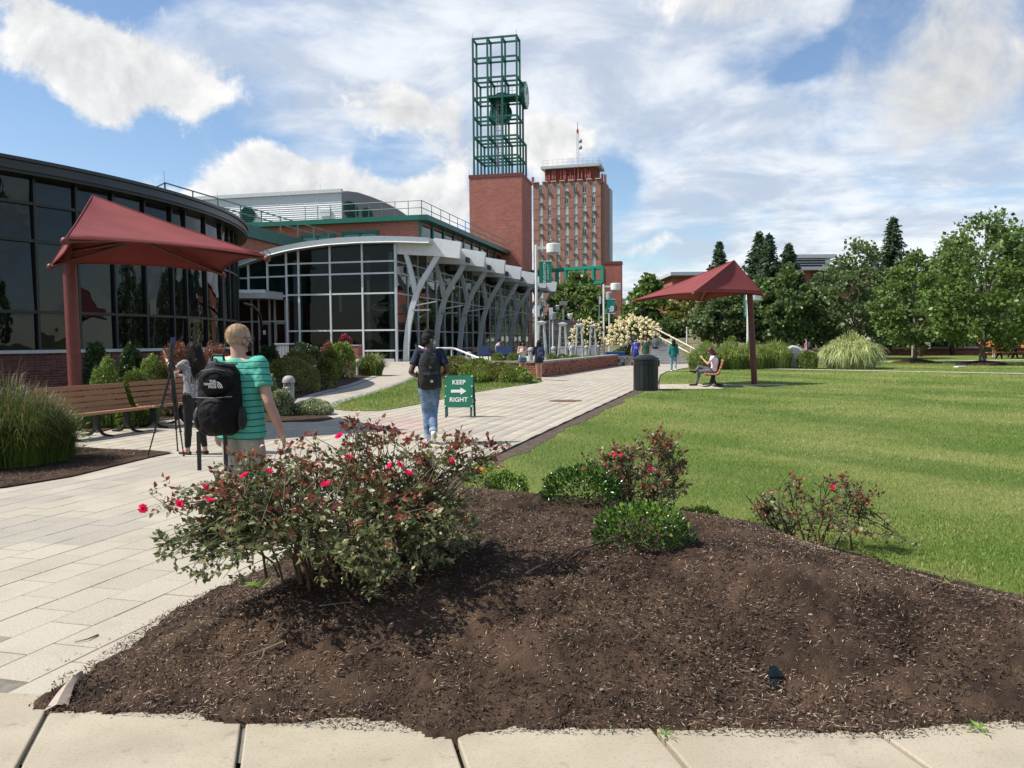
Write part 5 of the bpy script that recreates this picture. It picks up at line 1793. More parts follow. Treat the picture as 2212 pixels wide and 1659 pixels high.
# ================================================================== TERRACE, WALLS, STAIRS
terr = sheet('terrace', TERRACE, 0.42, M['concrete'], thick=0.5)
wl_ = thing('brick_planter_wall', 'low brick planter wall with scattered dark bricks and a grey stone cap beside the walk', 'wall')
m_bw = mat('brick_wall', (0.36, 0.135, 0.085), 0.85, var=0.15, vscale=9, obj_rand=0.14, bump=0.3, bscale=50)
m_bwj = mat('brick_wall_joined', (0.36, 0.135, 0.085), 0.85, var=0.15, vscale=9, island=0.14, bump=0.3, bscale=50)
m_bwd = mat('brick_wall_dark', (0.12, 0.045, 0.035), 0.85, var=0.2, vscale=9, bump=0.3, bscale=50)
m_bmort = mat('mortar_pale', (0.42, 0.30, 0.23), 0.95, var=0.1)
WC, WF = Vector((1.37, 37.14, 0)), Vector((6.75, 52.9, 0))
WL = Vector((-4.3, 38.75, 0))
HW = 0.64
bw_, bh_ = 0.30, 0.1
r_ = random.Random(11)
for s0, s1, single in ((WL, WC, True), (WC, WF, False)):
 d = (s1 - s0).normalized()
 out = Vector((d.y, -d.x, 0))
 Ln = (s1 - s0).length
 MB().beam(s0 + out * -.20 + Vector((0, 0, .28)), s1 + out * -.20 + Vector((0, 0, .28)), 0.36, 0.68).build('core', m_bmort, wl_)
 proto = {}
 jv, jf, jm = [], [], []
 nrow = 7
 cnt = 0
 for row in range(nrow):
  z = -0.05 + bh_ * (row + .5)
  x = -bw_ / 2 if row % 2 else 0.0
  while x < Ln:
   a, b = max(0, x), min(Ln, x + bw_)
   if b - a > .05:
    c = s0 + d * ((a + b) / 2) + Vector((0, 0, z))
    dk = r_.random() < (.06 if single else .09)
    rz = math.atan2(d.y, d.x)
    if (single and (s1 - c).length < 3.9) or (not single and a < 9.5 and dk):
     key = (dk, round(b - a, 2))
     if key not in proto:
      proto[key] = MB().box((0, 0, 0), (b - a - .014, .05, bh_ - .014)).build('brick', m_bwd if dk else m_bw, wl_)
      o = proto[key]
     else:
      o = link('brick', proto[key].data, wl_)
     o.location = c + out * (0.004 if dk else 0.0)
     o.rotation_euler = (0, 0, rz)
    else:
     ca, sa = math.cos(rz), math.sin(rz)
     bv = box_v / np.array([0.025, (BW - BG) / 2, (BH - BG) / 2]) * np.array([(b - a - .014) / 2, .025, (bh_ - .014) / 2])
     q = np.stack([bv[:, 0] * ca - bv[:, 1] * sa, bv[:, 0] * sa + bv[:, 1] * ca, bv[:, 2]], 1) + np.array(c + out * (.004 if dk else 0))
     jf.append(box_f + 8 * len(jv))
     jv.append(q)
     jm += [1 if dk else 0] * 6
   x += bw_
 if jv:
  tag(link('bricks', np_mesh('bricks', np.concatenate(jv), np.concatenate(jf), [m_bwj, m_bwd], jm), wl_), kind='stuff')
 nc = int(Ln / 1.25)
 for i in range(nc):
  a, b = s0 + d * (Ln * i / nc + .006), s0 + d * (Ln * (i + 1) / nc - .006)
  MB().beam(a + out * -.17 + Vector((0, 0, HW + .045)), b + out * -.17 + Vector((0, 0, HW + .045)), 0.46, 0.085).build('cap_stone', M['stone_cap'], wl_)
# stone planter under the cream hydrangeas
sp_ = thing('stone_planter_wall', 'low wall of rough grey stone blocks under the cream hydrangeas', 'wall')
A, B = G(1333, 790), G(1402, 789)
A = Vector((6.3, 54.6, 0)) if False else A
d = (B - A).normalized()
n = 7
for row in range(3):
 for i in range(n):
  x0, x1 = A.lerp(B, (i + .5 * (row % 2)) / n), A.lerp(B, min(1, (i + 1 + .5 * (row % 2)) / n))
  if (x1 - x0).length > .05:
   MB().beam(x0 + Vector((0, .25 + r_.uniform(-.02, .02), .11 + row * .2)), x1 - d * .02 + Vector((0, .25, .11 + row * .2)), 0.5, .185).build('stone', M['stone_cap'], sp_)
hyd_soil = sheet('planter_soil', [(2.8, 56.6), tuple(A[:2]), tuple(B[:2]), (10.2, 60), (8.5, 63), (2.8, 63)], 0.5, M['dirt'], thick=.5)
# wide stairs climbing the bank, with pale handrails
SA, SB = G(1396, 787), G(1489, 786)
sdir = (SB - SA).normalized()
sn = Vector((-sdir.y, sdir.x, 0))
st = thing('concrete_stairs', 'wide grey concrete stairs with pale handrails climbing the bank', 'stairs')
for i in range(13):
 a = SA + sn * (i * .42)
 b = SB + sn * (i * .42) - sdir * (0.10 * i)
 MB().prism([a, b, b + sn * 3.0, a + sn * 3.0], (0, 0, .165 * (i + 1))).build('step', M['concrete_grey'], st)
m_hrail = mat('rail_cream', (0.62, 0.56, 0.44), 0.5, var=0.05)
for zo in (.55, 1.0):
 p0, p1 = SB + sdir * .25 + Vector((0, 0, zo)) - sn * .4, SA + sdir * .55 + sn * 5.6 + Vector((0, 0, 2.2 + zo))
 MB().tube([p0, p1], 0.045, 6).build('handrail', m_hrail, st)
for t in (.06, .38, .7, .96):
 p0 = (SB + sdir * .25 - sn * .4).lerp(SA + sdir * .55 + sn * 5.6 + Vector((0, 0, 2.2)), t)
 MB().tube([p0 - Vector((0, 0, .3)), p0 + Vector((0, 0, 1.0))], .035, 6).build('rail_post', m_hrail, st)
pt = thing('white_post', 'slim white post on a square concrete base beside the stairs', 'post', G(1484, 775))
MB().box((0, 0, .35), (.32, .32, .9)).build('base', M['concrete'], pt)
MB().lathe([(.075, .8), (.07, 2.7)], 10).build('shaft', M['lamp_white'], pt)
# the earth bank behind the tall grass
def bank_mesh():
 xs = np.arange(9, 75, .8)
 ys = np.arange(52, 112, .8)
 X, Y = np.meshgrid(xs, ys)
 front = 61 + 0.0 * X
 rise = np.clip((Y - front - np.clip((X - 23) * .9, 0, 40)) / 16, 0, 1)
 Z = 2.2 * rise * rise * (3 - 2 * rise) * np.clip((X - 9) / 3.5, 0, 1) * np.clip((36 - X) / 10, 0, 1) + .25 * (fbm(X * .5, Y * .5, 3, 3) - .5) - .05
 Z = np.where(rise <= 0, -.3, Z)
 idx = np.arange(X.size).reshape(X.shape)
 F = np.stack([idx[:-1, :-1].ravel(), idx[:-1, 1:].ravel(), idx[1:, 1:].ravel(), idx[1:, :-1].ravel()], 1)
 o = link('bank', np_mesh('bank', np.stack([X.ravel(), Y.ravel(), Z.ravel()], 1), F, mat('bank_soil', (0.13, 0.105, 0.07), .95, var=.4, vscale=.8, bump=.6, bscale=8, col2=(0.15, 0.14, 0.07)), smooth=True))
 o['kind'] = 'structure'
bank_mesh()
# second flight of steps and slatted retaining wall far behind the patio heaters
m_oldstep = mat('step_weathered', (0.16, 0.155, 0.14), .9, var=.4, vscale=1.5, stretch=(1, 1, 6), obj_rand=.25)
ret = thing('terraced_steps', 'far flight of grey steps between the patio heaters and the trees', 'stairs')
a, b = AT(1168, 770, 86), AT(1265, 770, 86)
for i in range(12):
 z0 = -.1
 MB().box(((a.x + b.x) / 2, 86 + i * .55, (i + 1) * .165 - .1), (b.x - a.x, .55, (i + 1) * .33)).build('step', m_oldstep, ret)
for px in (1247, 1258):
 q0, q1 = AT(px - 6, 733, 85), AT(px + 8, 700, 91)
 MB().tube([q0, q1], .05, 5).build('handrail', M['silver_metal'], ret)
m_cone = mat('cone_orange', (0.75, 0.16, 0.03), .6, var=.05)
for i, (px, lb) in enumerate(((1167.5, 'small orange cone at the left end of the far step top'), (1195, 'middle small orange cone on the far step top'), (1240, 'small orange cone at the right end of the far step top'))):
 q = AT(px, 729, 91)
 c = thing('traffic_cone', lb, 'traffic cone', (q.x, 91.5, 3.75), group='orange cones on the far steps')
 MB().box((0, 0, .03), (.2, .2, .04)).build('base', m_cone, c)
 MB().lathe([(.08, .05), (.02, .36)], 10).build('cone', m_cone, c)
# tubular handrail by the lawn island
hr = thing('handrail', 'bent white tubular handrail rising above the shrubs by the terrace steps', 'handrail')
Yh = 39.5
h1 = [AT(*q) for q in ((940, 765, Yh), (940, 756, Yh), (943, 752.5, Yh), (975, 752, Yh), (985, 754, Yh), (1030, 772, Yh - 1), (1058, 782, Yh - 1.5), (1065, 786, Yh - 1.6), (1066, 792, Yh - 1.6))]
MB().tube(h1, .045, 8).build('upper_rail', wm, hr, smooth=True)
h2 = [AT(*q) for q in ((905, 748, Yh), (945, 767, Yh - .8), (985, 786, Yh - 1.6), (998, 792, Yh - 1.8))]
MB().tube(h2, .045, 8).build('lower_rail', wm, hr, smooth=True)
for q in ((975, 752, Yh), (1030, 772, Yh - 1)):
 p = AT(*q)
 MB().tube([p, Vector((p.x, p.y, .1))], .035, 6).build('post', wm, hr)
# manhole cover
mc = G(1222, 866)
mh = thing('manhole_cover', 'rusty round manhole cover set flush in the pale paved walk', 'manhole cover', (mc.x, mc.y, 0))
MB().lathe([(.40, -.02), (.40, .007), (.36, .009)], 28).build('cover', M['rust'], mh)
MB().lathe([(.46, -.03), (.46, .004), (.405, .004), (.405, -.03)], 28).build('rim', M['rust'], mh)
# ================================================================== RED CANOPIES
def canopy(label, pole, ctr, yaw, s, zc, tiltx, apex, pole_r, flip):
 t = thing('shade_canopy', label, 'shade canopy', (pole[0], pole[1], 0), group='red cantilever shade canopies')
 base = Vector((pole[0], pole[1], 0))
 cs, sn_ = math.cos(yaw), math.sin(yaw)
 def W(x, y, dz=0):
  return Vector((ctr[0] + x * cs - y * sn_, ctr[1] + x * sn_ + y * cs, zc + dz)) - base
 h = s / 2
 dz = tiltx
 cor = [W(-h, -h, dz[0]), W(h, -h, dz[1]), W(h, h, dz[2]), W(-h, h, dz[3])]
 ap = Vector(apex) - base
 # four taut panels with slightly hollow hems, welded at the ridges
 mb = MB()
 n = 10
 ring = []
 for k in range(4):
  a, b = cor[k], cor[(k + 1) % 4]
  inward = (sum(cor, Vector()) / 4 - (a + b) / 2)
  inward.z = 0
  inward.normalize()
  for i in range(n):
   f = i / n
   sag = 4 * f * (1 - f)
   ring.append(a.lerp(b, f) + inward * (.13 * sag) + Vector((0, 0, .07 * sag)))
 N = len(ring)
 lv = 8
 vs = []
 for j in range(lv):
  g_ = j / lv
  for i in range(N):
   f = (i % n) / n
   p = ring[i].lerp(ap, g_)
   p.z -= .16 * 4 * f * (1 - f) * g_ * (1 - g_) * 2 + .10 * g_ * (1 - g_)
   vs.append(p)
 vs.append(ap)
 fs = []
 for j in range(lv - 1):
  for i in range(N):
   fs.append((j * N + i, j * N + (i + 1) % N, (j + 1) * N + (i + 1) % N, (j + 1) * N + i))
 for i in range(N):
  fs.append(((lv - 1) * N + i, (lv - 1) * N + (i + 1) % N, len(vs) - 1))
 mb.add(vs, fs)
 cv = mb.build('canvas', M['red_canvas'], t, smooth=True)
 cv.data.set_sharp_from_angle(angle=R(14))
 sol = cv.modifiers.new('solid', 'SOLIDIFY')
 sol.thickness = .012
 sol.offset = -1
 MB().tube([p - Vector((0, 0, .01)) for p in ring] + [ring[0] - Vector((0, 0, .01))], .016, 5).build('hem', M['red_canvas'], t)
 for k in range(4):
  MB().tube([vs[j * N + k * n] + Vector((0, 0, .006)) for j in range(lv)] + [ap], .011, 5).build('seam', M['red_canvas'], t)
 # steel: pole, cantilever arm to the hub, four ribs with ball ends
 hub = (sum(cor, Vector()) / 4).lerp(ap, .25)
 hub.z = min(ap.z - .35, zc + .33)
 ptop = Vector((pole[2] - base.x, pole[3] - base.y, pole[4]))
 MB().tube([Vector((0, 0, 0)), ptop], [pole_r, pole_r], 16).build('pole', M['red_steel'] if not flip else M['dark_red_steel'], t, smooth=True)
 MB().lathe([(pole_r * 1.9, 0.0), (pole_r * 1.9, .025), (pole_r * 1.05, .03)], 4, M=Matrix.Rotation(.8, 3, 'Z')).build('base_plate', M['red_steel'], t)
 MB().tube([ptop - Vector((0, 0, .12)), hub], .05, 8).build('arm', M['dark_red_steel'], t, smooth=True)
 for k in range(4):
  end = cor[k] - Vector((0, 0, .05))
  rb_ = MB().tube([hub, end], .034, 8).build('rib', M['dark_red_steel'], t, smooth=True)
  MB().ell(end + (end - hub).normalized() * .04, .065, 10, 8).build('ball_end', M['red_steel'], rb_, smooth=True)
 MB().tube([ap - Vector((0, 0, .05)), hub], .03, 6).build('king_post', M['dark_red_steel'], t)
 return t
lt = AT(151, 560, 16.15)
canopy('large red fabric shade canopy on a round red post behind the two left benches', (-8.50, 16.12, lt.x, 16.12, 3.55), (-6.69, 15.68), .571, 3.2, 3.27, (.10, -.03, -.10, -.05), tuple(AT(200, 422, 15.85)), .125, False)
rt = AT(1617, 640, 29.5)
canopy('red fabric shade canopy on a leaning post over the bench on the lawn', (8.61, 29.36, rt.x, 29.4, 3.45), (6.67, 29.8), .513, 3.2, 3.14, (.07, .08, -.02, -.05), tuple(AT(1586, 562, 29.5)), .105, True)
# ================================================================== BENCHES
m_slat = mat('slat_cedar', (0.36, 0.175, 0.085), 0.6, var=0.10, vscale=3, stretch=(12, 1, 12), bump=.15, bscale=30)
def bench(label, c, rz, npair=3, L=1.95, group='slatted benches under the canopies'):
 """local x along the bench, -y is the front"""
 t = thing('bench', label, 'bench', c, rz, group)
 def slat(y, z, tilt, w=.092, th=.05, nm='slat'):
  s = MB().box((0, y, z), (L, w, th), M=Matrix.Rotation(tilt, 3, 'X'))
  o = s.build(nm, m_slat, t)
  bv = o.modifiers.new('bevel', 'BEVEL')
  bv.width = .012
  bv.segments = 2
 for i, y in enumerate((-.27, -.165, -.06, .045)):
  slat(y, .435 - .006 * i, R(-3))
 slat(.135, .462, R(40))
 for i in range(4):
  slat(.19 + .035 * i, .555 + .104 * i, R(72))
 xs = [-.72, 0, .72][:npair] if npair == 3 else [-.6, .6]
 for x in xs:
  f = MB()
  f.box((x, -.02, .27), (.06, .11, .32))
  f.tube([(x, -.30, .40), (x, .08, .395), (x, .16, .43), (x, .34, .90)], .02, 6)
  for s in (-1, 1):
   f.tube([(x, s * .04 - .02, .22), (x, s * .07 - .02, .10), (x, s * .13 - .02, .045), (x, s * .22 - .02, .022), (x, s * .36 - .02, .016)], [.032, .032, .03, .024, .016], 6)
  f.build('pedestal', M['dark_metal'], t)
 return t
BA = math.atan2(.948, .319)       # direction of the bench line
b1 = bench('slatted cedar bench nearest the tall grass, in front of the round red post', (-7.50, 14.86, 0), BA)
b2 = bench('slatted cedar bench behind the camera tripod, next along from the grass side bench', (-6.86, 16.98, 0), BA - .03)
q = G(1543, 836)
b3 = bench('cedar bench seen end on under the lawn canopy, with a person sitting on it', (q.x, q.y + .1, .034), R(-102), L=1.5, npair=2)
# picnic benches far right
for i, (px, py, Yp, lb) in enumerate(((2157, 778, 62.0, 'orange slatted picnic table in the sun beside the maple trunk'), (2215, 778, 64.0, 'picnic table in the shade at the edge of the lawn'))):
 q = AT(px, py, Yp)
 t = thing('picnic_table', lb, 'picnic table', (q.x, Yp, .03), 0.05, group='picnic tables beyond the lawn')
 m_or = mat('slat_orange', (0.55, 0.19, 0.06), .6, var=.1)
 for j in range(5):
  MB().box((0, -.45 + j * .17, .78 + .17 * j * .7), (3.0, .15, .06), M=Matrix.Rotation(R(34), 3, 'X')).build('slat', m_or, t)
 for j in range(2):
  MB().box((0, -.95 + .16 * j, .44), (3.0, .14, .06)).build('seat_slat', m_or, t)
 for x in (-1.2, 0, 1.2):
  MB().beam((x, -.9, .42), (x, .5, .42), .08, .08).beam((x, -.4, 0), (x, .15, 1.2), .09, .09).beam((x, .3, 0), (x, -.35, .8), .09, .09).build('leg', M['dark_metal'], t)
# ================================================================== FOLDING SIGN
sgn = G(990, 902)
fs_ = thing('folding_sign', 'green folding board sign reading KEEP RIGHT with a white arrow', 'sign', (sgn.x, sgn.y, 0), R(-6))
m_sg = mat('sign_green', (0.012, 0.165, 0.082), .5, var=.06)
m_leg = mat('leg_green', (0.035, 0.10, 0.07), .7, var=.3, vscale=12)
SWd, SH = .62, .70
lean = R(10)
Rx = Matrix.Rotation(-lean, 3, 'X')
def S(x, y, z):
 return Rx @ Vector((x, y, z))
MB().box(S(0, 0, .22 + SH / 2), (SWd, .018, SH), M=Rx).build('board', m_sg, fs_)
for x in (-SWd / 2 + .035, SWd / 2 - .035):
 MB().beam(S(x, .03, -.01), S(x, .03, .92), .045, .04).build('leg', m_leg, fs_)
 MB().beam(Vector((x * 1.12, .34, 0)), S(x * 1.12, .045, .9), .045, .04).build('leg', m_leg, fs_)
for z in (.36, .72):
 MB().beam(S(SWd / 2 + .015, .05, z), Vector((SWd / 2 + .03, .34 - .3 * z / .9, z)), .03, .06).build('brace', m_leg, fs_)
MB().beam(S(-SWd / 2, .05, .3), S(SWd / 2, .05, .3), .04, .04).build('rear_board', m_leg, fs_)
m_bolt = mat('bolt_pale', (0.55, 0.72, 0.66), .5, var=.05)
for x in (-1, 1):
 for z in (.245, .46, .68, .90):
  MB().lathe([(.018, 0), (.018, .006), (.008, .008)], 10, c=S(x * (SWd / 2 - .022), -.009, z), M=Rx @ Matrix.Rotation(R(90), 3, 'X')).build('bolt', m_bolt, fs_)
m_let = mat('letter_white', (0.80, 0.82, 0.80), .55, var=.02)
def text(txt, size, parent, Mx, name='lettering', m=None, bold=.0, spacing=1.0, extr=.002, shear=0.0, align='CENTER'):
 cu = bpy.data.curves.new(name, 'FONT')
 cu.body = txt
 cu.size = size
 cu.align_x = align
 cu.align_y = 'CENTER'
 cu.extrude = extr
 cu.offset = bold
 cu.space_character = spacing
 cu.shear = shear
 cu.resolution_u = 3
 cu.materials.append(m or m_let)
 o = bpy.data.objects.new(name, cu)
 COL.objects.link(o)
 o.parent = parent
 o.matrix_local = Mx
 return o
def frame_at(loc, xdir, ydir):
 x = Vector(xdir).normalized()
 y = Vector(ydir).normalized()
 z = x.cross(y)
 m = Matrix((x, y, z)).transposed().to_4x4()
 m.translation = loc
 return m
upv = Rx @ Vector((0, 0, 1))
text('KEEP', .135, fs_, frame_at(S(0.0, -.0115, .765), (1, 0, 0), upv), bold=.0035, spacing=1.02)
text('RIGHT', .135, fs_, frame_at(S(0.0, -.0115, .385), (1, 0, 0), upv), bold=.0035, spacing=1.02)
ar = [(-.17, -.032), (.04, -.032), (.04, -.082), (.17, 0), (.04, .082), (.04, .032), (-.17, .032)]
MB().prism([S(x, -.0095, .575 + z) for x, z in ar], Rx @ Vector((0, -.003, 0))).build('arrow', m_let, fs_)
# ================================================================== LITTER BIN
bn = G(1395, 844)
tb = thing('litter_bin', 'large black slatted metal litter bin with a domed lid at the edge of the walk', 'litter bin', (bn.x, bn.y, 0), R(4))
m_bin = mat('bin_black', (0.012, 0.015, 0.016), .42, var=.3, vscale=3)
n = 16
RB = .385
MB().lathe([(RB - .03, .04), (RB - .03, 1.0)], n).build('liner', m_bin, tb)
for i in range(n):
 a = 2 * math.pi * (i + .5) / n
 w = 2 * RB * math.tan(math.pi / n) * .93
 MB().box((RB * math.cos(a), RB * math.sin(a), .52), (.018, w, .95), a).build('slat', m_bin, tb)
MB().lathe([(RB + .015, .03), (RB + .015, .09), (RB - .03, .09)], 24).build('base_ring', m_bin, tb)
MB().lathe([(RB + .02, .985), (RB + .035, 1.0), (RB + .03, 1.05), (RB - .06, 1.10), (.22, 1.15), (.08, 1.17)], 28).build('lid', m_bin, tb, smooth=True)
MB().box((-.06, -RB - .012, .86), (.46, .02, .03)).build('door_rail', m_bin, tb)
MB().box((RB + .02, -.05, .88), (.05, .12, .2)).build('latch', m_bin, tb)
# ================================================================== BOLLARD LIGHTS
def bollard():
 t = thing('bollard_light', 'x', 'bollard light', group='grey domed bollard lights')
 MB().lathe([(.128, 0), (.128, .46), (.15, .475), (.155, .49), (.128, .50)], 18).build('post', M['bollard'], t, smooth=True)
 MB().lathe([(.128, .50), (.085, .56), (.07, .60)], 18).build('reflector_cone', M['bollard'], t, smooth=True)
 for k in range(4):
  a = math.pi / 4 + k * math.pi / 2
  MB().box((.125 * math.cos(a), .125 * math.sin(a), .56), (.03, .03, .14), a).build('pillar', M['bollard'], t)
 MB().lathe([(.158, .62), (.158, .66), (.148, .71), (.12, .755), (.075, .785), (.02, .795)], 18).build('dome', M['bollard'], t, smooth=True)
 return t
bol = bollard()
BOL = [((625, 882), None, .03, 'nearest grey bollard light, among variegated leaves beside the side path'),
       ((683, 836), None, .02, 'grey bollard light half hidden by the olive hedge'),
       ((775, 811), None, .02, 'grey bollard light on bare brown mulch by the curving path'),
       ((800, 785), 47, .02, 'bollard light with only its dome showing over the fountain grass'),
       ((1013, 790), 40, .35, 'bollard light behind the bent white handrail'),
       ((1146.5, 782), 42.5, .52, 'bollard light standing between the two young women'),
       ((1196, 781), 47.5, .52, 'bollard light left of the tall second patio heater'),
       ((1235, 781), 51, .52, 'bollard light between the second and third patio heaters'),
       ((1267, 780), 54.5, .52, 'bollard light between the third and fourth patio heaters'),
       ((1292, 779), 57, .52, 'bollard light in front of the left hydrangea')]
for i, (q, Y, z, lb) in enumerate(BOL):
 p = G(*q) if Y is None else AT(q[0], q[1], Y)
 o = bol if i == 0 else copy_tree(bol)
 o.location = (p.x, p.y, z)
 o['label'] = lb
# ================================================================== LAMP POSTS WITH BANNERS
m_ban = mat('banner_green', (0.005, 0.235, 0.145), .6, var=.06, vscale=2)
m_ban2 = mat('banner_teal', (0.006, 0.235, 0.205), .6, var=.06, vscale=2)
def lamp(label, c, H, head=.375, group='round headed white lamp posts', arm=.62, rz=0, pr=.07):
 t = thing('lamp_post', label, 'street lamp', c, rz, group)
 MB().lathe([(pr, 0), (pr, H)], 10).build('post', M['lamp_white'], t, smooth=True)
 MB().beam((0, 0, H - .16), (arm, 0, H - .16), .1, .13).build('arm', M['lamp_white'], t)
 hd = MB().lathe([(head, H - .42), (head * 1.02, H - .36), (head * 1.02, H + .02), (head * .9, H + .06)], 24, c=(arm + head * .85, 0, 0)).build('lamp_head', M['lamp_white'], t, smooth=True)
 MB().lathe([(head * .85, H - .43), (head * .6, H - .52), (head * .2, H - .56)], 18, c=(arm + head * .85, 0, 0)).build('lens', M['lens'], hd, smooth=True)
 return t
p = AT(1159.5, 775, 45)
l1 = lamp('white lamp post carrying a green university banner by the glass pavilion', (p.x, 45, .4), AT(1159, 529, 45).z - .4)
zb0, zb1 = AT(1178, 612, 45).z - .4, AT(1178, 564, 45).z - .4
MB().box((.50, 0, (zb0 + zb1) / 2), (.68, .015, zb1 - zb0)).build('banner', m_ban, l1)
for z in (zb0 + .0, zb1):
 MB().tube([(.0, 0, z), (.86, 0, z)], .018, 6).build('banner_rod', M['lamp_white'], l1)
text('BINGHAMTON', .205, l1, frame_at((.46, -.010, (zb0 + zb1) / 2), (0, 0, 1), (-1, 0, 0)), bold=.004, spacing=.88)
text('UNIVERSITY', .125, l1, frame_at((.65, -.010, (zb0 + zb1) / 2), (0, 0, 1), (-1, 0, 0)), spacing=1.28)
p = AT(1304.5, 780, 60)
Hb = AT(1304, 614, 60).z
l2 = lamp('white lamp post carrying a teal banner with a slanted letter B', (p.x, 60, 0), Hb, head=.36, arm=.56)
zb0, zb1 = AT(1320, 677, 60).z, AT(1320, 646.5, 60).z
MB().box((.52, 0, (zb0 + zb1) / 2), (.62, .015, zb1 - zb0)).build('banner', m_ban2, l2)
for z in (zb0, zb1):
 MB().tube([(.0, 0, z), (.85, 0, z)], .018, 6).build('banner_rod', M['lamp_white'], l2)
m_bk = mat('letter_dark', (0.03, 0.05, 0.055), .6, var=.05)
text('B', .56, l2, frame_at((.565, -.009, zb0 + .285), (1, 0, 0), (0, 0, 1)), m=m_bk, bold=.035, shear=.22, extr=.001)
text('B', .54, l2, frame_at((.545, -.013, zb0 + .305), (1, 0, 0), (0, 0, 1)), m=m_let, bold=.026, shear=.22, extr=.001)
text('-', .30, l2, frame_at((.40, -.014, zb0 + .38), (1, 0, 0), (0, 0, 1)), m=m_let, bold=.02, extr=.001)
# the lamp half hidden by the leaning canopy post
p = AT(1613, 790, 46)
H3 = AT(1610, 633, 46).z
l3 = lamp('lamp post with a narrow green banner hidden behind the leaning canopy post', (p.x + .05, 46, 0), H3, head=.42, arm=-.05)
MB().box((-.06, 0, AT(1610, 660, 46).z), (.34, .015, 1.25)).build('banner', m_ban2, l3)
text('BINGHAMTON', .17, l3, frame_at((-.10, -.010, AT(1610, 660, 46).z), (0, 0, 1), (-1, 0, 0)), spacing=.85)
FAR = [(1194, 683, 74, 'far round headed lamp post rising behind the first patio heater'), (1203, 665, 112, 'small distant lamp post in front of the dark centre tree'),
       (1231, 684, 100, 'low distant lamp post beside the left hydrangea top'), (1174, 657, 105, 'distant lamp post glimpsed past the last Y shaped column'),
       (1316, 639, 76, 'grey lamp head rising just above the teal banner'), (1358, 655, 96, 'small lamp post among the leaves right of the brick pier')]
for px, py, Y, lb in FAR:
 p = AT(px, py, Y)
 t = thing('lamp_post', lb, 'street lamp', (p.x, Y, 0), group='distant lamp posts beyond the terrace')
 MB().lathe([(.075, 0), (.07, p.z)], 8).build('post', M['lamp_white'], t)
 MB().lathe([(.30, p.z - .3), (.31, p.z), (.31, p.z + .3), (.2, p.z + .36)], 16).build('lamp_head', M['bollard'] if px in (1316, 1194) else M['lamp_white'], t, smooth=True)
p = AT(1217, 655, 95)
t = thing('lamp_post', 'tall lamp post with a flat box head against the dark centre tree', 'street lamp', (p.x, 95, 0), group='distant lamp posts beyond the terrace')
MB().lathe([(.12, 0), (.1, p.z)], 8).build('post', M['grey_metal'], t)
MB().box((0, 0, p.z), (.85, .5, .42)).build('lamp_head', M['bollard'], t)
for px, py, w, h, Y, lb in ((1159, 672, 13, 24, 72, 'white rectangular panel on a post behind the near lamp post'), (1190, 672, 8.5, 15, 72, 'white rectangular panel between the pavilion end and the first heater'), (1296, 648, 4, 17, 90, 'narrow white panel at the left edge of the brick pier')):
 p = AT(px, py, Y)
 sc = Y / 1789
 t = thing('sign_panel', lb, 'sign panel', (p.x, Y, 0), group='white panels beyond the terrace')
 MB().box((0, 0, p.z), (w * sc, .06, h * sc)).build('panel', M['paper'], t)
 MB().lathe([(.06, 0), (.06, p.z)], 8, c=(-w * sc * .3, .08, 0)).build('post', M['grey_metal'], t)
# ================================================================== PATIO HEATERS
m_tube = glass_mat('heater_glass', (0.72, 0.72, 0.66), .72)
def heater():
 t = thing('patio_heater', 'x', 'patio heater', group='pyramid patio heaters on the terrace')
 b, tp_, H = .26, .13, 2.1
 for sx in (-1, 1):
  for sy in (-1, 1):
   MB().beam((sx * b, sy * b, 0), (sx * tp_, sy * tp_, H), .045, .045).build('leg', M['silver_metal'], t)
 for s in (0, 1):
  k = b + (tp_ - b) * .38
  if s == 0:
   MB().box((0, 0, .42), (b * 1.62, b * 1.62, .72)).build('gas_box', M['grey_metal'], t)
  for a in range(4):
   an = a * math.pi / 2
   if s == 0:
    MB().box((math.cos(an) * k, math.sin(an) * k, .82), (.04, 2 * k, .05), an).build('crossbar', M['silver_metal'], t)
 MB().lathe([(.075, .84), (.065, 2.02)], 12).build('glass_tube', m_tube, t, smooth=True)
 MB().lathe([(.05, 2.0), (.24, 2.10), (.34, 2.15), (.34, 2.17), (.05, 2.24)], 4, M=Matrix.Rotation(math.pi / 4, 3, 'Z')).build('hood', M['silver_metal'], t)
 k = b + (tp_ - b) * .4
 for a in range(4):
  an = a * math.pi / 2
  q = MB()
  for i in range(3):
   z = 1.05 + i * .32
   w = b + (tp_ - b) * z / H
   q.box((math.cos(an) * w, math.sin(an) * w, z), (.012, 2 * w, .012), an)
  q.build('guard', M['grey_metal'], t)
 return t
ht0 = heater()
HT = [(1170, 43.3, 'patio heater half behind the near lamp post and nearest the two women'), (1216, 47.4, 'tall second patio heater beside the round lamp head'), (1251.5, 52, 'third patio heater in front of the left hydrangea'), (1281, 55.5, 'smallest patio heater nearest the lamp post with the teal banner')]
for i, (px, Y, lb) in enumerate(HT):
 p = AT(px, 770, Y)
 o = ht0 if i == 0 else copy_tree(ht0)
 o.location = (p.x, Y, .44)
 o.rotation_euler = (0, 0, R(-14))
 o['label'] = lb
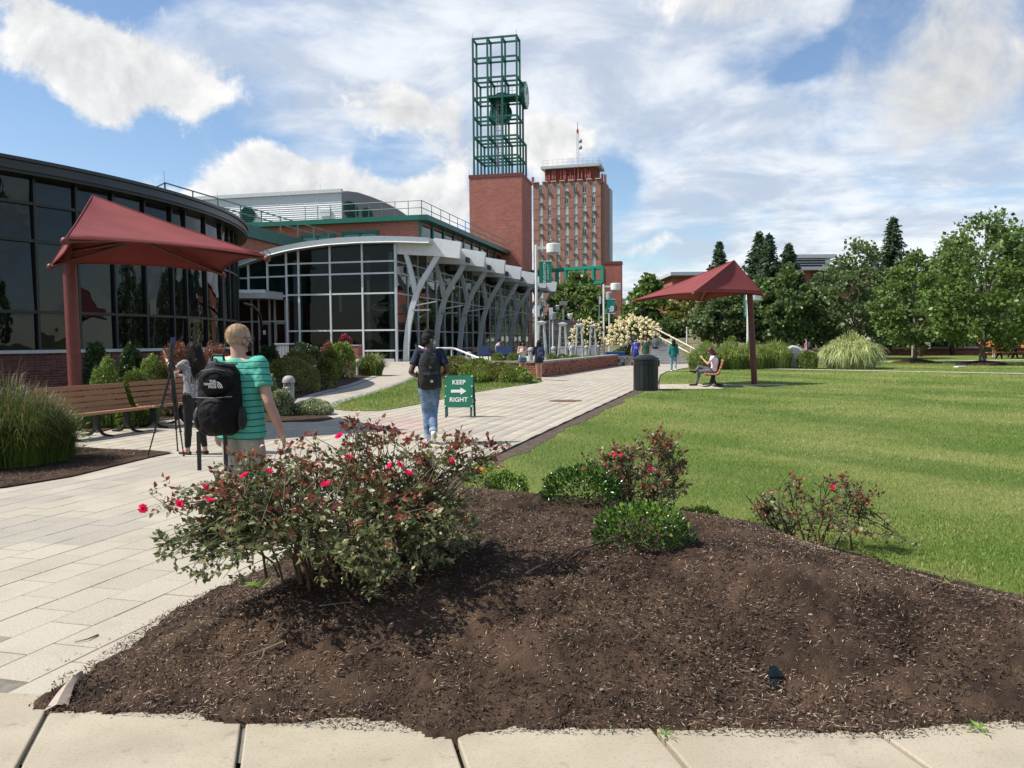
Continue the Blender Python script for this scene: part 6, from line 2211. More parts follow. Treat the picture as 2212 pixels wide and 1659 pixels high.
# blue furniture on the terrace
m_blue = mat('blue_plastic', (0.009, 0.030, 0.105), .5, var=.1)
for i, (px, Y, lb, w) in enumerate(((1049, 50, 'dark blue terrace chair left of the seated man', .62), (1092, 49, 'blue terrace chair with its back to the path right of the seated man', 1.0))):
 p = AT(px, 760, Y)
 t = thing('terrace_chair', lb, 'chair', (p.x, Y, .42), R(-20), group='blue chairs on the terrace')
 MB().box((0, 0, .43), (w, .5, .06)).build('seat', m_blue, t)
 MB().box((0, -.24, .68), (w, .05, .5)).build('backrest', m_blue, t)
 for sx in (-1, 1):
  for sy in (-1, 1):
   MB().box((sx * w * .45, sy * .22, .2), (.05, .05, .4)).build('leg', m_blue, t)
p = AT(1314, 778, 57)
t = thing('recycling_box', 'low blue plastic box beside the lamp post with the teal banner', 'box', (p.x + .5, 57.2, .45))
MB().box((0, 0, .17), (1.3, .6, .34)).build('body', mat('blue_bright', (0.02, 0.11, 0.33), .5, var=.1), t)
MB().box((0, 0, .36), (1.36, .66, .05)).build('lid', mat('blue_lid', (0.06, 0.2, 0.45), .5, var=.1), t)
# slatted grey utility box and brick plinth by the pavilion
p = AT(615, 757, 52)
t = thing('utility_box', 'grey slatted metal box in front of the pavilion entrance', 'utility box', (p.x, 52, 0), R(-12))
MB().box((0, 0, .78), (.86, .6, 1.56)).build('core', M['dark_metal'], t)
for i in range(9):
 MB().box((-.40 + i * .1, -.32, .76), (.06, .04, 1.5)).build('slat', M['silver_metal'], t)
MB().box((0, 0, 1.58), (1.0, .74, .08)).build('lid', M['silver_metal'], t)
p = AT(766, 745, 57)
t = thing('brick_plinth', 'short red brick plinth in front of the pavilion glass', 'plinth', (p.x, 57, 0), R(-12))
MB().box((0, 0, .7), (.84, .8, 1.4)).build('shaft', red_p, t)
MB().box((0, 0, 1.43), (.9, .86, .08)).build('cap', M['concrete_grey'], t)
# two posts with a small white notice in front of the long wing
p = AT(1989, 768, 70)
t = thing('notice_post', 'dark red post with a small white notice in front of the long wing', 'sign post', (p.x, 70, 0))
MB().box((0, 0, .78), (.26, .26, 1.56)).build('post', mat('post_maroon', (0.07, 0.012, 0.012), .6, var=.1), t)
MB().box((.42, -.1, .95), (.62, .04, .55)).build('notice', M['paper'], t)
p = AT(1971, 768, 71)
t = thing('standpipe', 'pale standpipe with a round cap beside the dark red post', 'standpipe', (p.x, 71, 0))
MB().lathe([(.08, 0), (.08, 1.35)], 8).build('pipe', M['concrete'], t)
MB().lathe([(.16, 1.3), (.2, 1.45), (.14, 1.62), (.04, 1.66)], 10).build('cap', M['concrete'], t)
# white boulder by the hedge
p = G(1592, 792)
o = MB().ell((0, 0, .6), (1.15, .8, .95), 14, 9).build('boulder', mat('boulder', (0.40, 0.39, 0.36), .85, var=.2, vscale=3, bump=.5, bscale=5), smooth=True, loc=(AT(1711, 780, 47).x, 47, -.35))
for v in o.data.vertices:
 nse = fbm(np.array([v.co.x * 1.6 + 5]), np.array([v.co.z * 1.6 + v.co.y]), 3, 3)[0]
 v.co *= .8 + .4 * nse
tag(o, 'pale grey boulder in the gap between the tall grass hedge and the clipped bush', 'boulder')
# litter scraps on the lawn
for px, py, lb in ((2074, 795, 'white scrap of paper lying on the far lawn'), ):
 p = G(px, py)
 o = MB().box((0, 0, .04), (.55, .3, .05), .3).build('paper_scrap', M['paper'], loc=(p.x, p.y, .03))
 tag(o, lb, 'paper')
# ================================================================== VEGETATION
def unit(v):
 return v / (np.linalg.norm(v, axis=-1, keepdims=True) + 1e-9)
def leaves_np(C, D, l, w, fold=0.25, droop=0.0, rng=RNG):
 """pointed leaves, each 5 points and 4 triangles folded along the midrib. C base points, D growing direction"""
 n = len(C)
 D = unit(D)
 r = rng.normal(size=(n, 3))
 S = unit(np.cross(D, r))
 N = np.cross(S, D)
 l = np.broadcast_to(l, n)[:, None]
 w = np.broadcast_to(w, n)[:, None]
 a = C
 m = C + D * l * 0.45 + N * l * 0.02
 tip = C + D * l + N * (-droop * l)
 lf = m + S * w * .5 + N * w * fold
 rt = m - S * w * .5 + N * w * fold
 V = np.stack([a, lf, m, rt, tip], 1).reshape(-1, 3)
 b = (np.arange(n) * 5)[:, None]
 F = np.concatenate([b + [[0, 2, 1]], b + [[0, 3, 2]], b + [[1, 2, 4]], b + [[2, 3, 4]]])
 return V, F
def diamonds(C, D, l, w, rng=RNG, fold=0.18):
 """cheap leaf: one bent quad"""
 n = len(C)
 D = unit(D)
 S = unit(np.cross(D, rng.normal(size=(n, 3))))
 N = np.cross(S, D)
 l = np.broadcast_to(l, n)[:, None]
 w = np.broadcast_to(w, n)[:, None]
 V = np.stack([C - D * l * .5, C + S * w * .5 + N * w * fold, C + D * l * .5, C - S * w * .5 + N * w * fold], 1).reshape(-1, 3)
 F = (np.arange(n) * 4)[:, None] + [[0, 1, 2, 3]]
 return V, F
def profile_at(P, t):
 xs = [p[0] for p in P]
 ys = [p[1] for p in P]
 return np.interp(t, xs, ys)
def crown_points(rng, prof, h, r, nclump, per, rc, hollow=0.55, rough=0.25):
 """leaf positions in clumps over a crown of height h and greatest radius r; returns points and outward directions"""
 t = rng.random(nclump * 3)
 pr = profile_at(prof, t)
 t = t[rng.random(len(t)) < pr / pr.max()][:nclump]
 a = rng.uniform(0, 2 * np.pi, len(t))
 rad = (hollow + (1 - hollow) * np.sqrt(rng.random(len(t)))) * profile_at(prof, t) * r
 lump = 1 + rough * (2 * fbm(np.cos(a) * 1.3 + 7, np.sin(a) * 1.3 + t * 3.0, 3, int(rng.integers(999))) - 1)
 rad *= lump
 cc = np.stack([rad * np.cos(a), rad * np.sin(a), t * h], 1)
 k = np.maximum(4, rng.poisson(per, len(cc)))
 idx = np.repeat(np.arange(len(cc)), k)
 off = unit(rng.normal(size=(len(idx), 3))) * (rng.random((len(idx), 1)) ** .45)
 sz = rc * rng.uniform(.6, 1.35, len(cc))
 P = cc[idx] + off * sz[idx, None] * np.array([1, 1, .72])
 D = unit(off * .8 + unit(cc[idx] * np.array([1, 1, .25]) - np.array([0, 0, 0])) * .4 + rng.normal(size=off.shape) * .55 + np.array([0, 0, -.15]))
 return P, D, cc
MAPLE = [(0, .35), (.12, .78), (.32, 1.0), (.55, .90), (.78, .58), (.93, .25), (1, .06)]
ROUND = [(0, .30), (.10, .70), (.35, 1.0), (.6, .95), (.82, .68), (.95, .32), (1, .08)]
def limbs(mb, rng, cc, base, htop, r0, n, zc0):
 """trunk with limbs reaching to some clumps"""
 pts = [Vector((0, 0, -.1)), Vector((rng.normal(0, .03), rng.normal(0, .03), base * .6)), Vector((rng.normal(0, .08), rng.normal(0, .08), base * 1.3)), Vector((rng.normal(0, .15), rng.normal(0, .15), base + (htop - base) * .55)), Vector((rng.normal(0, .2), rng.normal(0, .2), base + (htop - base) * .88))]
 mb.tube(pts, [r0 * 1.25, r0, r0 * .85, r0 * .45, r0 * .1], 8)
 for i in rng.choice(len(cc), min(n, len(cc)), replace=False):
  c = Vector(cc[i]) + Vector((0, 0, zc0))
  z0 = base * .9 + (c.z - base) * rng.uniform(.1, .5)
  s = Vector((0, 0, max(base * .8, z0)))
  m = s.lerp(c, .5) + Vector((0, 0, .12 * (c - s).length))
  mb.tube([s, m, c], [r0 * .32, r0 * .2, r0 * .05], 5)
def tree(label, x, y, z, htop, base, r, leaf, lsize, nclump, per, group, prof=MAPLE, seed=0, name='maple_tree', cat='tree', rtrunk=.13, bark='bark', rough=.28, rc=None, lobes=True):
 rng = np.random.default_rng(seed + 100)
 t = thing(name, label, cat, (x, y, z), group=group)
 h = htop - base
 P, D, cc = crown_points(rng, prof, h, r, nclump, per, rc or r * .22, rough=rough)
 P[:, 2] += base
 ls = lsize * rng.uniform(.7, 1.3, len(P))
 V, F = diamonds(P, D, ls, ls * .8, rng)
 link('crown', np_mesh('crown', V, F, L[leaf]), t)
 mb = MB()
 limbs(mb, rng, cc, base, htop, rtrunk, 16, base)
 mb.build('trunk', M[bark], t, smooth=True)
 return t
def tree_px(label, px, Y, ytop, hw, ybot, leaf, group, seed, nclump=150, per=42, z0=0.0, gpx=None, lsize=None, **kw):
 p = AT(px, 700, Y)
 ztop = AT(px, ytop, Y).z
 zb = AT(px, ybot, Y).z
 r = hw / 1789 * Y * 1.06
 return tree(label, p.x, Y, z0, ztop - z0, max(.6, zb - z0 - .25), r, leaf, lsize or max(.24, Y * .0047), nclump, per, group, seed=seed, **kw)
GR = 'deciduous trees at the far side of the lawn'
tree_px('young maple with a forked grey trunk standing alone nearest the ornamental grass', 1977, 53.2, 548, 80, 742, 'maple', GR, 1, 170, 42)
tree_px('largest front maple on a straight grey trunk in a mulch ring beside the picnic table', 2124, 48.5, 458, 112, 738, 'maple', GR, 2, 250, 46, rtrunk=.17)
tree_px('broad dull green tree directly above the pale ornamental grass mound', 1848, 64, 524, 92, 742, 'maple_grey', GR, 3, 190, 44)
tree_px('tree cut by the right picture edge behind the picnic tables', 2222, 60, 492, 82, 742, 'maple', GR, 4, 170, 44)
tree_px('dark trunked tree behind the forked maple, by the low brick wing', 1925, 75.5, 575, 60, 738, 'maple_dark', GR, 5, 110, 40, bark='dark_bark')
tree_px('dark tree behind the largest front maple', 2060, 74.5, 515, 80, 735, 'maple_dark', GR, 6, 130, 42, bark='dark_bark', rtrunk=.2)
tree_px('bushy dark tree just right of the leaning canopy post', 1700, 64, 575, 66, 745, 'maple_dark', GR, 7, 150, 44, z0=.6)
tree_px('dark leafy tree directly behind the leaning canopy post', 1635, 66, 600, 64, 742, 'maple_dark', GR, 8, 140, 44, z0=1)
tree_px('grey green magnolia like tree under the far edge of the lawn canopy', 1552, 66, 622, 66, 742, 'maple_grey', GR, 9, 150, 46, z0=1)
tree_px('slender olive tree at the top of the stairs', 1478, 78, 632, 42, 742, 'olive', GR, 10, 90, 40, z0=1.5)
tree_px('bright green tree right beside the free standing brick pier', 1400, 88, 598, 54, 730, 'maple_bright', GR, 11, 150, 42, z0=1.0)
tree_px('dark rounded shrubby tree low behind the stairs handrail', 1440, 74, 690, 40, 752, 'maple_dark', GR, 12, 70, 40, z0=1.0)
tree_px('large green tree under the truss between the pavilion end and the brick pier', 1250, 116, 592, 60, 745, 'maple', GR, 13, 190, 42, prof=ROUND)
tree_px('broad green tree behind the left hydrangea by the brick pier', 1290, 108, 632, 40, 745, 'maple_bright', GR, 14, 100, 40, prof=ROUND)
tree_px('small dark tree behind the last Y shaped column', 1196, 104, 672, 34, 745, 'maple_dark', GR, 15, 70, 36)
tree_px('dark tree filling the gap between the two tall grass plantings', 1765, 70, 600, 58, 748, 'maple_dark', GR, 16, 120, 42, z0=.4)
tree_px('low dark understorey tree on the bank left of the canopy post', 1600, 72, 660, 50, 745, 'maple_dark', GR, 17, 90, 40, z0=1.6)
def spruce(label, px, Y, ytop, hw, seed, z0=0):
 rng = np.random.default_rng(seed)
 p = AT(px, 700, Y)
 H = AT(px, ytop, Y).z - z0
 r = hw / 1789 * Y * 1.45
 t = thing('spruce_tree', label, 'tree', (p.x, Y, z0), group='dark spruces behind the other trees')
 C, D = [], []
 z = H * .98
 while z > H * .12:
  f = 1 - z / H
  rr_ = r * 1.12 * (f ** .88) * rng.uniform(.75, 1.25) + .06
  nb = int(6 + 7 * f)
  a0 = rng.uniform(0, 6)
  for k in range(nb):
   a = a0 + 2 * math.pi * k / nb + rng.normal(0, .15)
   ln = rr_ * rng.uniform(.7, 1.15)
   n = max(5, int(ln / .14))
   s = np.linspace(.1, 1, n)
   x, y_ = np.cos(a) * ln * s, np.sin(a) * ln * s
   zz = z - ln * .30 * s + ln * .22 * s ** 3
   b = np.stack([x, y_, zz], 1)
   for q in range(4):
    C.append(b + rng.normal(0, .09, b.shape))
    D.append(np.stack([np.cos(a + rng.normal(0, .8, n)), np.sin(a + rng.normal(0, .8, n)), rng.normal(-.25, .35, n)], 1))
  z -= H * .028 * (0.7 + .5 * f)
 C, D = np.concatenate(C), np.concatenate(D)
 ls = rng.uniform(.34, .62, len(C))
 V, F = diamonds(C, D, ls, ls * .36, rng)
 link('crown', np_mesh('crown', V, F, L['spruce']), t)
 MB().tube([(0, 0, 0), (0, 0, H * .6), (0, 0, H * 1.01)], [.22, .12, .02], 7).build('trunk', M['dark_bark'], t, smooth=True)
spruce('spruce tip showing left of the lawn canopy apex', 1553, 84, 522, 40, 1)
spruce('thin pointed spruce right of the canopy apex', 1638, 82, 500, 46, 2)
spruce('bushier spruce crowded against the thin pointed one', 1660, 79, 507, 44, 3)
spruce('short spruce between the canopy post and the brick hall', 1702, 78, 527, 50, 4)
spruce('tall dense spruce rising above the maples on the right', 1926, 82, 468, 52, 5)
spruce('small side spruce beside the tall dense one', 1962, 80, 545, 26, 6)
# mulch rings under the two nearest maples
for (px, py, Y) in ((1979, 784, None), (2133, 788, None)):
 g0 = G(px, py)
 o = MB().lathe([(1.5, .0), (1.2, .10), (.5, .22), (.15, .26)], 18).build('mulch_ring', m_mulch, smooth=True, loc=(AT(1977 if px < 2000 else 2124, 700, 53.2 if px < 2000 else 48.5).x, 53.2 if px < 2000 else 48.5, .01))
 tag(o, 'ring of dark mulch round the forked maple' if px < 2000 else 'ring of dark mulch round the largest front maple', 'mulch ring', 'mulch rings under the maples')
# far wooded hill
def hill(nm, x0, x1, y0, hmax, seed):
 xs = np.arange(x0, x1, 8.0)
 ys = np.arange(y0, y0 + 260, 8.0)
 X, Y = np.meshgrid(xs, ys)
 e = np.sin(np.clip((X - x0) / (x1 - x0), 0, 1) * np.pi) ** .6
 Z = hmax * e * np.clip((Y - y0) / 140, 0, 1) ** .7 + 6 * (fbm(X * .05, Y * .05, 4, seed) - .5) * (Y > y0) + 7 * vnoise(X * .13, Y * .13, seed)
 idx = np.arange(X.size).reshape(X.shape)
 F = np.stack([idx[:-1, :-1].ravel(), idx[:-1, 1:].ravel(), idx[1:, 1:].ravel(), idx[1:, :-1].ravel()], 1)
 o = link(nm, np_mesh(nm, np.stack([X.ravel(), Y.ravel(), Z.ravel()], 1), F, mat('hill_forest', (0.045, 0.075, 0.03), .9, var=.5, vscale=.12, bump=1, bscale=.5)))
 o['kind'] = 'structure'
hill('hill', -60, 700, 620, 46, 3)
hill('hill', -900, -100, 640, 40, 5)
# ------------------------------------------------------------------ shrubs
def shrub(label, x, y, z, rx, ry, h, leaf, lsize, n, name='shrub', cat='shrub', group=None, seed=0, flat=0.0, prof=None, stems=True, fold=.2):
 rng = np.random.default_rng(seed + 500)
 t = thing(name, label, cat, (x, y, z), group=group)
 u = unit(rng.normal(size=(n, 3)))
 u[:, 2] = np.abs(u[:, 2]) * (1 if flat == 0 else 1) - .12 * rng.random(n)
 u = unit(u)
 flat = max(flat, .22)
 if flat > 0:                       # clipped hedge: squarer section
  k = np.abs(u) ** (1 + flat)
  u = u / (np.max(np.abs(u), axis=1, keepdims=True) ** flat)
 tt = rng.random(n) ** .75
 a = np.arctan2(u[:, 1], u[:, 0])
 rs = (1 - tt ** 3.2) ** .5 * (.86 + .14 * np.sin(tt * 3.1))
 top_ = rng.random(n) < .3
 rs = np.where(top_, np.sqrt(rng.random(n)) * .95, rs)
 tt = np.where(top_, (1 - rs ** 2 * .98) ** .31, tt)
 u = np.stack([np.cos(a) * rs, np.sin(a) * rs, tt], 1)
 lump = 1 + .16 * (2 * fbm(u[:, 0] * 2.5 + 5 + seed, u[:, 1] * 2.5 + u[:, 2] * 2, 3, seed) - 1)
 rad = (.70 + .30 * rng.random(n) ** .4) * lump
 P = u * rad[:, None] * np.array([rx, ry, h])
 P[:, 2] = np.clip(P[:, 2], .02, None)
 D = unit(u * .8 + rng.normal(size=u.shape) * .6 + np.array([0, 0, .1]))
 ls = lsize * rng.uniform(.65, 1.35, n)
 V, F = diamonds(P, D, ls, ls * .55, rng, fold)
 link('foliage', np_mesh('foliage', V, F, L[leaf]), t)
 if stems:
  mb = MB()
  for i in range(7):
   q = Vector(P[rng.integers(n)]) * .75
   mb.tube([(rng.normal(0, rx * .1), rng.normal(0, ry * .1), 0), Vector((q.x * .4, q.y * .4, q.z * .6)), q], [.022, .016, .006], 5)
  mb.build('stems', L['stem_brown'], t)
 return t
def shrub_px(label, x0, x1, ytop, ybot, Y, leaf, lsize, n, **kw):
 """shrub from its outline in the survey photo and its distance"""
 a, b = AT(x0, ybot, Y), AT(x1, ybot, Y)
 z1 = AT((x0 + x1) / 2, ytop, Y).z
 return shrub(label, (a.x + b.x) / 2, Y, 0, (b.x - a.x) / 2, kw.pop('ry', (b.x - a.x) / 2 * .8), z1, leaf, lsize, n, **kw)
SG = 'shrubs in the bed between the benches and the glass buildings'
shrub_px('dark yew like shrub against the brick plinth right of the round red post', 176, 238, 736, 800, 20.4, 'yew', .06, 3600, group=SG, seed=1)
shrub_px('pale clipped box bush behind the gap between the two benches', 194, 266, 777, 820, 17.8, 'box_light', .045, 3600, group=SG, seed=2)
shrub_px('tall dark laurel like shrub left of the red brown barberry', 252, 312, 742, 815, 19.0, 'yew', .07, 3000, group=SG, seed=3)
shrub_px('pale box bush behind the tripod', 298, 362, 768, 815, 18.6, 'box_light', .045, 3400, group=SG, seed=4)
shrub_px('wide red brown barberry behind the long haired woman', 336, 425, 737, 800, 18.9, 'barberry', .045, 4600, group=SG, seed=5)
shrub_px('second red brown barberry between the woman and the man in the striped shirt', 425, 508, 738, 800, 19.4, 'barberry', .045, 4200, group=SG, seed=6)
shrub_px('long olive green hedge right of the striped shirt', 566, 696, 771, 842, 27.5, 'olive', .07, 7600, group=SG, seed=7, name='hedge', cat='hedge', flat=.35, ry=1.3)
shrub_px('shorter olive green hedge behind the half hidden bollard', 680, 730, 769, 838, 29.2, 'olive', .07, 3600, group=SG, seed=8, name='hedge', cat='hedge', flat=.3)
shrub_px('bright green rounded bush left of the bollard on bare mulch', 706, 770, 739, 806, 38, 'box_light', .085, 4400, group=SG, seed=9)
shrub_px('lower bright green bush leaning out in front of the rounded one', 690, 740, 752, 808, 36.5, 'box', .08, 2800, group=SG, seed=10)
shrub_px('dark green clipped bush in front of the pavilion glass', 622, 700, 740, 795, 44, 'yew', .09, 4000, group=SG, seed=11, flat=.2)
shrub_px('shaded dark shrub left of the slatted utility box', 552, 612, 744, 800, 35, 'yew', .08, 3600, group=SG, seed=12)
shrub_px('small loose olive shrub between the hedge and the dark bush', 596, 690, 756, 800, 33, 'olive', .08, 3000, group=SG, seed=13)
shrub_px('small red leaved maple above the brick plinth', 727, 764, 720, 760, 58, 'red_maple', .14, 1500, group=SG, seed=14)
shrub_px('dark purple leaved shrub left of the red maple', 690, 728, 738, 790, 52, 'barberry', .11, 1500, group=SG, seed=15)
shrub_px('low green bush behind the first bench back', 258, 330, 800, 842, 16.6, 'box', .05, 3000, group=SG, seed=16)
shrub_px('leafy green bush seen through the gap between the two benches', 246, 292, 838, 905, 16.2, 'box_light', .055, 2600, group=SG, seed=17)
shrub_px('green shrub behind the second bench at the woman\'s elbow', 330, 392, 788, 835, 19.0, 'box_light', .05, 2800, group=SG, seed=26)
# variegated euonymus round the near bollard
for i, (x0, x1, yt, yb, Y, lb) in enumerate(((628, 722, 862, 910, 18.9, 'white edged variegated shrub spreading right of the nearest bollard'), (582, 636, 838, 912, 18.6, 'variegated shrub left of the nearest bollard'), (560, 602, 805, 905, 19.6, 'upright variegated sprays behind the arm of the man in the striped shirt'))):
 shrub_px(lb, x0, x1, yt, yb, Y, 'variegated', .055, 2600, group=SG, seed=20 + i)
 shrub_px(lb.replace('variegated', 'plain green').replace('white edged ', '') + ', underneath', x0, x1, yt + 8, yb, Y + .1, 'box', .05, 1300, group=SG, seed=30 + i, stems=False)
IG = 'loose green shrubs on the lawn island'
for i, (x0, x1, yt, yb, Y, lb) in enumerate(((948, 1022, 770, 812, 38, 'loose shrub at the foot of the bent handrail'), (990, 1082, 775, 824, 35.2, 'yellowish shrub right of the handrail end'), (1040, 1120, 783, 830, 33.6, 'low wide shrub below the woman in the white top'), (1078, 1152, 792, 834, 32.4, 'bright low shrub at the right tip of the lawn island'), (925, 985, 782, 822, 36.4, 'loose shrub half behind the man in the navy shirt'), (1010, 1060, 800, 834, 32.8, 'small front shrub at the edge of the island grass'))):
 shrub_px(lb, x0, x1, yt, yb, Y, 'box' if i % 2 else 'olive', .085, 3400, group=IG, seed=40 + i, ry=1.0)
HG = 'clipped hedges in the brick planter'
dW = (WF - WC).normalized()
inn = Vector((-dW.y, dW.x, 0))
for i, (x0, x1, yt, Y, lb, lf) in enumerate(((1060, 1090, 764, 41.0, 'clipped hedge block in front of the seated man', 'box'), (1092, 1124, 764, 40.4, 'clipped hedge block behind the woman in the white top', 'box'), (1181, 1202, 764, 41.8, 'clipped hedge block right of the woman with the navy backpack', 'box'), (1200, 1228, 766, 43.4, 'soft grassy planting below the second patio heater', 'grass_hedge'), (1226, 1258, 767, 46.4, 'hedge block below the third patio heater', 'box'), (1256, 1296, 767, 49.6, 'soft planting at the far end of the brick planter', 'grass_hedge'))):
 a, b = AT(x0, 775, Y), AT(x1, 775, Y)
 shrub(lb, (a.x + b.x) / 2, Y, .45, (b.x - a.x) / 2, .5, AT(x0, yt, Y).z - .45, lf, .08, 2200, name='hedge', cat='hedge', group=HG, seed=60 + i, flat=.5)
shrub_px('small clipped bush at the left foot of the pale ornamental grass mound', 1722, 1766, 757, 795, 44.5, 'box', .085, 3600, seed=70, flat=.35, ry=.8)
shrub_px('grey green shrub left of the hydrangea trunk by the blue box', 1320, 1372, 748, 790, 58.5, 'maple_grey', .12, 1800, seed=71)
for i, (x0, x1, yt, yb, Y, lb) in enumerate(((1560, 1600, 728, 756, 63, 'small pale green plant on the bank above the tall grass hedge'), (1508, 1546, 735, 758, 64, 'little green plant on the bank beside the stairs'), (1690, 1722, 736, 790, 62, 'dark shrub right of the tall grass hedge'))):
 shrub_px(lb, x0, x1, yt, yb, Y, 'box_light' if i < 2 else 'yew', .13, 900, group='small plants on the earth bank', seed=75 + i)
# red flowers at the planter foot
rng = np.random.default_rng(3)
p0, p1 = G(1345, 785), G(1400, 784)
n = 500
tt = rng.random(n)
C = np.array(p0)[None] * (1 - tt[:, None]) + np.array(p1)[None] * tt[:, None] + rng.normal(0, .12, (n, 3)) + np.array([0, .7, .75])
V, F = diamonds(C, rng.normal(size=(n, 3)), .12, .1, rng)
o = link('red_flowers', np_mesh('red_flowers', V, F, L['rose_red']))
tag(o, 'line of small dark red bedding flowers under the right hydrangea', 'flowers', kind='stuff')
# ------------------------------------------------------------------ ornamental grasses
def blades_np(rng, n, R0, Hm, arch, w, lean=0.35, seg=5, hvar=.25, out=1.0, droop=.6):
 a = rng.uniform(0, 2 * np.pi, n)
 rb = R0 * np.sqrt(rng.random(n))
 bx, by = rb * np.cos(a), rb * np.sin(a)
 da = a + rng.normal(0, .7, n)
 q_ = rb / R0
 h = Hm * (1 - hvar * rng.random(n)) * (1 - .30 * q_ ** 2)
 reach = h * arch * rng.uniform(.3, 1.0, n) * (.15 + 1.0 * q_) * out
 dr = np.clip(droop * q_ * rng.uniform(.4, 1.0, n), 0, .97)
 s = np.linspace(0, 1, seg + 1)
 ws = w * np.array([1, 1, .9, .7, .45, .08][:seg + 1])
 sx, sy = -np.sin(da), np.cos(da)
 VL, VR = [], []
 for k, t in enumerate(s):
  hr = reach * (t ** 1.7)
  z = h * ((1 - (1 - t) ** 1.6) - dr * t ** 3)
  x, y = bx + np.cos(da) * hr, by + np.sin(da) * hr
  VL.append(np.stack([x - sx * ws[k] / 2, y - sy * ws[k] / 2, np.maximum(z, 0.01)], 1))
  VR.append(np.stack([x + sx * ws[k] / 2, y + sy * ws[k] / 2, np.maximum(z, 0.01)], 1))
 V = np.stack(VL + VR, 1)
 m = seg + 1
 f = np.array([[k, k + m, k + 1 + m, k + 1] for k in range(seg)])
 F = (np.arange(n) * 2 * m)[:, None, None] + f[None]
 return V.reshape(-1, 3), F.reshape(-1, 4)
def orn_grass(label, x, y, z, parts, group=None, name='ornamental_grass', droop=.6):
 t = thing(name, label, 'ornamental grass', (x, y, z), group=group)
 for i, (seed, n, R0, H, arch, w, leaf, nm, hv) in enumerate(parts):
  V, F = blades_np(np.random.default_rng(seed), n, R0, H, arch, w, hvar=hv, droop=droop)
  link(nm, np_mesh(nm, V, F, L[leaf]), t)
 return t
p = AT(1838, 795, 44.2)
t = orn_grass('huge mounded pale green ornamental grass with drooping striped blades', p.x, 44.2, 0, [(1, 5200, 1.2, 2.25, .62, .05, 'grass_pale', 'blades', .35), (2, 1800, 1.0, 2.1, .6, .045, 'grass_hedge', 'inner_blades', .4)], droop=1.05)
rng = np.random.default_rng(77)
for (px, lb, s) in ((1525, 'left clump of the tall grass hedge, behind the seated reader', 1), (1575, 'second clump of the tall grass hedge', 2), (1628, 'clump of the tall grass hedge directly behind the leaning post', 3), (1682, 'rounded right end clump of the tall grass hedge', 4)):
 p = AT(px, 800, 44.6)
 yt = {1: 742, 2: 738, 3: 734, 4: 730}[s]
 H = AT(px, yt, 44.6).z
 orn_grass(lb, p.x, 44.6 + .2 * s, 0, [(10 + s, 2600, .85, H * 1.12, .55, .035, 'grass_hedge', 'blades', .5), (20 + s, 450, .8, H * 1.05, .7, .03, 'grass_pale', 'dry_blades', .5)], group='clumps of the tall grass hedge')
# fountain grass on the far left and by the pavilion
for i, (px, Y, R0, H, n, lb) in enumerate(((20, 11.3, .62, 1.42, 5200, 'big feathery fountain grass at the left picture edge'), (90, 11.6, .42, 1.18, 3200, 'feathery grass clump spilling in front of the first bench'), (-90, 11.0, .6, 1.4, 3600, 'fountain grass clump cut off by the left picture edge'))):
 p = AT(px, 980, Y)
 orn_grass(lb, p.x, Y, .02, [(30 + i, n, R0 * .9, H, .75, .0075, 'grass_left', 'blades', .75), (40 + i, n // 9, R0 * .9, H * 1.12, .6, .005, 'seed', 'seed_heads', .45), (50 + i, n // 2, R0, H * .7, .9, .008, 'grass', 'low_blades', .8)], group='feathery fountain grasses left of the benches')
p = AT(803, 800, 40.5)
orn_grass('fountain grass at the bend of the side path with pale seed heads', p.x, 40.5, 0, [(60, 2200, .5, 1.3, .75, .028, 'grass', 'blades', .4), (61, 160, .5, 1.5, .8, .022, 'grass_pale', 'seed_heads', .2)])
for i, (px, Y, H, lb) in enumerate(((232, 16.8, .62, 'arching daylily leaves behind the gap between the benches'), (285, 17.0, .6, 'pale arching grass behind the first bench end'), (170, 17.3, .55, 'tuft of low grass left of the round red post'), (110, 16.2, .6, 'low grass tuft above the first bench back'))):
 p = AT(px, 840, Y)
 orn_grass(lb, p.x, Y, .02, [(70 + i, 700, .5, H * 1.35, .95, .016, 'lily', 'blades', .4)], group='low grass tufts behind the benches', name='grass_tuft')
p = AT(132, 960, 12.6)
t = thing('leafy_plant', 'small yellow green broadleaf plant at the right foot of the fountain grass', 'plant', (p.x, 12.6, .02))
rng = np.random.default_rng(9)
C = rng.normal(size=(260, 3)) * np.array([.13, .13, .14]) + np.array([0, 0, .27])
C[:, 2] = np.clip(C[:, 2], .03, None)
V, F = leaves_np(C, unit(C - np.array([0, 0, .1])) + rng.normal(size=C.shape) * .4, rng.uniform(.06, .11, 260), .035, rng=rng)
link('leaves', np_mesh('leaves', V, F, L['holly_tip']), t)
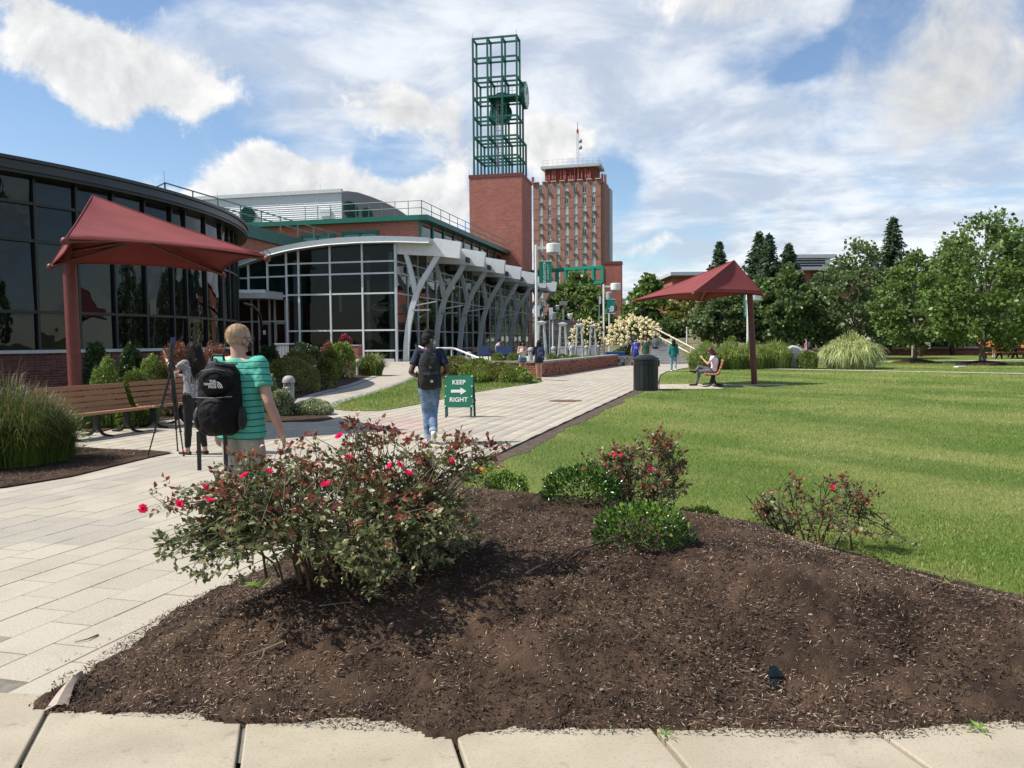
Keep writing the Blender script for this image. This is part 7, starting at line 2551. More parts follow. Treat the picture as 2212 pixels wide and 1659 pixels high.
# ------------------------------------------------------------------ cream hydrangeas
def hydrangea(label, px, Y, x0, x1, ytop, ybot, nb, seed):
 rng = np.random.default_rng(seed)
 p = AT(px, 760, Y)
 r = (x1 - x0) / 2 / 1789 * Y
 cx = AT((x0 + x1) / 2, 740, Y).x
 zt, zb = AT(px, ytop, Y).z, AT(px, ybot, Y).z
 t = thing('hydrangea', label, 'hydrangea', (cx, Y, .48), group='cream flowering hydrangea trees')
 zt -= .48
 zb -= .48
 mid = zb + (zt - zb) * .35
 # blossoms: knobbly cones sharing one mesh
 mb = MB()
 for k in range(26):
  f = k / 26
  a = k * 2.4
  w = .15 * (1 - f * .7)
  mb.ell((w * math.cos(a) * .8, w * math.sin(a) * .8, 0.22 * f), .062 * (1 - .3 * f), 5, 4)
 bl = mb.build('blossom', L['blossom'], t, smooth=True)
 n = 0
 pts = []
 tries = 0
 while n < nb and tries < nb * 30:
  tries += 1
  u = unit(rng.normal(size=3))
  if u[2] < -.42 or u[1] > .65:
   continue
  q = u * np.array([r, r * .85, (zt - mid) if u[2] > 0 else (mid - zb)]) * (1 + .10 * rng.normal()) + np.array([0, 0, mid])
  o = bl if n == 0 else link('blossom', bl.data, t)
  o.location = q
  d = Vector(u + np.array([0, 0, .45]) + rng.normal(size=3) * .25).normalized()
  o.rotation_euler = d.to_track_quat('Z', 'Y').to_euler()
  s = rng.uniform(.55, .9) * r / 1.9
  o.scale = (s, s, s)
  n += 1
 m = 2600
 u = unit(rng.normal(size=(m, 3)))
 u = u[u[:, 2] > -.5]
 P = u * (rng.uniform(.45, .93, (len(u), 1))) * np.array([r, r * .85, 1.0])
 P[:, 2] = np.where(u[:, 2] > 0, u[:, 2] * (zt - mid), u[:, 2] * (mid - zb)) * rng.uniform(.5, .95, len(u)) + mid
 V, F = diamonds(P, u + rng.normal(size=u.shape) * .5, rng.uniform(.12, .24, len(u)), .12, rng)
 link('foliage', np_mesh('foliage', V, F, L['hydrangea']), t)
 tr_ = MB()
 for k in range(9):
  a = k * .7
  tr_.tube([(rng.normal(0, .06), rng.normal(0, .06), -.1), (math.cos(a) * r * .18, math.sin(a) * r * .18, zb * .6 + .2), (math.cos(a) * r * .55, math.sin(a) * r * .5, mid)], [.06, .05, .02], 5)
 tr_.build('trunk', M['dark_bark'], t)
hydrangea('wide rounded hydrangea tree covered in cream blossoms above the stone planter', 1367, 59.5, 1313, 1422, 690, 757, 290, 5)
hydrangea('looser cream hydrangea behind the patio heaters and the teal banner post', 1262, 60.5, 1233, 1302, 693, 764, 190, 6)
# its upper spray
shrub_px('tall cream blossom spray on top of the looser hydrangea', 1268, 1292, 686, 720, 60.8, 'blossom', .16, 0 + 500, seed=91, stems=False) if False else None
# ------------------------------------------------------------------ roses
def tubes_np(paths, radii, sides=4):
 """many thin canes at once; paths (n,k,3), radii (n,k)"""
 n, k, _ = paths.shape
 d = np.gradient(paths, axis=1)
 d = unit(d)
 s = unit(np.cross(d, np.array([.31, .17, .93])))
 t = np.cross(d, s)
 an = np.arange(sides) * 2 * np.pi / sides
 ring = (s[:, :, None] * np.cos(an)[None, None, :, None] + t[:, :, None] * np.sin(an)[None, None, :, None]) * radii[:, :, None, None] + paths[:, :, None]
 V = ring.reshape(-1, 3)
 i = np.arange(k - 1)[:, None]
 j = np.arange(sides)[None]
 a = i * sides + j
 b = i * sides + (j + 1) % sides
 f = np.stack([a, b, b + sides, a + sides], -1).reshape(-1, 4)
 F = (np.arange(n) * k * sides)[:, None, None] + f[None]
 return V, F.reshape(-1, 4)
def flower_mesh(seed, rad):
 rng = np.random.default_rng(seed)
 V, F = [], []
 for ring, (np_, rr_, tilt) in enumerate(((5, 1.0, .55), (5, .8, .95), (4, .5, 1.25), (3, .3, 1.4))):
  for k in range(np_):
   a = 2 * math.pi * k / np_ + ring * .6 + rng.normal(0, .12)
   L_ = rad * rr_
   c, s = math.cos(a), math.sin(a)
   def P(u, v, cup):
    rr2 = u * L_ * math.cos(tilt) + cup
    zz = u * L_ * math.sin(tilt)
    x, y = rr2, v * L_ * .55
    return (x * c - y * s, x * s + y * c, zz + .12 * L_ * abs(v))
   b = len(V)
   V += [P(0.05, 0, 0), P(.5, -.75, .02 * rad), P(.5, .75, .02 * rad), P(.95, -.6, 0), P(1.02, 0, -.12 * rad), P(.95, .6, 0)]
   F += [(b, b + 2, b + 1), (b + 1, b + 2, b + 4), (b + 1, b + 4, b + 3), (b + 2, b + 5, b + 4)]
 return V, F
def rose_bush(label, c, rad, nstem, ntwig, seed, red_frac, flowers, comp=(4, 7), ll=.036, group='red shrub roses on the mulch mound', bare=0.0, tops=(), single=0, pale=.18, topz=.55):
 """c = base point, rad = half sizes (x, y, height)"""
 rng = np.random.default_rng(seed)
 t = thing('rose_bush', label, 'rose bush', c, group=group)
 rx, ry, h = rad
 # main canes
 k = 9
 s = np.linspace(0, 1, k)
 a = rng.uniform(0, 2 * np.pi, nstem)
 ex = np.stack([np.cos(a) * rx * rng.uniform(.25, .95, nstem), np.sin(a) * ry * rng.uniform(.2, .9, nstem), h * rng.uniform(.55, .95, nstem)], 1)
 ex[:, 2] *= 1 - .35 * ((ex[:, 0] / rx) ** 2 + (ex[:, 1] / ry) ** 2) * .6
 b0 = np.stack([np.clip(ex[:, 0] * .45 + rng.normal(0, rx * .12, nstem), -rx * .6, rx * .6), ex[:, 1] * .3, np.full(nstem, -.03)], 1)
 canes = b0[:, None] * (1 - s)[None, :, None] + ex[:, None] * s[None, :, None]
 canes[:, :, 2] = b0[:, 2:3] + (ex[:, 2:3] - b0[:, 2:3]) * (s ** .72)[None]
 canes += np.cumsum(rng.normal(0, .012, canes.shape), axis=1)
 V1, F1 = tubes_np(canes, np.linspace(.0085, .004, k)[None] * rng.uniform(.7, 1.3, (nstem, 1)), 5)
 # twigs to targets filling a dome
 u = unit(rng.normal(size=(ntwig * 2, 3)))
 u = u[u[:, 2] > -.62][:ntwig]
 n = len(u)
 f = (.50 + .50 * rng.random(n) ** .5)
 lump = 1 + .22 * (2 * fbm(u[:, 0] * 3 + 11, u[:, 1] * 2 + u[:, 2] * 3, 3, seed) - 1)
 tg = u * (f * lump)[:, None] * np.array([rx, ry, h * .58]) + np.array([0, 0, h * .44])
 tg[:, 2] = np.maximum(tg[:, 2], .05 + .06 * rng.random(n))
 for (tx, ty, tz, m, sp) in tops:
  e = np.stack([rng.normal(tx, sp, m), rng.normal(ty, sp, m), tz - np.abs(rng.normal(0, .05, m))], 1)
  tg = np.concatenate([tg, e])
 n = len(tg)
 ci = rng.integers(0, nstem, (n, 14))
 cj = rng.integers(3, k, (n, 14))
 cand = canes[ci, cj]
 dist = np.linalg.norm(cand - tg[:, None] + np.array([0, 0, .12]), axis=2) + (cand[:, :, 2] > tg[:, None, 2]) * .4
 og = cand[np.arange(n), dist.argmin(1)]
 kk = 6
 ss = np.linspace(0, 1, kk)
 mid = (og + tg) / 2 + np.array([0, 0, .05]) + rng.normal(0, .03, og.shape)
 tw = og[:, None] * ((1 - ss) ** 2)[None, :, None] + 2 * mid[:, None] * (ss * (1 - ss))[None, :, None] + tg[:, None] * (ss ** 2)[None, :, None]
 V2, F2 = tubes_np(tw, np.linspace(.0034, .0014, kk)[None].repeat(n, 0), 4)
 link('canes', np_mesh('canes', V1, F1, L['stem_brown'], smooth=True), t)
 link('twigs', np_mesh('twigs', V2, F2, L['stem'], smooth=True), t)
 # compound leaves of five leaflets
 Cs, Ds, hgt, along = [], [], [], []
 for i in range(n):
  if rng.random() < bare:
   continue
  m = rng.integers(*comp)
  for q in np.linspace(.30, 1.0, m):
   x = q * (kk - 1)
   j = min(int(x), kk - 2)
   p = tw[i, j] + (tw[i, j + 1] - tw[i, j]) * (x - j)
   d = tw[i, j + 1] - tw[i, j]
   d = d / (np.linalg.norm(d) + 1e-6)
   o = unit(np.cross(d, rng.normal(size=3)))
   ax = unit(o * .9 + d * .55 + np.array([0, 0, -.10]))
   sd = unit(np.cross(ax, rng.normal(size=3) * .4 + np.array([0, 0, 1.0])))
   l = ll * rng.uniform(.75, 1.3)
   for (r0, sgn) in ((1.0, 0), (.62, 1), (.62, -1), (.25, 1), (.25, -1)):
    Cs.append(p + ax * l * r0 * 1.25)
    Ds.append(ax if sgn == 0 else unit(ax * .5 + sd * sgn))
    hgt.append(tg[i, 2] / h)
    along.append(q)
 Cs, Ds = np.array(Cs), np.array(Ds)
 hgt, along = np.array(hgt), np.array(along)
 N = len(Cs)
 ls = ll * rng.uniform(.7, 1.25, N)
 redp = np.clip((hgt - topz) * 2.6, 0, 1) * np.clip((along - .55) * 2.5, 0, 1)
 isred = rng.random(N) < redp * red_frac
 ispale = (~isred) & (rng.random(N) < pale)
 near = np.argsort(Cs[:, 1] * 1.0 + rng.random(N) * .05)
 singles = set()
 if single:
  # the leaves that show largest, nearest the walk in front, each a leaf of its own
  lit = near[:single * 6]
  pick = rng.choice(lit, single, replace=False)
  protos = {}
  for i in pick:
   key = 'rose_red' if isred[i] else ('rose_pale' if ispale[i] else 'rose')
   if key not in protos:
    v, f_ = leaves_np(np.zeros((1, 3)), np.array([[0, 0, 1.0]]), 1.0, .62, fold=.2, droop=.15, rng=np.random.default_rng(2))
    protos[key] = np_mesh('leaf', v, f_, L[key])
   o = link('leaf', protos[key], t)
   o.location = Cs[i]
   q_ = Vector(Ds[i]).to_track_quat('Z', 'Y') @ Euler((0, 0, rng.uniform(0, 6.28))).to_quaternion()
   o.rotation_euler = q_.to_euler()
   o.scale = (ls[i], ls[i], ls[i])
   singles.add(i)
 rest = np.ones(N, bool)
 rest[list(singles)] = False
 for nm, mask, key in (('leaves', rest & ~isred & ~ispale, 'rose'), ('pale_leaves', rest & ispale, 'rose_pale'), ('red_leaves', rest & isred, 'rose_red')):
  if mask.any():
   V, F = leaves_np(Cs[mask], Ds[mask], ls[mask], ls[mask] * .62, fold=.2, droop=.15, rng=rng)
   tag(link(nm, np_mesh(nm, V, F, L[key]), t), kind='stuff')
 # spent flowers: pale five pointed sepals
 m = max(6, n // 16)
 sel = rng.choice(n, m)
 V, F = [], []
 for i in sel:
  if tg[i, 2] < h * .35:
   continue
  c0 = tg[i] + rng.normal(0, .012, 3)
  for q in range(5):
   a_ = q * 1.257
   d = np.array([math.cos(a_), math.sin(a_), .35 + rng.normal(0, .2)])
   b_ = len(V)
   pr = np.array([-math.sin(a_), math.cos(a_), 0]) * .0032
   V += [c0 - pr, c0 + pr, c0 + d * .019]
   F.append((b_, b_ + 1, b_ + 2))
 if F:
  tag(link('sepals', np_mesh('sepals', V, F, L['rose_pale']), t), kind='stuff')
 for i, (fx, fy, fz, fr) in enumerate(flowers):
  v, f_ = flower_mesh(seed + i, fr)
  me = bpy.data.meshes.new('flower')
  me.from_pydata([tuple(q) for q in v], [], f_)
  me.materials.append(L['petal'])
  o = link('flower', me, t)
  o.location = (fx, fy, fz)
  o.rotation_euler = (R(rng.uniform(20, 75)), R(rng.uniform(-25, 25)), rng.uniform(0, 6))
 return t
def local_px(c, lst, r):
 out = []
 for px, py, Y in lst:
  p = AT(px, py, Y - .12)
  out.append((p.x - c[0], p.y - c[1], p.z - c[2], r))
 return out
bc = Vector((-.97, 4.55, mz(-.97, 4.55)))
FL = local_px(bc, [(307, 1101, 4.25), (580, 1022, 4.35), (530, 1030, 4.40), (440, 1056, 4.15), (452, 1085, 4.30), (973, 999, 4.45), (880, 1026, 4.25), (860, 1006, 4.35), (845, 1009, 4.40), (735, 945, 4.6), (753, 992, 4.55), (385, 1092, 4.25), (705, 1050, 4.25)], .031)
TOPS = [(.10, .0, .86, 16, .05), (.42, -.05, .74, 12, .06), (.70, -.1, .77, 14, .05), (.86, .05, .74, 10, .05), (-.45, -.1, .70, 14, .08), (-.25, .05, .76, 12, .07), (.25, .1, .80, 12, .05), (-.70, -.1, .56, 12, .07), (-.86, -.1, .48, 10, .05), (-.90, -.1, .26, 14, .05), (-.75, -.2, .22, 12, .1)]
rose_bush('big sprawling red rose bush at the front left of the mulch mound', bc, (.86, .66, .67), 36, 540, 21, .85, FL, comp=(3, 6), ll=.038, pale=.15, bare=.16, tops=TOPS, single=230, topz=.42)
c2 = Vector((1.00, 6.55, mz(1.0, 6.55)))
FL2 = local_px(c2, [(1262, 1015, 6.4), (1278, 1010, 6.45), (1305, 1006, 6.4), (1330, 984, 6.5), (1345, 983, 6.5), (1408, 1016, 6.4)], .027)
rose_bush('middle red rose bush with dark red tips behind the two low holly bushes', c2, (.40, .36, .58), 18, 170, 22, .95, FL2, comp=(3, 6), ll=.036, tops=[(.14, 0, .68, 12, .05), (.22, 0, .66, 8, .05), (-.18, 0, .58, 8, .05), (-.32, 0, .52, 8, .05), (.34, 0, .50, 8, .05)], single=30, topz=.3, bare=.15)
c3 = Vector((2.32, 6.32, mz(2.32, 6.32)))
FL3 = local_px(c3, [(1797, 1054, 6.05)], .028)
rose_bush('straggly half bare rose bush with dark red leaves on the right of the mound', c3, (.58, .34, .54), 17, 80, 23, .95, FL3, comp=(3, 5), ll=.034, bare=.12, tops=[(-.16, 0, .56, 6, .03), (.18, 0, .55, 8, .05), (.36, 0, .40, 8, .05), (-.38, 0, .30, 8, .05), (.62, -.15, .10, 7, .04)], single=30, topz=.15)
def holly(label, c, rx, ry, h, n, seed, tip=.25, leaf='holly'):
 rng = np.random.default_rng(seed)
 t = thing('holly_bush', label, 'shrub', c, group='low evergreen bushes on the mulch mound')
 u = unit(rng.normal(size=(n, 3)))
 u[:, 2] = np.abs(u[:, 2]) - .12
 lump = 1 + .25 * (2 * fbm(u[:, 0] * 3 + seed, u[:, 1] * 3 + u[:, 2] * 2, 3, seed) - 1)
 P = u * ((.55 + .45 * rng.random(n) ** .4) * lump)[:, None] * np.array([rx, ry, h * .82]) + np.array([0, 0, h * .2])
 P[:, 2] = np.maximum(P[:, 2], .02)
 D = unit(u * .8 + rng.normal(size=u.shape) * .5 + np.array([0, 0, .5]))
 top = rng.random(n) < tip * np.clip(u[:, 2] * 2, 0, 1)
 l = rng.uniform(.022, .038, n)
 for nm, mk, key in (('leaves', ~top, leaf), ('young_leaves', top, 'holly_tip')):
  V, F = leaves_np(P[mk], D[mk], l[mk], l[mk] * .5, fold=.15, droop=.1, rng=rng)
  tag(link(nm, np_mesh(nm, V, F, L[key]), t), kind='stuff')
 mb = MB()
 for i in range(9):
  q = Vector(P[rng.integers(n)]) * .85
  mb.tube([(rng.normal(0, .04), rng.normal(0, .04), -.02), q * .5, q], [.010, .007, .003], 5)
 mb.build('stems', L['stem_brown'], t)
 return t
q = on_mound(1266, 1100)
holly('low glossy evergreen bush left of the middle rose bush', Vector((.52, 6.12, mz(.52, 6.12) - .01)), .30, .27, .31, 2500, 1)
holly('lowest glossy evergreen bush with yellow green tips, nearest the camera', on_mound(1385, 1180), .29, .22, .28, 2100, 2, tip=.5)
q = Vector((-.06, 8.15, mz(-.06, 8.15)))
holly('dark evergreen bush behind the right end of the big rose bush', q, .24, .22, .36, 1700, 3, tip=.5)
q = Vector((-.30, 8.0, mz(-.3, 8.0)))
hy = holly('small yellow flowering bush touching the right end of the big rose bush', q, .20, .18, .46, 900, 4, tip=.9)
for i, (px, py) in enumerate(((1040, 1014), (1047, 1019), (1036, 1020), (1052, 1014), (1043, 1026), (1030, 1013))):
 v, f_ = flower_mesh(60 + i, .022)
 me = bpy.data.meshes.new('flower')
 me.from_pydata([tuple(a) for a in v], [], f_)
 me.materials.append(L['petal_yellow'])
 o = link('flower', me, hy)
 p = AT(px, py, 7.8)
 o.location = p - q
 o.rotation_euler = (R(40), 0, i)
q = Vector((1.50, 6.72, mz(1.5, 6.72)))
holly('low yellowish bush on a hump of soil right of the middle rose bush', q, .22, .2, .20, 1100, 5, tip=.4, leaf='olive')
q = Vector((1.62, 6.55, mz(1.62, 6.55)))
# weeds and a fresh shoot
def weed(label, p, n, l, seed, up_=.3):
 rng = np.random.default_rng(seed)
 t = thing('weed', label, 'weed', p, group='small green weeds on the mulch and the sidewalk edge')
 for i in range(n):
  a = 2 * math.pi * i / n + rng.normal(0, .25)
  d = np.array([[math.cos(a), math.sin(a), up_ + rng.normal(0, .15)]])
  V, F = leaves_np(np.zeros((1, 3)) + np.array([[0, 0, .008]]), d, l * rng.uniform(.7, 1.2), l * .3, rng=rng, droop=.3)
  link('leaf', np_mesh('leaf', V, F, L['weed']), t)
weed('small green weed in the mulch close to the sidewalk on the right', on_mound(2115, 1578), 7, .06, 1)
weed('little weed growing at a sidewalk joint', on_mound(1437, 1590), 6, .05, 2)
weed('bright green shoot under the big rose bush', on_mound(560, 1272), 8, .10, 3, .5)
weed('fallen light green sprig on the mulch by the low holly', on_mound(1300, 1172), 5, .05, 4)
weed('small weed where the lawn meets the mulch on the right', on_mound(2040, 1262), 6, .06, 5, .6)
# trees behind the viewer: seen only as reflections in the glass walls
rng = np.random.default_rng(12)
Cc, Dd = [], []
for i in range(26):
 a = -2.3 + 4.6 * i / 25
 x, y = 95 * math.sin(a) + rng.normal(0, 5), -70 * math.cos(a) + 22 + rng.normal(0, 5)
 if y > 25 and x > 0:
  continue
 if x < -20 and y > -15:
  continue
 P_, D_, _c = crown_points(rng, ROUND, rng.uniform(9, 14), rng.uniform(5, 7), 60, 16, 1.6)
 P_ += np.array([x, y, 1.5])
 Cc.append(P_)
 Dd.append(D_)
V, F = diamonds(np.concatenate(Cc), np.concatenate(Dd), 1.1, .9, rng)
o = link('far_trees', np_mesh('far_trees', V, F, L['maple_dark']))
tag(o, 'belt of trees behind the viewer, mirrored in the glass walls', 'trees', kind='stuff')
# ================================================================== PEOPLE
BLOBS = []
def caps(mb, p0, r0, p1, r1, n=12, flat=False):
 """tapered limb segment with round ends"""
 p0, p1 = Vector(p0), Vector(p1)
 d = p1 - p0
 L_ = d.length
 if L_ < 1e-5:
  return mb.ell(p0, r0)
 d /= L_
 pts, rs = [], []
 if not flat:
  for t in (-.98, -.7, -.35):
   pts.append(p0 + d * r0 * t)
   rs.append(r0 * math.sqrt(1 - t * t))
 pts += [p0, p0.lerp(p1, .5), p1]
 rs += [r0, (r0 + r1) / 2, r1]
 if not flat:
  for t in (.35, .7, .98):
   pts.append(p1 + d * r1 * t)
   rs.append(r1 * math.sqrt(1 - t * t))
 return mb.tube(pts, rs, n)
def loft(mb, secs, n=20):
 """secs: (centre, rx, ry) horizontal ellipses from the bottom up"""
 vs, fs = [], []
 for c, rx, ry in secs:
  c = Vector(c)
  for j in range(n):
   a = 2 * math.pi * j / n
   vs.append(c + Vector((rx * math.cos(a), ry * math.sin(a), 0)))
 k = len(secs)
 for i in range(k - 1):
  for j in range(n):
   a, b = i * n + j, i * n + (j + 1) % n
   fs.append((a, b, b + n, a + n))
 fs.append(tuple(range(n - 1, -1, -1)))
 fs.append(tuple(range((k - 1) * n, k * n)))
 return mb.add(vs, fs)
def blob(name, mb, m, parent, vox=.01, sm=4, wrinkle=0.0, wscale=.12):
 """weld overlapping shapes into one continuous skin"""
 o = mb.build(name, m, parent)
 r = o.modifiers.new('weld', 'REMESH')
 r.mode = 'VOXEL'
 r.voxel_size = vox
 r.use_smooth_shade = True
 s = o.modifiers.new('smooth', 'SMOOTH')
 s.iterations = sm
 s.factor = .5
 if wrinkle:
  tx = bpy.data.textures.new('folds', 'CLOUDS')
  tx.noise_scale = wscale
  tx.noise_depth = 2
  dm = o.modifiers.new('folds', 'DISPLACE')
  dm.texture = tx
  dm.strength = wrinkle
  dm.mid_level = .5
  dm.texture_coords = 'LOCAL'
 BLOBS.append(o)
 return o
def joints(H, fem=False, **ov):
 s = H / 1.75
 k = .92 if fem else 1.0
 J = dict(head=(0, .01, 1.645), neck=(0, -.012, 1.50), chest=(0, 0, 1.30), waist=(0, .0, 1.11), pelvis=(0, 0, .95),
             shL=(-.175 * k, -.01, 1.435), shR=(.175 * k, -.01, 1.435), elL=(-.225 * k, -.04, 1.15), elR=(.225 * k, -.04, 1.15), wrL=(-.235 * k, .04, .90), wrR=(.235 * k, .04, .90),
             hipL=(-.088, 0, .92), hipR=(.088, 0, .92), knL=(-.095, .02, .50), knR=(.095, .02, .50), anL=(-.10, -.02, .09), anR=(.10, -.02, .09))
 J = {a: Vector(b) * s for a, b in J.items()}
 for a, b in ov.items():
  J[a] = Vector(b)
 return J, s
def hand(mb, w, d, thumb, s, curl=.35, palm=None):
 """palm, four jointed fingers of unequal length and a thumb from the side of the palm"""
 w, d, thumb = Vector(w), Vector(d).normalized(), Vector(thumb)
 thumb = (thumb - d * thumb.dot(d)).normalized()
 nrm = d.cross(thumb).normalized() if palm is None else Vector(palm).normalized()
 pc = w + d * .085 * s
 for f in (-1, -.33, .33, 1):
  caps(mb, w + d * .012 * s + thumb * f * .016 * s, .017 * s, pc + thumb * f * .030 * s, .0125 * s, 8)
 for i, (f, l) in enumerate(((1, .066), (.36, .076), (-.33, .071), (-1, .054))):
  b = pc + thumb * f * .031 * s
  p, dd = b, d.copy()
  for q, (fr, r0, r1) in enumerate(((.42, .0100, .0092), (.32, .0092, .0084), (.26, .0084, .0070))):
   dd = (dd + nrm * curl * (1 + .25 * q)).normalized()
   e = p + dd * l * fr * 1.15 * s
   caps(mb, p, r0 * s, e, r1 * s, 8)
   p = e
 t0 = w + d * .028 * s + thumb * .018 * s
 t1 = t0 + (d * .55 + thumb * .7 + nrm * .2).normalized() * .045 * s
 t2 = t1 + (d * .85 + thumb * .25 + nrm * .35).normalized() * .034 * s
 caps(mb, t0, .015 * s, t1, .0115 * s, 8)
 caps(mb, t1, .0112 * s, t2, .0085 * s, 8)
def body(root, J, s, skin, fem=False, hyaw=0.0, htilt=0.0, vox=.012, hands=None, fat=1.0, feet=True, face=True):
 """the whole figure as one skin; head turned by hyaw"""
 mb = MB()
 f = (.9 if fem else 1.0) * fat
 hd = J['head']
 HM = Matrix.Rotation(hyaw, 3, 'Z') @ Matrix.Rotation(htilt, 3, 'X')
 P = lambda x, y, z: hd + HM @ (Vector((x, y, z)) * s)
 mb.ell(P(0, -.012, .012), (.077 * s, .098 * s, .096 * s), 16, 12, M=HM)
 mb.ell(P(0, .022, -.05), (.058 * s, .070 * s, .072 * s), 14, 10, M=HM)
 mb.ell(P(0, .064, -.085), (.028 * s, .026 * s, .022 * s), 10, 8, M=HM)
 if face:
  caps(mb, P(0, .085, -.005), .009 * s, P(0, .104, -.040), .014 * s, 8)
  for x in (-1, 1):
   mb.ell(P(x * .077, -.012, -.02), (.010 * s, .022 * s, .034 * s), 8, 8, M=HM)
   mb.ell(P(x * .034, .074, .002), (.016 * s, .014 * s, .010 * s), 8, 6, M=HM)
 caps(mb, J['neck'] - Vector((0, 0, .03 * s)), .060 * s * f, hd + HM @ Vector((0, -.02, -.06)) * s, .055 * s * f)
 for a, b, r0, r1 in (('neck', 'shL', .058, .056), ('neck', 'shR', .058, .056)):
  caps(mb, J[a] - Vector((0, 0, .045 * s)), r0 * s * f, J[b], r1 * s * f)
 mb.ell(J['chest'], (.160 * s * f, .108 * s * f, .19 * s), 18, 12)
 mb.ell(J['waist'], (.135 * s * f, .092 * s * f, .16 * s), 18, 12)
 mb.ell(J['pelvis'], (.160 * s, .108 * s, .13 * s), 18, 12)
 for k in 'LR':
  caps(mb, J['sh' + k], .054 * s * f, J['el' + k], .041 * s * f)
  caps(mb, J['el' + k], .041 * s * f, J['el' + k].lerp(J['wr' + k], .35), .042 * s * f)
  caps(mb, J['el' + k].lerp(J['wr' + k], .35), .042 * s * f, J['wr' + k], .026 * s * f)
  caps(mb, J['hip' + k], .086 * s, J['kn' + k], .055 * s)
  caps(mb, J['kn' + k], .054 * s, J['kn' + k].lerp(J['an' + k], .35), .056 * s)
  caps(mb, J['kn' + k].lerp(J['an' + k], .35), .056 * s, J['an' + k], .037 * s)
  if feet:
   a = J['an' + k]
   sh = (a - J['kn' + k]).normalized()
   fd = J.get('toe' + k, a + Vector((0, .15, -.055)) * s)
   caps(mb, a + sh * .03 * s, .036 * s, fd, .028 * s)
  if hands:
   hh = hands.get(k)
   if hh:
    hand(mb, J['wr' + k], hh[0], hh[1], s * (.92 if fem else 1.0), *hh[2:])
  else:
   d = (J['wr' + k] - J['el' + k]).normalized()
   hand(mb, J['wr' + k], d + Vector((0, .15, 0)), (0, 1, 0), s * (.92 if fem else 1.0), .22, (1 if k == 'L' else -1, 0, 0))
 o = blob('body', mb, skin, root, vox, 3)
 return o, P, HM
def shirt(root, J, s, m, name='shirt', sleeve=.5, hem=.86, loose=1.0, fem=False, vox=.012, wr=.012, forearm=0.0, neck=.075, open_top=False):
 mb = MB()
 q = loose
 c, w, p, nk = J['chest'], J['waist'], J['pelvis'], J['neck']
 hemc = Vector((p.x, p.y, hem * s))
 k = .93 if fem else 1.0
 sec = [(hemc, .186 * s * q * k, .132 * s * q), (p + Vector((0, 0, .04 * s)), .182 * s * q * k, .130 * s * q), (w, .165 * s * q * k, .120 * s * q),
           (c - Vector((0, 0, .04 * s)), .184 * s * q * k, .134 * s * q), (c + Vector((0, 0, .07 * s)), .182 * s * k * q, .122 * s * q)]
 if not open_top:
  sec += [(nk - Vector((0, 0, .075 * s)), .135 * s * k, .095 * s), (nk - Vector((0, 0, .015 * s)), neck * s, .070 * s)]
 else:
  sec += [(nk - Vector((0, 0, .13 * s)), .125 * s * k, .105 * s)]
 loft(mb, sec)
 for t in 'LR':
  sh, el, wri = J['sh' + t], J['el' + t], J['wr' + t]
  if sleeve > 0:
   caps(mb, nk - Vector((0, 0, .085 * s)), .062 * s, sh, .068 * s * q * k)
   e = sh.lerp(el, min(1, sleeve))
   caps(mb, sh, .069 * s * q * k, sh.lerp(e, .2), .068 * s * q * k)
   caps(mb, sh.lerp(e, .1), .068 * s * q * k, e, (.066 if forearm == 0 else .056) * s * q * k, flat=True)
   if forearm > 0:
    caps(mb, el, .056 * s * q * k, el.lerp(wri, forearm), .042 * s * q * k)
  else:
   caps(mb, nk - Vector((0, 0, .1 * s)), .03 * s, sh + (nk - sh) * .25 - Vector((0, 0, .03 * s)), .035 * s)
 return blob(name, mb, m, root, vox, 4, wr, .07)
def trousers(root, J, s, m, name='trousers', upto=1.0, r=(.102, .074, .058), fem=False, vox=.012, top=1.0, wr=.012):
 mb = MB()
 p = J['pelvis']
 loft(mb, [(p + Vector((0, 0, -.10 * s)), .16 * s, .112 * s), (p, .172 * s, .122 * s), (p + Vector((0, 0, (top - .95) * s)), .160 * s, .112 * s)])
 for t in 'LR':
  h, k, a = J['hip' + t], J['kn' + t], J['an' + t]
  if upto <= 1:
   caps(mb, h, r[0] * s, h.lerp(k, upto), (r[0] + (r[1] - r[0]) * upto) * s, flat=False if upto == 1 else True)
  if upto >= 1:
   caps(mb, h, r[0] * s, k, r[1] * s)
   caps(mb, k, r[1] * s, k.lerp(a, min(1, upto - 1) if upto > 1 else .95), r[2] * s)
  if upto < 1:
   caps(mb, h, r[0] * s, h.lerp(k, .15), r[0] * s)
 return blob(name, mb, m, root, vox, 4, wr, .09)
def shoes(root, J, s, m, vox=.012, L_=.2, h=.05):
 for t in 'LR':
  mb = MB()
  a, k = J['an' + t], J['kn' + t]
  toe = J.get('toe' + t, a + Vector((0, .15, -.055)) * s)
  sh = (a - k).normalized()
  heel = a + sh * .045 * s - (toe - a).normalized() * .02 * s
  caps(mb, heel, .043 * s, toe, .036 * s)
  caps(mb, a + sh * .0 * s, .046 * s, heel.lerp(toe, .5), .040 * s)
  o = blob('shoe', mb, m, root, vox, 2)
def hair_cap(root, P, HM, s, m, size=1.06, back=0.0, vox=.01, extra=(), cut=-.02):
 mb = MB()
 mb.ell(P(0, -.022, .022), (.080 * s * size, .098 * s * size, .092 * s * size), 16, 12, M=HM)
 if size > 1.03:
  mb.ell(P(0, -.052, -.035), (.066 * s * size, .062 * s * size, .070 * s), 14, 10, M=HM)
 else:
  mb.ell(P(0, -.050, -.010), (.066 * s * size, .062 * s * size, .062 * s), 14, 10, M=HM)
 for a, r0, b, r1 in extra:
  caps(mb, P(*a), r0 * s, P(*b), r1 * s)
 return blob('hair', mb, m, root, vox, 3, .008, .025)
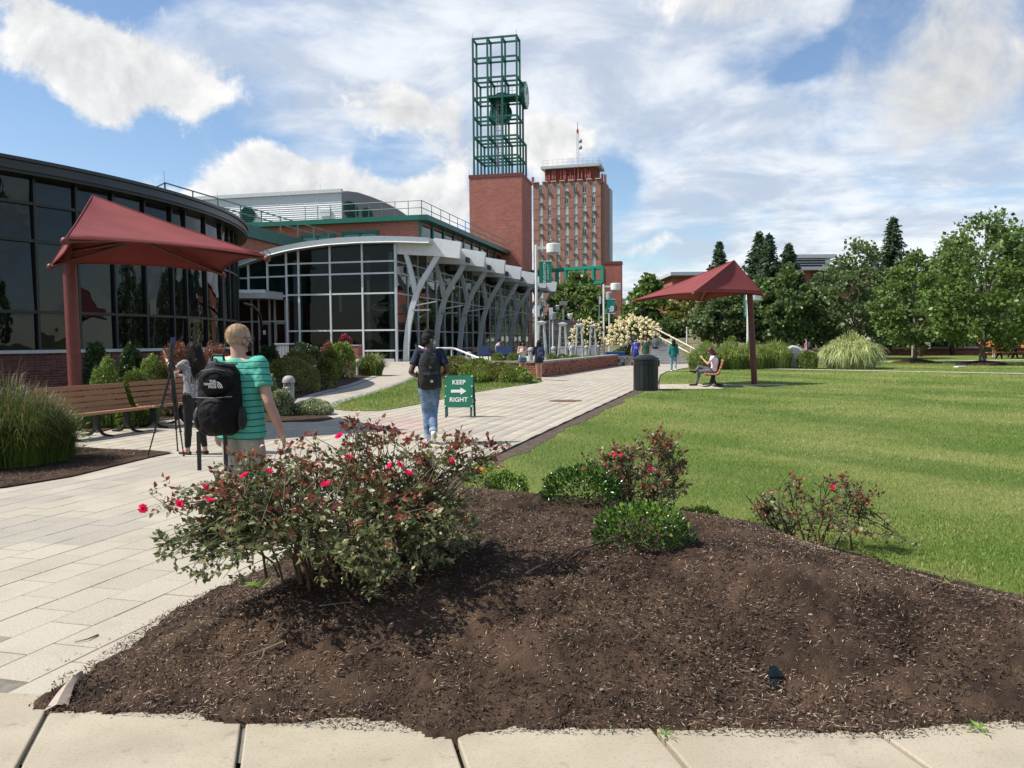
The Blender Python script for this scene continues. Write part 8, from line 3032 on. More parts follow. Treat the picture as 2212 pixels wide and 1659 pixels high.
def strands(root, P, HM, s, m, n, l0, l1, w, seed, long=True):
 """single hairs: long falling locks, or a cropped fuzz over the scalp"""
 rng = np.random.default_rng(seed)
 V, F = [], []
 while len(F) < n * (4 if long else 1):
  u = unit(rng.normal(size=3))
  if u[2] < -.35 or (u[1] > .35 and u[2] < .55):
   continue
  p = P(*(u * np.array([.079, .100, .094]) * (1.08 if long else 1.0) + np.array([0, -.02, .018])))
  d = HM @ Vector(u)
  b = len(V)
  if long:
   L_ = rng.uniform(l0, l1)
   sd = Vector((-d.y, d.x, 0)).normalized() * w
   ph = rng.uniform(0, 6)
   for i in range(5):
    t = i / 4
    q = p + Vector((d.x, d.y, 0)) * (.035 * math.sin(min(1, t * 2) * 1.57) + .01 * math.sin(ph + t * 5)) + Vector((0, -.05 * t, -L_ * t ** 1.2))
    V += [q - sd * (1 - .7 * t), q + sd * (1 - .7 * t)]
   F += [(b + 2 * i, b + 2 * i + 1, b + 2 * i + 3, b + 2 * i + 2) for i in range(4)]
  else:
   sd = d.cross(Vector(rng.normal(size=3))).normalized() * w
   e = p + (d + Vector((0, -.5, -.35))).normalized() * rng.uniform(l0, l1)
   V += [p - sd, p + sd, e + sd * .3, e - sd * .3]
   F.append((b, b + 1, b + 2, b + 3))
 tag(link('hair_strands', np_mesh('hair_strands', [tuple(v) for v in V], F, m), root), kind='stuff')
def mask(root, P, HM, s, m, loops=True):
 mb = MB()
 mb.ell(P(0, .062, -.058), (.056 * s, .048 * s, .046 * s), 14, 10, M=HM)
 o = mb.build('face_mask', m, root, smooth=True)
 for x in (-1, 1):
  MB().tube([P(x * .052, .075, -.035), P(x * .076, .02, -.012), P(x * .086, -.02, .0), P(x * .088, -.034, -.02), P(x * .080, -.02, -.05), P(x * .055, .06, -.075)], .0026 * s, 4).build('ear_loop', m, o)
 return o
def eyes(root, P, s):
 for x in (-1, 1):
  MB().ell(P(x * .034, .086, .004), (.011 * s, .007 * s, .006 * s), 8, 6).build('eye', M['black_plastic'], root)
  MB().tube([P(x * .018, .090, .024), P(x * .05, .080, .026)], .004 * s, 4).build('eyebrow', H_DARK, root)
H_DARK = mat('hair_dark', (0.007, 0.006, 0.0055), .55, spec=.2, var=.35, vscale=30, stretch=(6, 6, .6), bump=.5, bscale=60)
H_BROWN = mat('hair_brown', (0.013, 0.008, 0.006), .6, spec=.2, var=.35, vscale=25, stretch=(5, 5, .6), bump=.5, bscale=60)
H_BLOND = mat('hair_blond', (0.66, 0.48, 0.32), .8, spec=.15, var=.22, vscale=70, bump=.8, bscale=200)
H_RED = mat('hair_red', (0.085, 0.008, 0.012), .4, var=.3, vscale=25, stretch=(5, 5, .6), bump=.4, bscale=60)
H_BLACK = mat('hair_black', (0.006, 0.0055, 0.006), .75, var=.3, vscale=40, bump=.9, bscale=120)
def cloth(name, col, **k):
 return mat(name, col, k.pop('rough', .85), var=k.pop('var', .12), vscale=k.pop('vscale', 7), bump=k.pop('bump', .25), bscale=k.pop('bscale', 120), **k)
# striped shirt: thin dark bands every few centimetres
def stripe_mat():
 m = cloth('striped_jersey', (0.1, 0.5, 0.37))
 t = m.node_tree
 g = NG(t)
 b = t.nodes['Principled BSDF']
 pos = g.n('ShaderNodeTexCoord').outputs['Object']
 sp = g.n('ShaderNodeSeparateXYZ')
 g.put(sp.inputs[0], pos)
 wob = g.m('MULTIPLY', g.noise(pos, 3.0, 2), .035)
 f = g.m('FRACT', g.m('DIVIDE', g.m('ADD', sp.outputs[2], wob), .052))
 band = g.m('LESS_THAN', f, .15)
 b.inputs['Base Color'].default_value = (0.045, 0.46, 0.33, 1)
 g.put(b.inputs['Base Color'], g.mix(band, (0.095, 0.47, 0.35), (0.006, 0.05, 0.045)))
 return m
# ---------------------------------------------------------------- 1 man in the striped shirt
g0 = G(528, 1168)
man = thing('person', 'fair haired man in a green striped t-shirt walking away behind the rose bush', 'person', (g0.x, g0.y, 0), R(-14))
J, s = joints(1.80, elR=(.285, -.05, 1.165), wrR=(.345, .045, .905), elL=(-.27, .02, 1.17), wrL=(-.29, .09, .92), knL=(-.10, .07, .52), anL=(-.10, -.10, .12), knR=(.10, .04, .51), anR=(.11, .09, .09))
_, P, HM = body(man, J, s, M['skin_light'], hyaw=R(-28), htilt=R(-6), vox=.008, hands=dict(R=((.10, .25, -1), (-.35, 1, 0), .30, (-1, -.1, 0)), L=((0, .2, -1), (.2, 1, 0), .3, (1, 0, 0))))
shirt(man, J, s, stripe_mat(), sleeve=.60, hem=.84, loose=1.10, vox=.009, wr=.016)
trousers(man, J, s, cloth('shorts_grey', (0.33, 0.315, 0.28)), 'shorts', upto=.95, r=(.094, .096, .088), vox=.01)
hair_cap(man, P, HM, s, H_BLOND, .995, vox=.008)
strands(man, P, HM, s, H_BLOND, 3600, .004, .008, .0011, 5, False)
shoes(man, J, s, M['paper'], .01)
mask(man, P, HM, s, mat('mask_dark', (0.03, 0.035, 0.05), .8, var=.3))
gl = MB()
for x in (-1, 1):
 gl.tube([P(x * .070, .085, .005), P(x * .082, .03, .008), P(x * .084, -.01, .004)], .0026, 5)
 gl.tube([P(x * .034 + .026 * math.cos(a), .100, .0 + .018 * math.sin(a)) for a in np.linspace(0, 6.28, 13)], .0024, 5)
gl.build('glasses', M['black_plastic'], man)
def backpack(label, loc, rz, w, d, h, m, vox, tilt=0.0, bulge=1.0):
 t = thing('backpack', label, 'backpack', loc, rz)
 mb = MB()
 # rounded sack: superellipse sections
 n = 24
 secs = []
 for z, kx, ky, cy in ((-.50, .55, .45, .0), (-.46, .80, .72, .0), (-.3, .96, 1.0, .0), (-.05, 1.0, 1.0, .0), (.2, .97, .90, .0), (.36, .86, .72, .02), (.46, .66, .52, .03), (.50, .40, .30, .04)):
  secs.append((z, kx, ky, cy))
 vs, fs = [], []
 for z, kx, ky, cy in secs:
  for j in range(n):
   a = 2 * math.pi * j / n
   c, s_ = math.cos(a), math.sin(a)
   e = .62
   vs.append((abs(c) ** e * math.copysign(1, c) * w / 2 * kx, (abs(s_) ** e * math.copysign(1, s_) * d / 2 * ky * bulge) + cy * d - tilt * z * h, z * h))
 k = len(secs)
 for i in range(k - 1):
  for j in range(n):
   a, b = i * n + j, i * n + (j + 1) % n
   fs.append((a, b, b + n, a + n))
 fs.append(tuple(range(n - 1, -1, -1)))
 fs.append(tuple(range((k - 1) * n, k * n)))
 mb.add(vs, fs)
 blob('main_bag', mb, m, t, vox, 3, .018, .09)
 return t
m_pack = mat('pack_black', (0.0035, 0.0035, 0.004), .7, spec=.25, var=.3, vscale=10, bump=.25, bscale=120)
m_strap = mat('strap_black', (0.013, 0.013, 0.014), .6, var=.2, vscale=10)
m_zip = mat('zip_grey', (0.05, 0.05, 0.052), .5, var=.1)
def to_world(root, p):
 return root.location + Matrix.Rotation(root.rotation_euler.z, 3, 'Z') @ Vector(p)
bp = backpack('bulky black backpack with a white logo worn by the man in the striped shirt', to_world(man, (-.05, -.215, 1.20)), man.rotation_euler.z + R(16), .34, .23, .58, m_pack, .010, tilt=-.08)
mb = MB()
mb.ell((0, -.105, .15), (.135, .055, .12), 16, 10)
blob('front_pocket', mb, m_pack, bp, .010, 2, .012, .06)
mb = MB()
mb.ell((0, -.115, -.12), (.145, .072, .155), 16, 10)
blob('lower_pocket', mb, m_pack, bp, .010, 2, .02, .06)
for sx in (-1, 1):
 mb = MB()
 mb.ell((sx * .17, -.01, -.15), (.038, .085, .10), 12, 8)
 blob('side_pocket', mb, m_strap, bp, .010, 2, .01, .05)
MB().tube([(-.12, -.150, .20), (-.09, -.152, .235), (0, -.150, .25), (.09, -.152, .235), (.12, -.150, .19)], .004, 5).build('zip', m_zip, bp)
MB().tube([(-.14, -.150, .025), (0, -.172, .02), (.14, -.150, .03)], .0045, 5).build('zip', m_zip, bp)
MB().tube([(-.05, -.03, .31), (-.04, -.03, .355), (.04, -.03, .355), (.05, -.03, .31)], .011, 6).build('grab_handle', m_strap, bp, smooth=True)
for sx in (-1, 1):
 a_ = [(sx * .09, .09, .27), (sx * .10, .15, .315), (sx * .115, .22, .29), (sx * .14, .32, .20)]
 MB().strip([(x - .032, y, z) for x, y, z in a_], [(x + .032, y, z) for x, y, z in a_]).build('shoulder_strap', m_strap, bp).modifiers.new('s', 'SOLIDIFY').thickness = .014
a_ = [(.17, .04, -.24), (.235, .12, -.10), (.26, .20, .02)]
MB().strip([(x, y, z - .02) for x, y, z in a_], [(x, y, z + .02) for x, y, z in a_]).build('strap_tail', m_strap, bp)
for x, zz in ((-.15, -.56), (.06, -.57)):
 MB().box((x, -.09, (zz - .25) / 2), (.032, .006, abs(zz + .25))).build('strap_tail', m_strap, bp)
fr_ = frame_at((.035, -.168, .130), (1, -.10, 0), (0, -.25, 1))
for i, (tx, dz) in enumerate((('THE', .023), ('NORTH', 0), ('FACE', -.023))):
 text(tx, .027, bp, fr_ @ Matrix.Translation((-.012, dz, .003)), bold=.0012, align='RIGHT', extr=.0006)
for r0, r1 in ((.036, .044), (.024, .031), (.010, .018)):
 aa = np.linspace(0, math.pi / 2, 9)
 a_ = [fr_ @ Vector((-.004 + r0 * math.sin(q), -.032 + r0 * math.cos(q) * 1.25, .004)) for q in aa]
 b_ = [fr_ @ Vector((-.004 + r1 * math.sin(q), -.032 + r1 * math.cos(q) * 1.25, .004)) for q in aa]
 MB().strip(a_, b_).build('logo', m_let, bp)
# ---------------------------------------------------------------- 2 woman at the tripod
g0 = G(422, 982)
wo = thing('person', 'long haired woman in a grey patterned blouse adjusting a phone on a tripod', 'person', (g0.x, g0.y, 0), R(62))
J, s = joints(1.66, True, elR=(.24, .20, 1.10), wrR=(.12, .42, 1.17), elL=(-.16, .24, 1.26), wrL=(-.10, .44, 1.42), anR=(.13, -.06, .085), knR=(.11, .0, .48), knL=(-.07, .05, .49), anL=(-.05, .10, .085))
_, P, HM = body(wo, J, s, M['skin_tan'], True, hyaw=R(12), htilt=R(-8), vox=.008, hands=dict(R=((-.35, .9, .1), (0, .1, 1), .75, (-1, 0, 0)), L=((0, .35, 1), (.6, .5, 0), .12, (0, 1, -.3))))
def pattern_mat():
 m = cloth('blouse_pattern', (0.5, 0.5, 0.52))
 t = m.node_tree
 g = NG(t)
 pos = g.n('ShaderNodeTexCoord').outputs['Object']
 vo = g.n('ShaderNodeTexVoronoi', feature='DISTANCE_TO_EDGE')
 vo.inputs['Scale'].default_value = 55
 g.put(vo.inputs['Vector'], g.v('ADD', pos, g.v('SCALE', pos, None, 0.0)))
 n_ = g.noise(pos, 40, 4, .7)
 g.put(t.nodes['Principled BSDF'].inputs['Base Color'], g.mix(g.ss(g.m('ADD', vo.outputs['Distance'], g.m('MULTIPLY', n_, .4)), .24, .36), (0.50, 0.50, 0.53), (0.055, 0.058, 0.068)))
 return m
shirt(wo, J, s, pattern_mat(), 'blouse', sleeve=.42, hem=.90, loose=.98, fem=True, vox=.009, wr=.016)
trousers(wo, J, s, cloth('trousers_black', (0.012, 0.012, 0.013)), upto=1.88, r=(.100, .066, .047), vox=.009, top=1.02)
hair_cap(wo, P, HM, s, H_BROWN, 1.08, vox=.009, extra=[((-.05, -.06, .03), .055, (-.06, -.10, -.20), .060), ((.05, -.06, .03), .055, (.06, -.09, -.20), .060), ((0, -.085, 0), .080, (0, -.125, -.24), .085), ((-.06, -.10, -.2), .068, (-.05, -.11, -.36), .045), ((.06, -.09, -.2), .068, (.05, -.10, -.38), .04), ((0, -.12, -.24), .08, (0, -.12, -.42), .045), ((.075, .0, .0), .028, (.085, -.02, -.2), .035), ((-.075, .0, .0), .028, (-.085, -.02, -.2), .035)])
for k in 'LR':
 mb = MB()
 a = J['an' + k]
 caps(mb, a + Vector((0, -.035, -.06)), .033, a + Vector((0, .16, -.065)), .028)
 blob('flat_shoe', mb, M['black_plastic'], wo, .009, 2)
strands(wo, P, HM, s, H_BROWN, 800, .34, .50, .006, 6)
# tripod with phone, and the microphone in her hand
tz = G(392, 988)
tf = [G(319, 989), G(397, 986), G(384, 975)]
apx = AT(371, 795, 11.95)
tc = apx
tr3 = thing('tripod', 'tall black tripod with a phone on top in front of the long haired woman', 'tripod', (apx.x, apx.y, 0))
H0 = apx.z
top = Vector((0, 0, H0))
for f in tf:
 e = Vector((f.x - apx.x, f.y - apx.y, 0.01))
 m1 = top.lerp(e, .42)
 m2 = top.lerp(e, .72)
 lg = MB().tube([top + (e - top).normalized() * .03, m1], .019, 8).build('leg', M['black_plastic'], tr3, smooth=True)
 MB().tube([m1, m2], .014, 8).build('middle_section', M['black_plastic'], lg, smooth=True)
 MB().tube([m2, e], .0105, 8).build('lower_section', M['black_plastic'], lg, smooth=True)
 MB().ell(m1, .026, 8, 6).build('clamp', M['black_plastic'], lg)
 MB().ell(m2, .022, 8, 6).build('clamp', M['black_plastic'], lg)
 MB().ell(e + Vector((0, 0, .008)), .018, 8, 6).build('rubber_foot', M['black_plastic'], lg)
 MB().tube([top.lerp(e, .3), Vector((0, 0, H0 - .42))], .007, 5).build('brace', M['black_plastic'], tr3)
MB().tube([Vector((0, 0, H0 - .48)), Vector((0, 0, H0 + .10))], .016, 8).build('centre_column', M['black_plastic'], tr3)
MB().lathe([(.045, H0 - .03), (.055, H0), (.05, H0 + .05), (.03, H0 + .09)], 12).build('crown', M['black_plastic'], tr3)
MB().lathe([(.028, H0 + .09), (.034, H0 + .13), (.03, H0 + .2), (.022, H0 + .24)], 12).build('head', M['black_plastic'], tr3)
MB().tube([(0, 0, H0 + .16), (-.05, -.06, H0 + .06)], .009, 6).build('pan_handle', M['black_plastic'], tr3)
m_ph_ = mat('phone_blue', (0.02, 0.035, 0.12), .25, var=.1)
pm = Matrix.Rotation(R(55), 3, 'Z') @ Matrix.Rotation(R(12), 3, 'X')
MB().box((0.03, 0, H0 + .36), (.078, .011, .165), M=pm).build('phone', m_ph_, tr3)
MB().box((0.0, 0, H0 + .30), (.05, .04, .12), M=pm).build('phone_clamp', M['black_plastic'], tr3)
MB().tube([(0.02, 0, H0 - .45), (.03, .02, H0 - .62)], .006, 5).build('cable', M['black_plastic'], tr3)
MB().box((.03, .02, H0 - .66), (.035, .02, .075)).build('cable_adapter', M['black_plastic'], tr3)
mic0 = to_world(wo, J['wrR'] + Vector((-.035, .07, 0)))
mic = thing('microphone', 'handheld microphone with a white collar held by the long haired woman', 'microphone', mic0)
ax = Vector((.25, .25, .93)).normalized()
Q = ax.to_track_quat('Z', 'Y').to_matrix()
MB().lathe([(.016, -.13), (.02, .03), (.026, .05)], 12, M=Q).build('handle', mat('mic_silver', (.45, .45, .46), .3, metal=.6), mic, smooth=True)
MB().lathe([(.034, .035), (.036, .04), (.036, .095), (.033, .10)], 14, M=Q).build('collar', M['paper'], mic, smooth=True)
MB().lathe([(.028, .10), (.034, .12), (.03, .145), (.015, .16)], 14, M=Q).build('grille', M['dark_metal'], mic, smooth=True)
ce = Vector((apx.x, apx.y, H0 - .7)) - mic0
MB().tube([Q @ Vector((0, 0, -.13)), Q @ Vector((0, 0, -.20)) , Vector((.05, .0, -.45)), Vector((-.02, 0, -.68)), Vector((-.16, .0, -.72)), ce + Vector((0, 0, -.05)), ce], .0045, 5).build('cable', M['grey_metal'], mic, smooth=True)
# ---------------------------------------------------------------- 3 man in navy
g0 = G(930, 958)
nv = thing('person', 'man in a navy shirt and rolled jeans walking away by the folding sign', 'person', (g0.x, g0.y, 0), R(8))
J, s = joints(1.80, elR=(.29, -.07, 1.17), wrR=(.20, .14, 1.07), elL=(-.30, -.10, 1.17), wrL=(-.24, .15, 1.10), hipR=(.085, .0, .945), knR=(.055, .13, .53), anR=(.045, -.14, .20), hipL=(-.085, 0, .945), knL=(-.045, .06, .51), anL=(-.035, .03, .09), toeR=(.055, -.02, .055))
_, P, HM = body(nv, J, s, M['skin_dark'], hyaw=R(-62), vox=.009, hands=dict(R=((-.6, .8, -.1), (0, .2, 1), .6, (-.6, -.6, 0)), L=((.6, .8, 0), (0, .2, 1), .6, (.6, -.6, 0))))
shirt(nv, J, s, cloth('shirt_navy', (0.011, 0.018, 0.045)), sleeve=.66, hem=.88, loose=1.03, vox=.010)
trousers(nv, J, s, cloth('jeans_blue', (0.075, 0.135, 0.235), var=.35, vscale=5, col2=(0.16, 0.24, 0.36)), 'jeans', upto=1.9, r=(.104, .078, .060), vox=.010, wr=.02)
for k in 'LR':
 d = (J['an' + k] - J['kn' + k]).normalized()
 c = J['kn' + k].lerp(J['an' + k], .86)
 MB().tube([c, c + d * .055], .068, 14).build('rolled_cuff', cloth('cuff_pale', (0.28, 0.36, 0.45)), nv, smooth=True)
shoes(nv, J, s, mat('sneaker_white', (.80, .80, .82), .6, var=.03), .010)
hair_cap(nv, P, HM, s, H_BLACK, 1.09, vox=.010, extra=[((0, .05, .085), .055, (0, -.04, .10), .06), ((0, .075, .075), .035, (0, .03, .10), .04)])
mask(nv, P, HM, s, mat('mask_pale', (.52, .68, .66), .8, var=.05))
for x in (-1, 1):
 MB().ell(P(x * .087, -.005, -.02), (.006, .008, .012), 8, 6).build('earbud', M['paper'], nv)
b2 = backpack('black flap top backpack with a small white patch worn by the man in navy', to_world(nv, (-.02, -.225, 1.17)), nv.rotation_euler.z + R(4), .33, .20, .58, mat('pack_charcoal', (.017, .016, .017), .85, var=.25, vscale=9, bump=.25, bscale=120), .011, tilt=-.05)
MB().ell((0, -.10, -.13), (.135, .03, .13), 14, 8).build('front_pocket', mat('pack_charcoal2', (.014, .013, .014), .85, var=.25), b2, smooth=True)
MB().strip([(-.14, -.095, .01), (0, -.125, .005), (.14, -.095, .01)], [(-.14, -.115, -.045), (0, -.142, -.05), (.14, -.115, -.045)]).build('pocket_flap', m_strap, b2)
MB().strip([(-.018, -.108, .22), (-.018, -.118, .1), (-.018, -.118, 0)], [(.018, -.108, .22), (.018, -.118, .1), (.018, -.118, 0)]).build('front_strap', m_strap, b2)
MB().box((.01, -.118, .075), (.035, .006, .035), M=Matrix.Rotation(R(45), 3, 'Y')).build('strap_diamond', mat('tan_leather', (.22, .15, .10), .8), b2)
pa = MB().box((.03, -.138, -.145), (.038, .008, .036)).build('patch', M['paper'], b2)
MB().prism([(.018, -.1425, -.136), (.022, -.1425, -.133), (.03, -.1425, -.147), (.038, -.1425, -.133), (.042, -.1425, -.136), (.03, -.1425, -.157)], (0, -.001, 0)).build('patch_mark', M['dark_metal'], pa)
MB().tube([(-.04, 0, .27), (-.03, -.02, .315), (.03, -.02, .315), (.04, 0, .27)], .009, 6).build('grab_handle', m_strap, b2, smooth=True)
for sx in (-1, 1):
 a_ = [(sx * .085, .06, .24), (sx * .10, .13, .285), (sx * .115, .20, .26), (sx * .13, .30, .17)]
 MB().strip([(x - .03, y, z) for x, y, z in a_], [(x + .03, y, z) for x, y, z in a_]).build('shoulder_strap', m_strap, b2).modifiers.new('s', 'SOLIDIFY').thickness = .012
# ---------------------------------------------------------------- 4, 5 two young women by the planter wall
p = AT(1129, 822, 35.0)
w1 = thing('person', 'young woman in a white tank top looking at her phone by the planter wall', 'person', (p.x, 35.0, 0), R(196))
J, s = joints(1.66, True, elR=(.22, .05, 1.12), wrR=(.04, .22, 1.20), elL=(-.21, -.02, 1.12), wrL=(-.05, .20, 1.10))
_, P, HM = body(w1, J, s, M['skin_light'], True, htilt=R(-16), vox=.016, hands=dict(R=((-.5, .6, .5), (0, 0, 1), .5), L=((.5, .6, .2), (0, 0, 1), .5)))
shirt(w1, J, s, cloth('top_white', (.74, .73, .78)), 'tank_top', sleeve=0, hem=.98, fem=True, loose=.98, vox=.016, open_top=True)
trousers(w1, J, s, cloth('denim_short', (.12, .19, .28), var=.3), 'shorts', upto=.30, r=(.112, .115, .1), vox=.016)
hair_cap(w1, P, HM, s, H_BROWN, 1.1, vox=.014, extra=[((-.07, -.02, .0), .045, (-.095, .0, -.22), .045), ((.07, -.02, .0), .045, (.095, .0, -.22), .045), ((0, -.08, 0), .06, (0, -.10, -.22), .06)])
mask(w1, P, HM, s, M['black_plastic'])
eyes(w1, P, s)
shoes(w1, J, s, M['paper'], .016)
MB().box(J['wrR'] + Vector((-.04, .09, .07)), (.075, .012, .15), M=Matrix.Rotation(R(-40), 3, 'X')).build('phone', mat('phone_pink', (.35, .12, .10), .4), w1)
p = AT(1164, 823, 34.0)
w2 = thing('person', 'black haired young woman in black jacket seen from behind at the planter wall', 'person', (p.x, 34.0, 0), R(10))
J, s = joints(1.65, True, elL=(-.23, .06, 1.12), wrL=(-.16, .24, 1.08), knR=(.08, .03, .47), anR=(.07, .02, .085), anL=(-.03, .05, .085), knL=(-.06, .03, .47))
_, P, HM = body(w2, J, s, M['skin_light'], True, vox=.016)
shirt(w2, J, s, cloth('jacket_black', (.011, .011, .012)), 'jacket', sleeve=1, forearm=.9, hem=.90, fem=True, loose=1.08, vox=.016)
trousers(w2, J, s, cloth('shorts_navy', (.02, .035, .065)), 'shorts', upto=.33, r=(.115, .118, .1), vox=.016)
hair_cap(w2, P, HM, s, H_DARK, 1.1, vox=.014, extra=[((0, -.08, 0), .07, (0, -.11, -.25), .075), ((-.06, -.05, 0), .05, (-.08, -.08, -.26), .05), ((.06, -.05, 0), .05, (.08, -.08, -.24), .05)])
shoes(w2, J, s, M['dark_metal'], .016)
b3_ = backpack('navy backpack on the back of the black haired young woman', to_world(w2, (.05, -.21, 1.13)), R(6), .32, .20, .50, cloth('pack_navy', (.025, .035, .085)), .016)
MB().ell((0, -.10, -.08), (.12, .035, .13), 12, 8).build('front_pocket', cloth('pack_navy_light', (.045, .055, .11)), b3_, smooth=True)
MB().box((.06, -.135, -.15), (.04, .01, .025)).build('label_patch', M['paper'], b3_)
# ---------------------------------------------------------------- 6 reader on the lawn bench
sd = thing('person', 'red haired person in a white top sitting cross legged on the lawn bench', 'person', (b3.location.x - .02, b3.location.y, .03), R(78))
J, s = joints(1.70, True)
J = dict(head=Vector((0, .10, 1.20)), neck=Vector((0, .02, 1.06)), chest=Vector((0, -.05, .87)), waist=Vector((0, -.05, .68)), pelvis=Vector((0, -.02, .54)), shL=Vector((-.16, .0, .99)), shR=Vector((.16, .0, .99)),
         elL=Vector((-.2, .18, .76)), elR=Vector((.2, .16, .76)), wrL=Vector((-.07, .36, .95)), wrR=Vector((.04, .36, .96)), hipL=Vector((-.08, .02, .51)), hipR=Vector((.08, .02, .51)),
         knL=Vector((-.06, .46, .60)), knR=Vector((.10, .46, .56)), anL=Vector((-.04, .60, .10)), anR=Vector((-.20, .66, .50)), toeR=Vector((-.24, .82, .53)), toeL=Vector((-.04, .78, .04)))
J['knL'], J['anL'] = Vector((-.06, .45, .50)), Vector((-.05, .56, .09))
J['knR'], J['anR'], J['toeR'] = Vector((.06, .47, .66)), Vector((-.16, .60, .50)), Vector((-.22, .78, .53))
_, P, HM = body(sd, J, s, M['skin_light'], True, htilt=R(-22), vox=.015, hands=dict(R=((-.4, .5, .7), (0, 0, 1), .6), L=((.4, .5, .6), (0, 0, 1), .6)))
shirt(sd, J, s, cloth('top_white2', (.72, .70, .80)), 'top', sleeve=.5, hem=.52, fem=True, vox=.015)
trousers(sd, J, s, cloth('trousers_grey', (.11, .11, .125)), upto=1.9, r=(.098, .07, .052), vox=.015, top=.95 - .02)
hair_cap(sd, P, HM, s, H_RED, 1.13, vox=.014, extra=[((0, -.06, 0), .075, (0, -.09, -.13), .08), ((-.07, 0, -.02), .04, (-.07, -.03, -.14), .05), ((.07, 0, -.02), .04, (.07, -.03, -.14), .05)])
mask(sd, P, HM, s, mat('mask_navy', (.02, .025, .08), .8))
shoes(sd, J, s, M['black_plastic'], .015)
MB().box((0, .42, 1.03), (.07, .012, .14), M=Matrix.Rotation(R(-30), 3, 'X')).build('phone', M['dark_metal'], sd)
jk = thing('backpack', 'black backpack and jacket lying against the reader on the lawn bench', 'backpack', to_world(sd, (.30, -.06, .50)), R(78))
mb = MB()
mb.ell((0, -.08, .24), (.13, .13, .25), 14, 10)
mb.ell((.02, .08, .10), (.14, .18, .11), 14, 10)
blob('bag', mb, cloth('jacket_charcoal', (.02, .02, .022), var=.5), jk, .015, 3, .04, .1)
mb = MB()
mb.ell((.03, .02, .015), (.17, .26, .045), 14, 8)
blob('denim_jacket', mb, cloth('denim_grey', (.10, .13, .18), var=.5), jk, .015, 3, .03, .08)
# ---------------------------------------------------------------- people further off
def walker(label, px, py, Y, H, rz, skin, top, bottom, hair, fem=False, long=False, sleeve=.5, fore=0., short=False, ph=0, z=0.0, vox=.022, hem=.86, loose=1.04):
 p = AT(px, py, Y)
 t = thing('person', label, 'person', (p.x, Y, z), rz)
 st_ = .13 * math.sin(ph)
 J, s = joints(H, fem, anL=(-.09, st_ - .02, .09 + max(0, -st_) * .5), anR=(.09, -st_ - .02, .09 + max(0, st_) * .5), knL=(-.09, st_ * .4 + .04, .49), knR=(.09, -st_ * .4 + .04, .49),
                   wrL=(-.25, -st_ + .04, .9), wrR=(.25, st_ + .04, .9))
 _, P, HM = body(t, J, s, skin, fem, vox=vox)
 shirt(t, J, s, top, 'shirt', sleeve=sleeve, forearm=fore, fem=fem, vox=vox, hem=hem, loose=loose)
 trousers(t, J, s, bottom, 'shorts' if short else 'trousers', upto=.6 if short else 1.9, vox=vox, r=(.1, .07, .055) if not short else (.11, .11, .1))
 ex = [((0, -.08, 0), .065, (0, -.11, -.24), .07), ((-.05, -.06, 0), .05, (-.07, -.09, -.24), .05), ((.05, -.06, 0), .05, (.07, -.09, -.24), .05)] if long else []
 hair_cap(t, P, HM, s, hair, 1.08, vox=vox * .8, extra=ex)
 shoes(t, J, s, M['paper'], vox)
 return t, J, P, HM, s
walker('woman in a teal jacket and light jeans walking away toward the stairs', 1455, 803, 42.0, 1.66, R(-6), M['skin_light'], cloth('jacket_teal', (.004, .16, .145)), cloth('jeans_light', (.22, .32, .42), var=.3), H_BROWN, True, True, 1, .9, ph=1.0, hem=.80, loose=1.15)
walker('man in a dark green t-shirt walking away behind the litter bin', 1395, 803, 44.5, 1.80, R(-4), M['skin_light'], cloth('tee_green', (.035, .085, .05)), cloth('shorts_tan', (.25, .22, .17)), mat('hair_auburn', (.13, .05, .025), .6), ph=.5, short=True)
t, J, P, HM, s = walker('person in a royal blue jersey with pale numbers beside the litter bin', 1373, 800, 46.5, 1.72, R(172), M['skin_light'], cloth('jersey_blue', (.02, .05, .33)), cloth('shorts_blue', (.03, .05, .15)), H_BROWN, ph=-.6, short=True)
mask(t, P, HM, s, M['black_plastic'])
eyes(t, P, s)
text('10', .20, t, frame_at((.0, .155, 1.20), (-1, 0, 0), (0, 0, 1)), m=M['paper'], extr=.004)
t, J, P, HM, s = walker('small figure with long brown hair and a grey backpack on the lower stairs', 1416, 785, 57.6, 1.62, R(0), M['skin_light'], cloth('top_grey', (.16, .17, .19)), cloth('leggings_dark', (.02, .02, .025)), H_BROWN, True, True, 1, .9, ph=.6, z=.33)
b4 = backpack('grey backpack worn by the small figure on the lower stairs', to_world(t, (0, -.2, 1.18)), 0, .3, .2, .42, cloth('pack_grey', (.14, .15, .17)), .022)
walker('distant person in a pink top with a backpack between the two grass plantings', 1742, 790, 52, 1.68, R(60), M['skin_light'], cloth('top_pink', (.38, .17, .20)), cloth('trousers_dark', (.03, .03, .04)), H_DARK, True, True, .5, ph=.7, vox=.026)
p = AT(1746, 760, 51.9)
backpack('small dark backpack of the distant person in pink', (p.x + .05, 51.85, 1.22), R(60), .28, .2, .42, cloth('pack_slate', (.05, .06, .09)), .026)
walker('distant person in a white shirt and blue shorts behind the picnic table', 2146, 790, 66, 1.72, R(-60), M['skin_tan'], cloth('tee_white', (.66, .66, .68)), cloth('shorts_royal', (.03, .08, .35)), H_DARK, sleeve=.55, short=True, ph=.4, vox=.028)
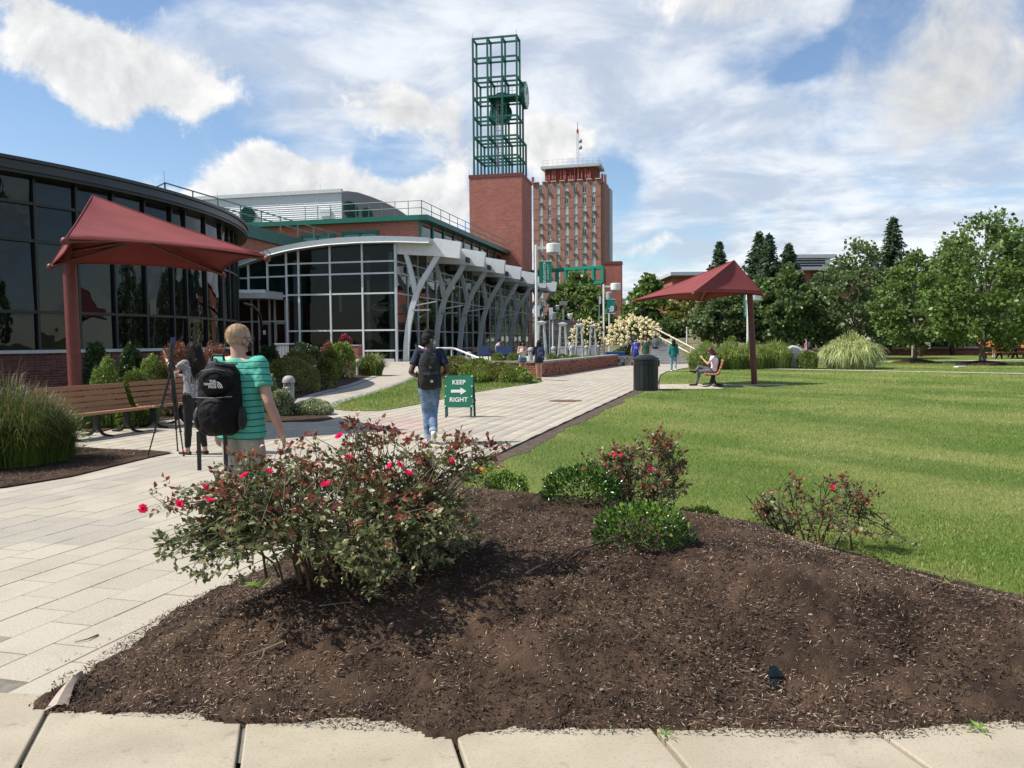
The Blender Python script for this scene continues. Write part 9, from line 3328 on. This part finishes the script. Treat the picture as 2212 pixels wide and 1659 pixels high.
# seated man on the terrace
p = AT(1077, 770, 50.2)
t = thing('person', 'seated person in a grey hoodie on the blue terrace chairs by the glass wall', 'person', (p.x, 50.0, .42), R(-72))
J = dict(head=Vector((0, .08, 1.22)), neck=Vector((0, .0, 1.08)), chest=Vector((0, -.05, .90)), waist=Vector((0, -.05, .70)), pelvis=Vector((0, -.02, .55)), shL=Vector((-.17, .0, 1.02)), shR=Vector((.17, .0, 1.02)),
         elL=Vector((-.22, .10, .77)), elR=Vector((.22, .10, .77)), wrL=Vector((-.10, .32, .74)), wrR=Vector((.08, .32, .74)), hipL=Vector((-.09, .02, .53)), hipR=Vector((.09, .02, .53)), knL=Vector((-.1, .45, .53)), knR=Vector((.1, .45, .53)), anL=Vector((-.1, .45, .10)), anR=Vector((.1, .45, .10)))
_, P, HM = body(t, J, 1.0, M['skin_light'], htilt=R(-15), vox=.022)
shirt(t, J, 1.0, cloth('hoodie_grey', (.27, .28, .30)), 'hoodie', sleeve=1, forearm=.9, hem=.54, loose=1.08, vox=.022)
trousers(t, J, 1.0, cloth('trousers_dark2', (.02, .02, .03)), upto=1.9, vox=.022, top=.94)
hair_cap(t, P, HM, 1.0, H_DARK, 1.09, vox=.018)
shoes(t, J, 1.0, M['dark_metal'], .022)
p = AT(1233, 775, 53)
t = thing('person', 'seated person in a white and blue top half hidden by the patio heaters', 'person', (p.x, 53.4, .42), R(80))
_, P, HM = body(t, J, 1.0, M['skin_tan'], vox=.026)
shirt(t, J, 1.0, cloth('top_palest', (.55, .60, .70)), 'shirt', sleeve=.55, hem=.54, vox=.026)
trousers(t, J, 1.0, cloth('trousers_navy', (.02, .03, .07)), upto=1.9, vox=.026, top=.94)
hair_cap(t, P, HM, 1.0, H_DARK, 1.09, vox=.02)
# ================================================================== turn welded skins, bevels and lettering into plain meshes
bpy.context.view_layer.update()
dg = bpy.context.evaluated_depsgraph_get()
done = {}
todo = [o for o in COL.objects if (o.type == 'FONT') or (o.type == 'MESH' and len(o.modifiers))]
out = []
for o in todo:
 me = bpy.data.meshes.new_from_object(o.evaluated_get(dg), preserve_all_data_layers=False, depsgraph=dg)
 out.append((o, me))
for o, me in out:
 if o.type == 'FONT':
  n = bpy.data.objects.new(o.name, me)
  COL.objects.link(n)
  n.parent = o.parent
  n.matrix_local = o.matrix_local
  nm = o.name
  bpy.data.objects.remove(o)
  n.name = nm
 else:
  o.modifiers.clear()
  o.data = me
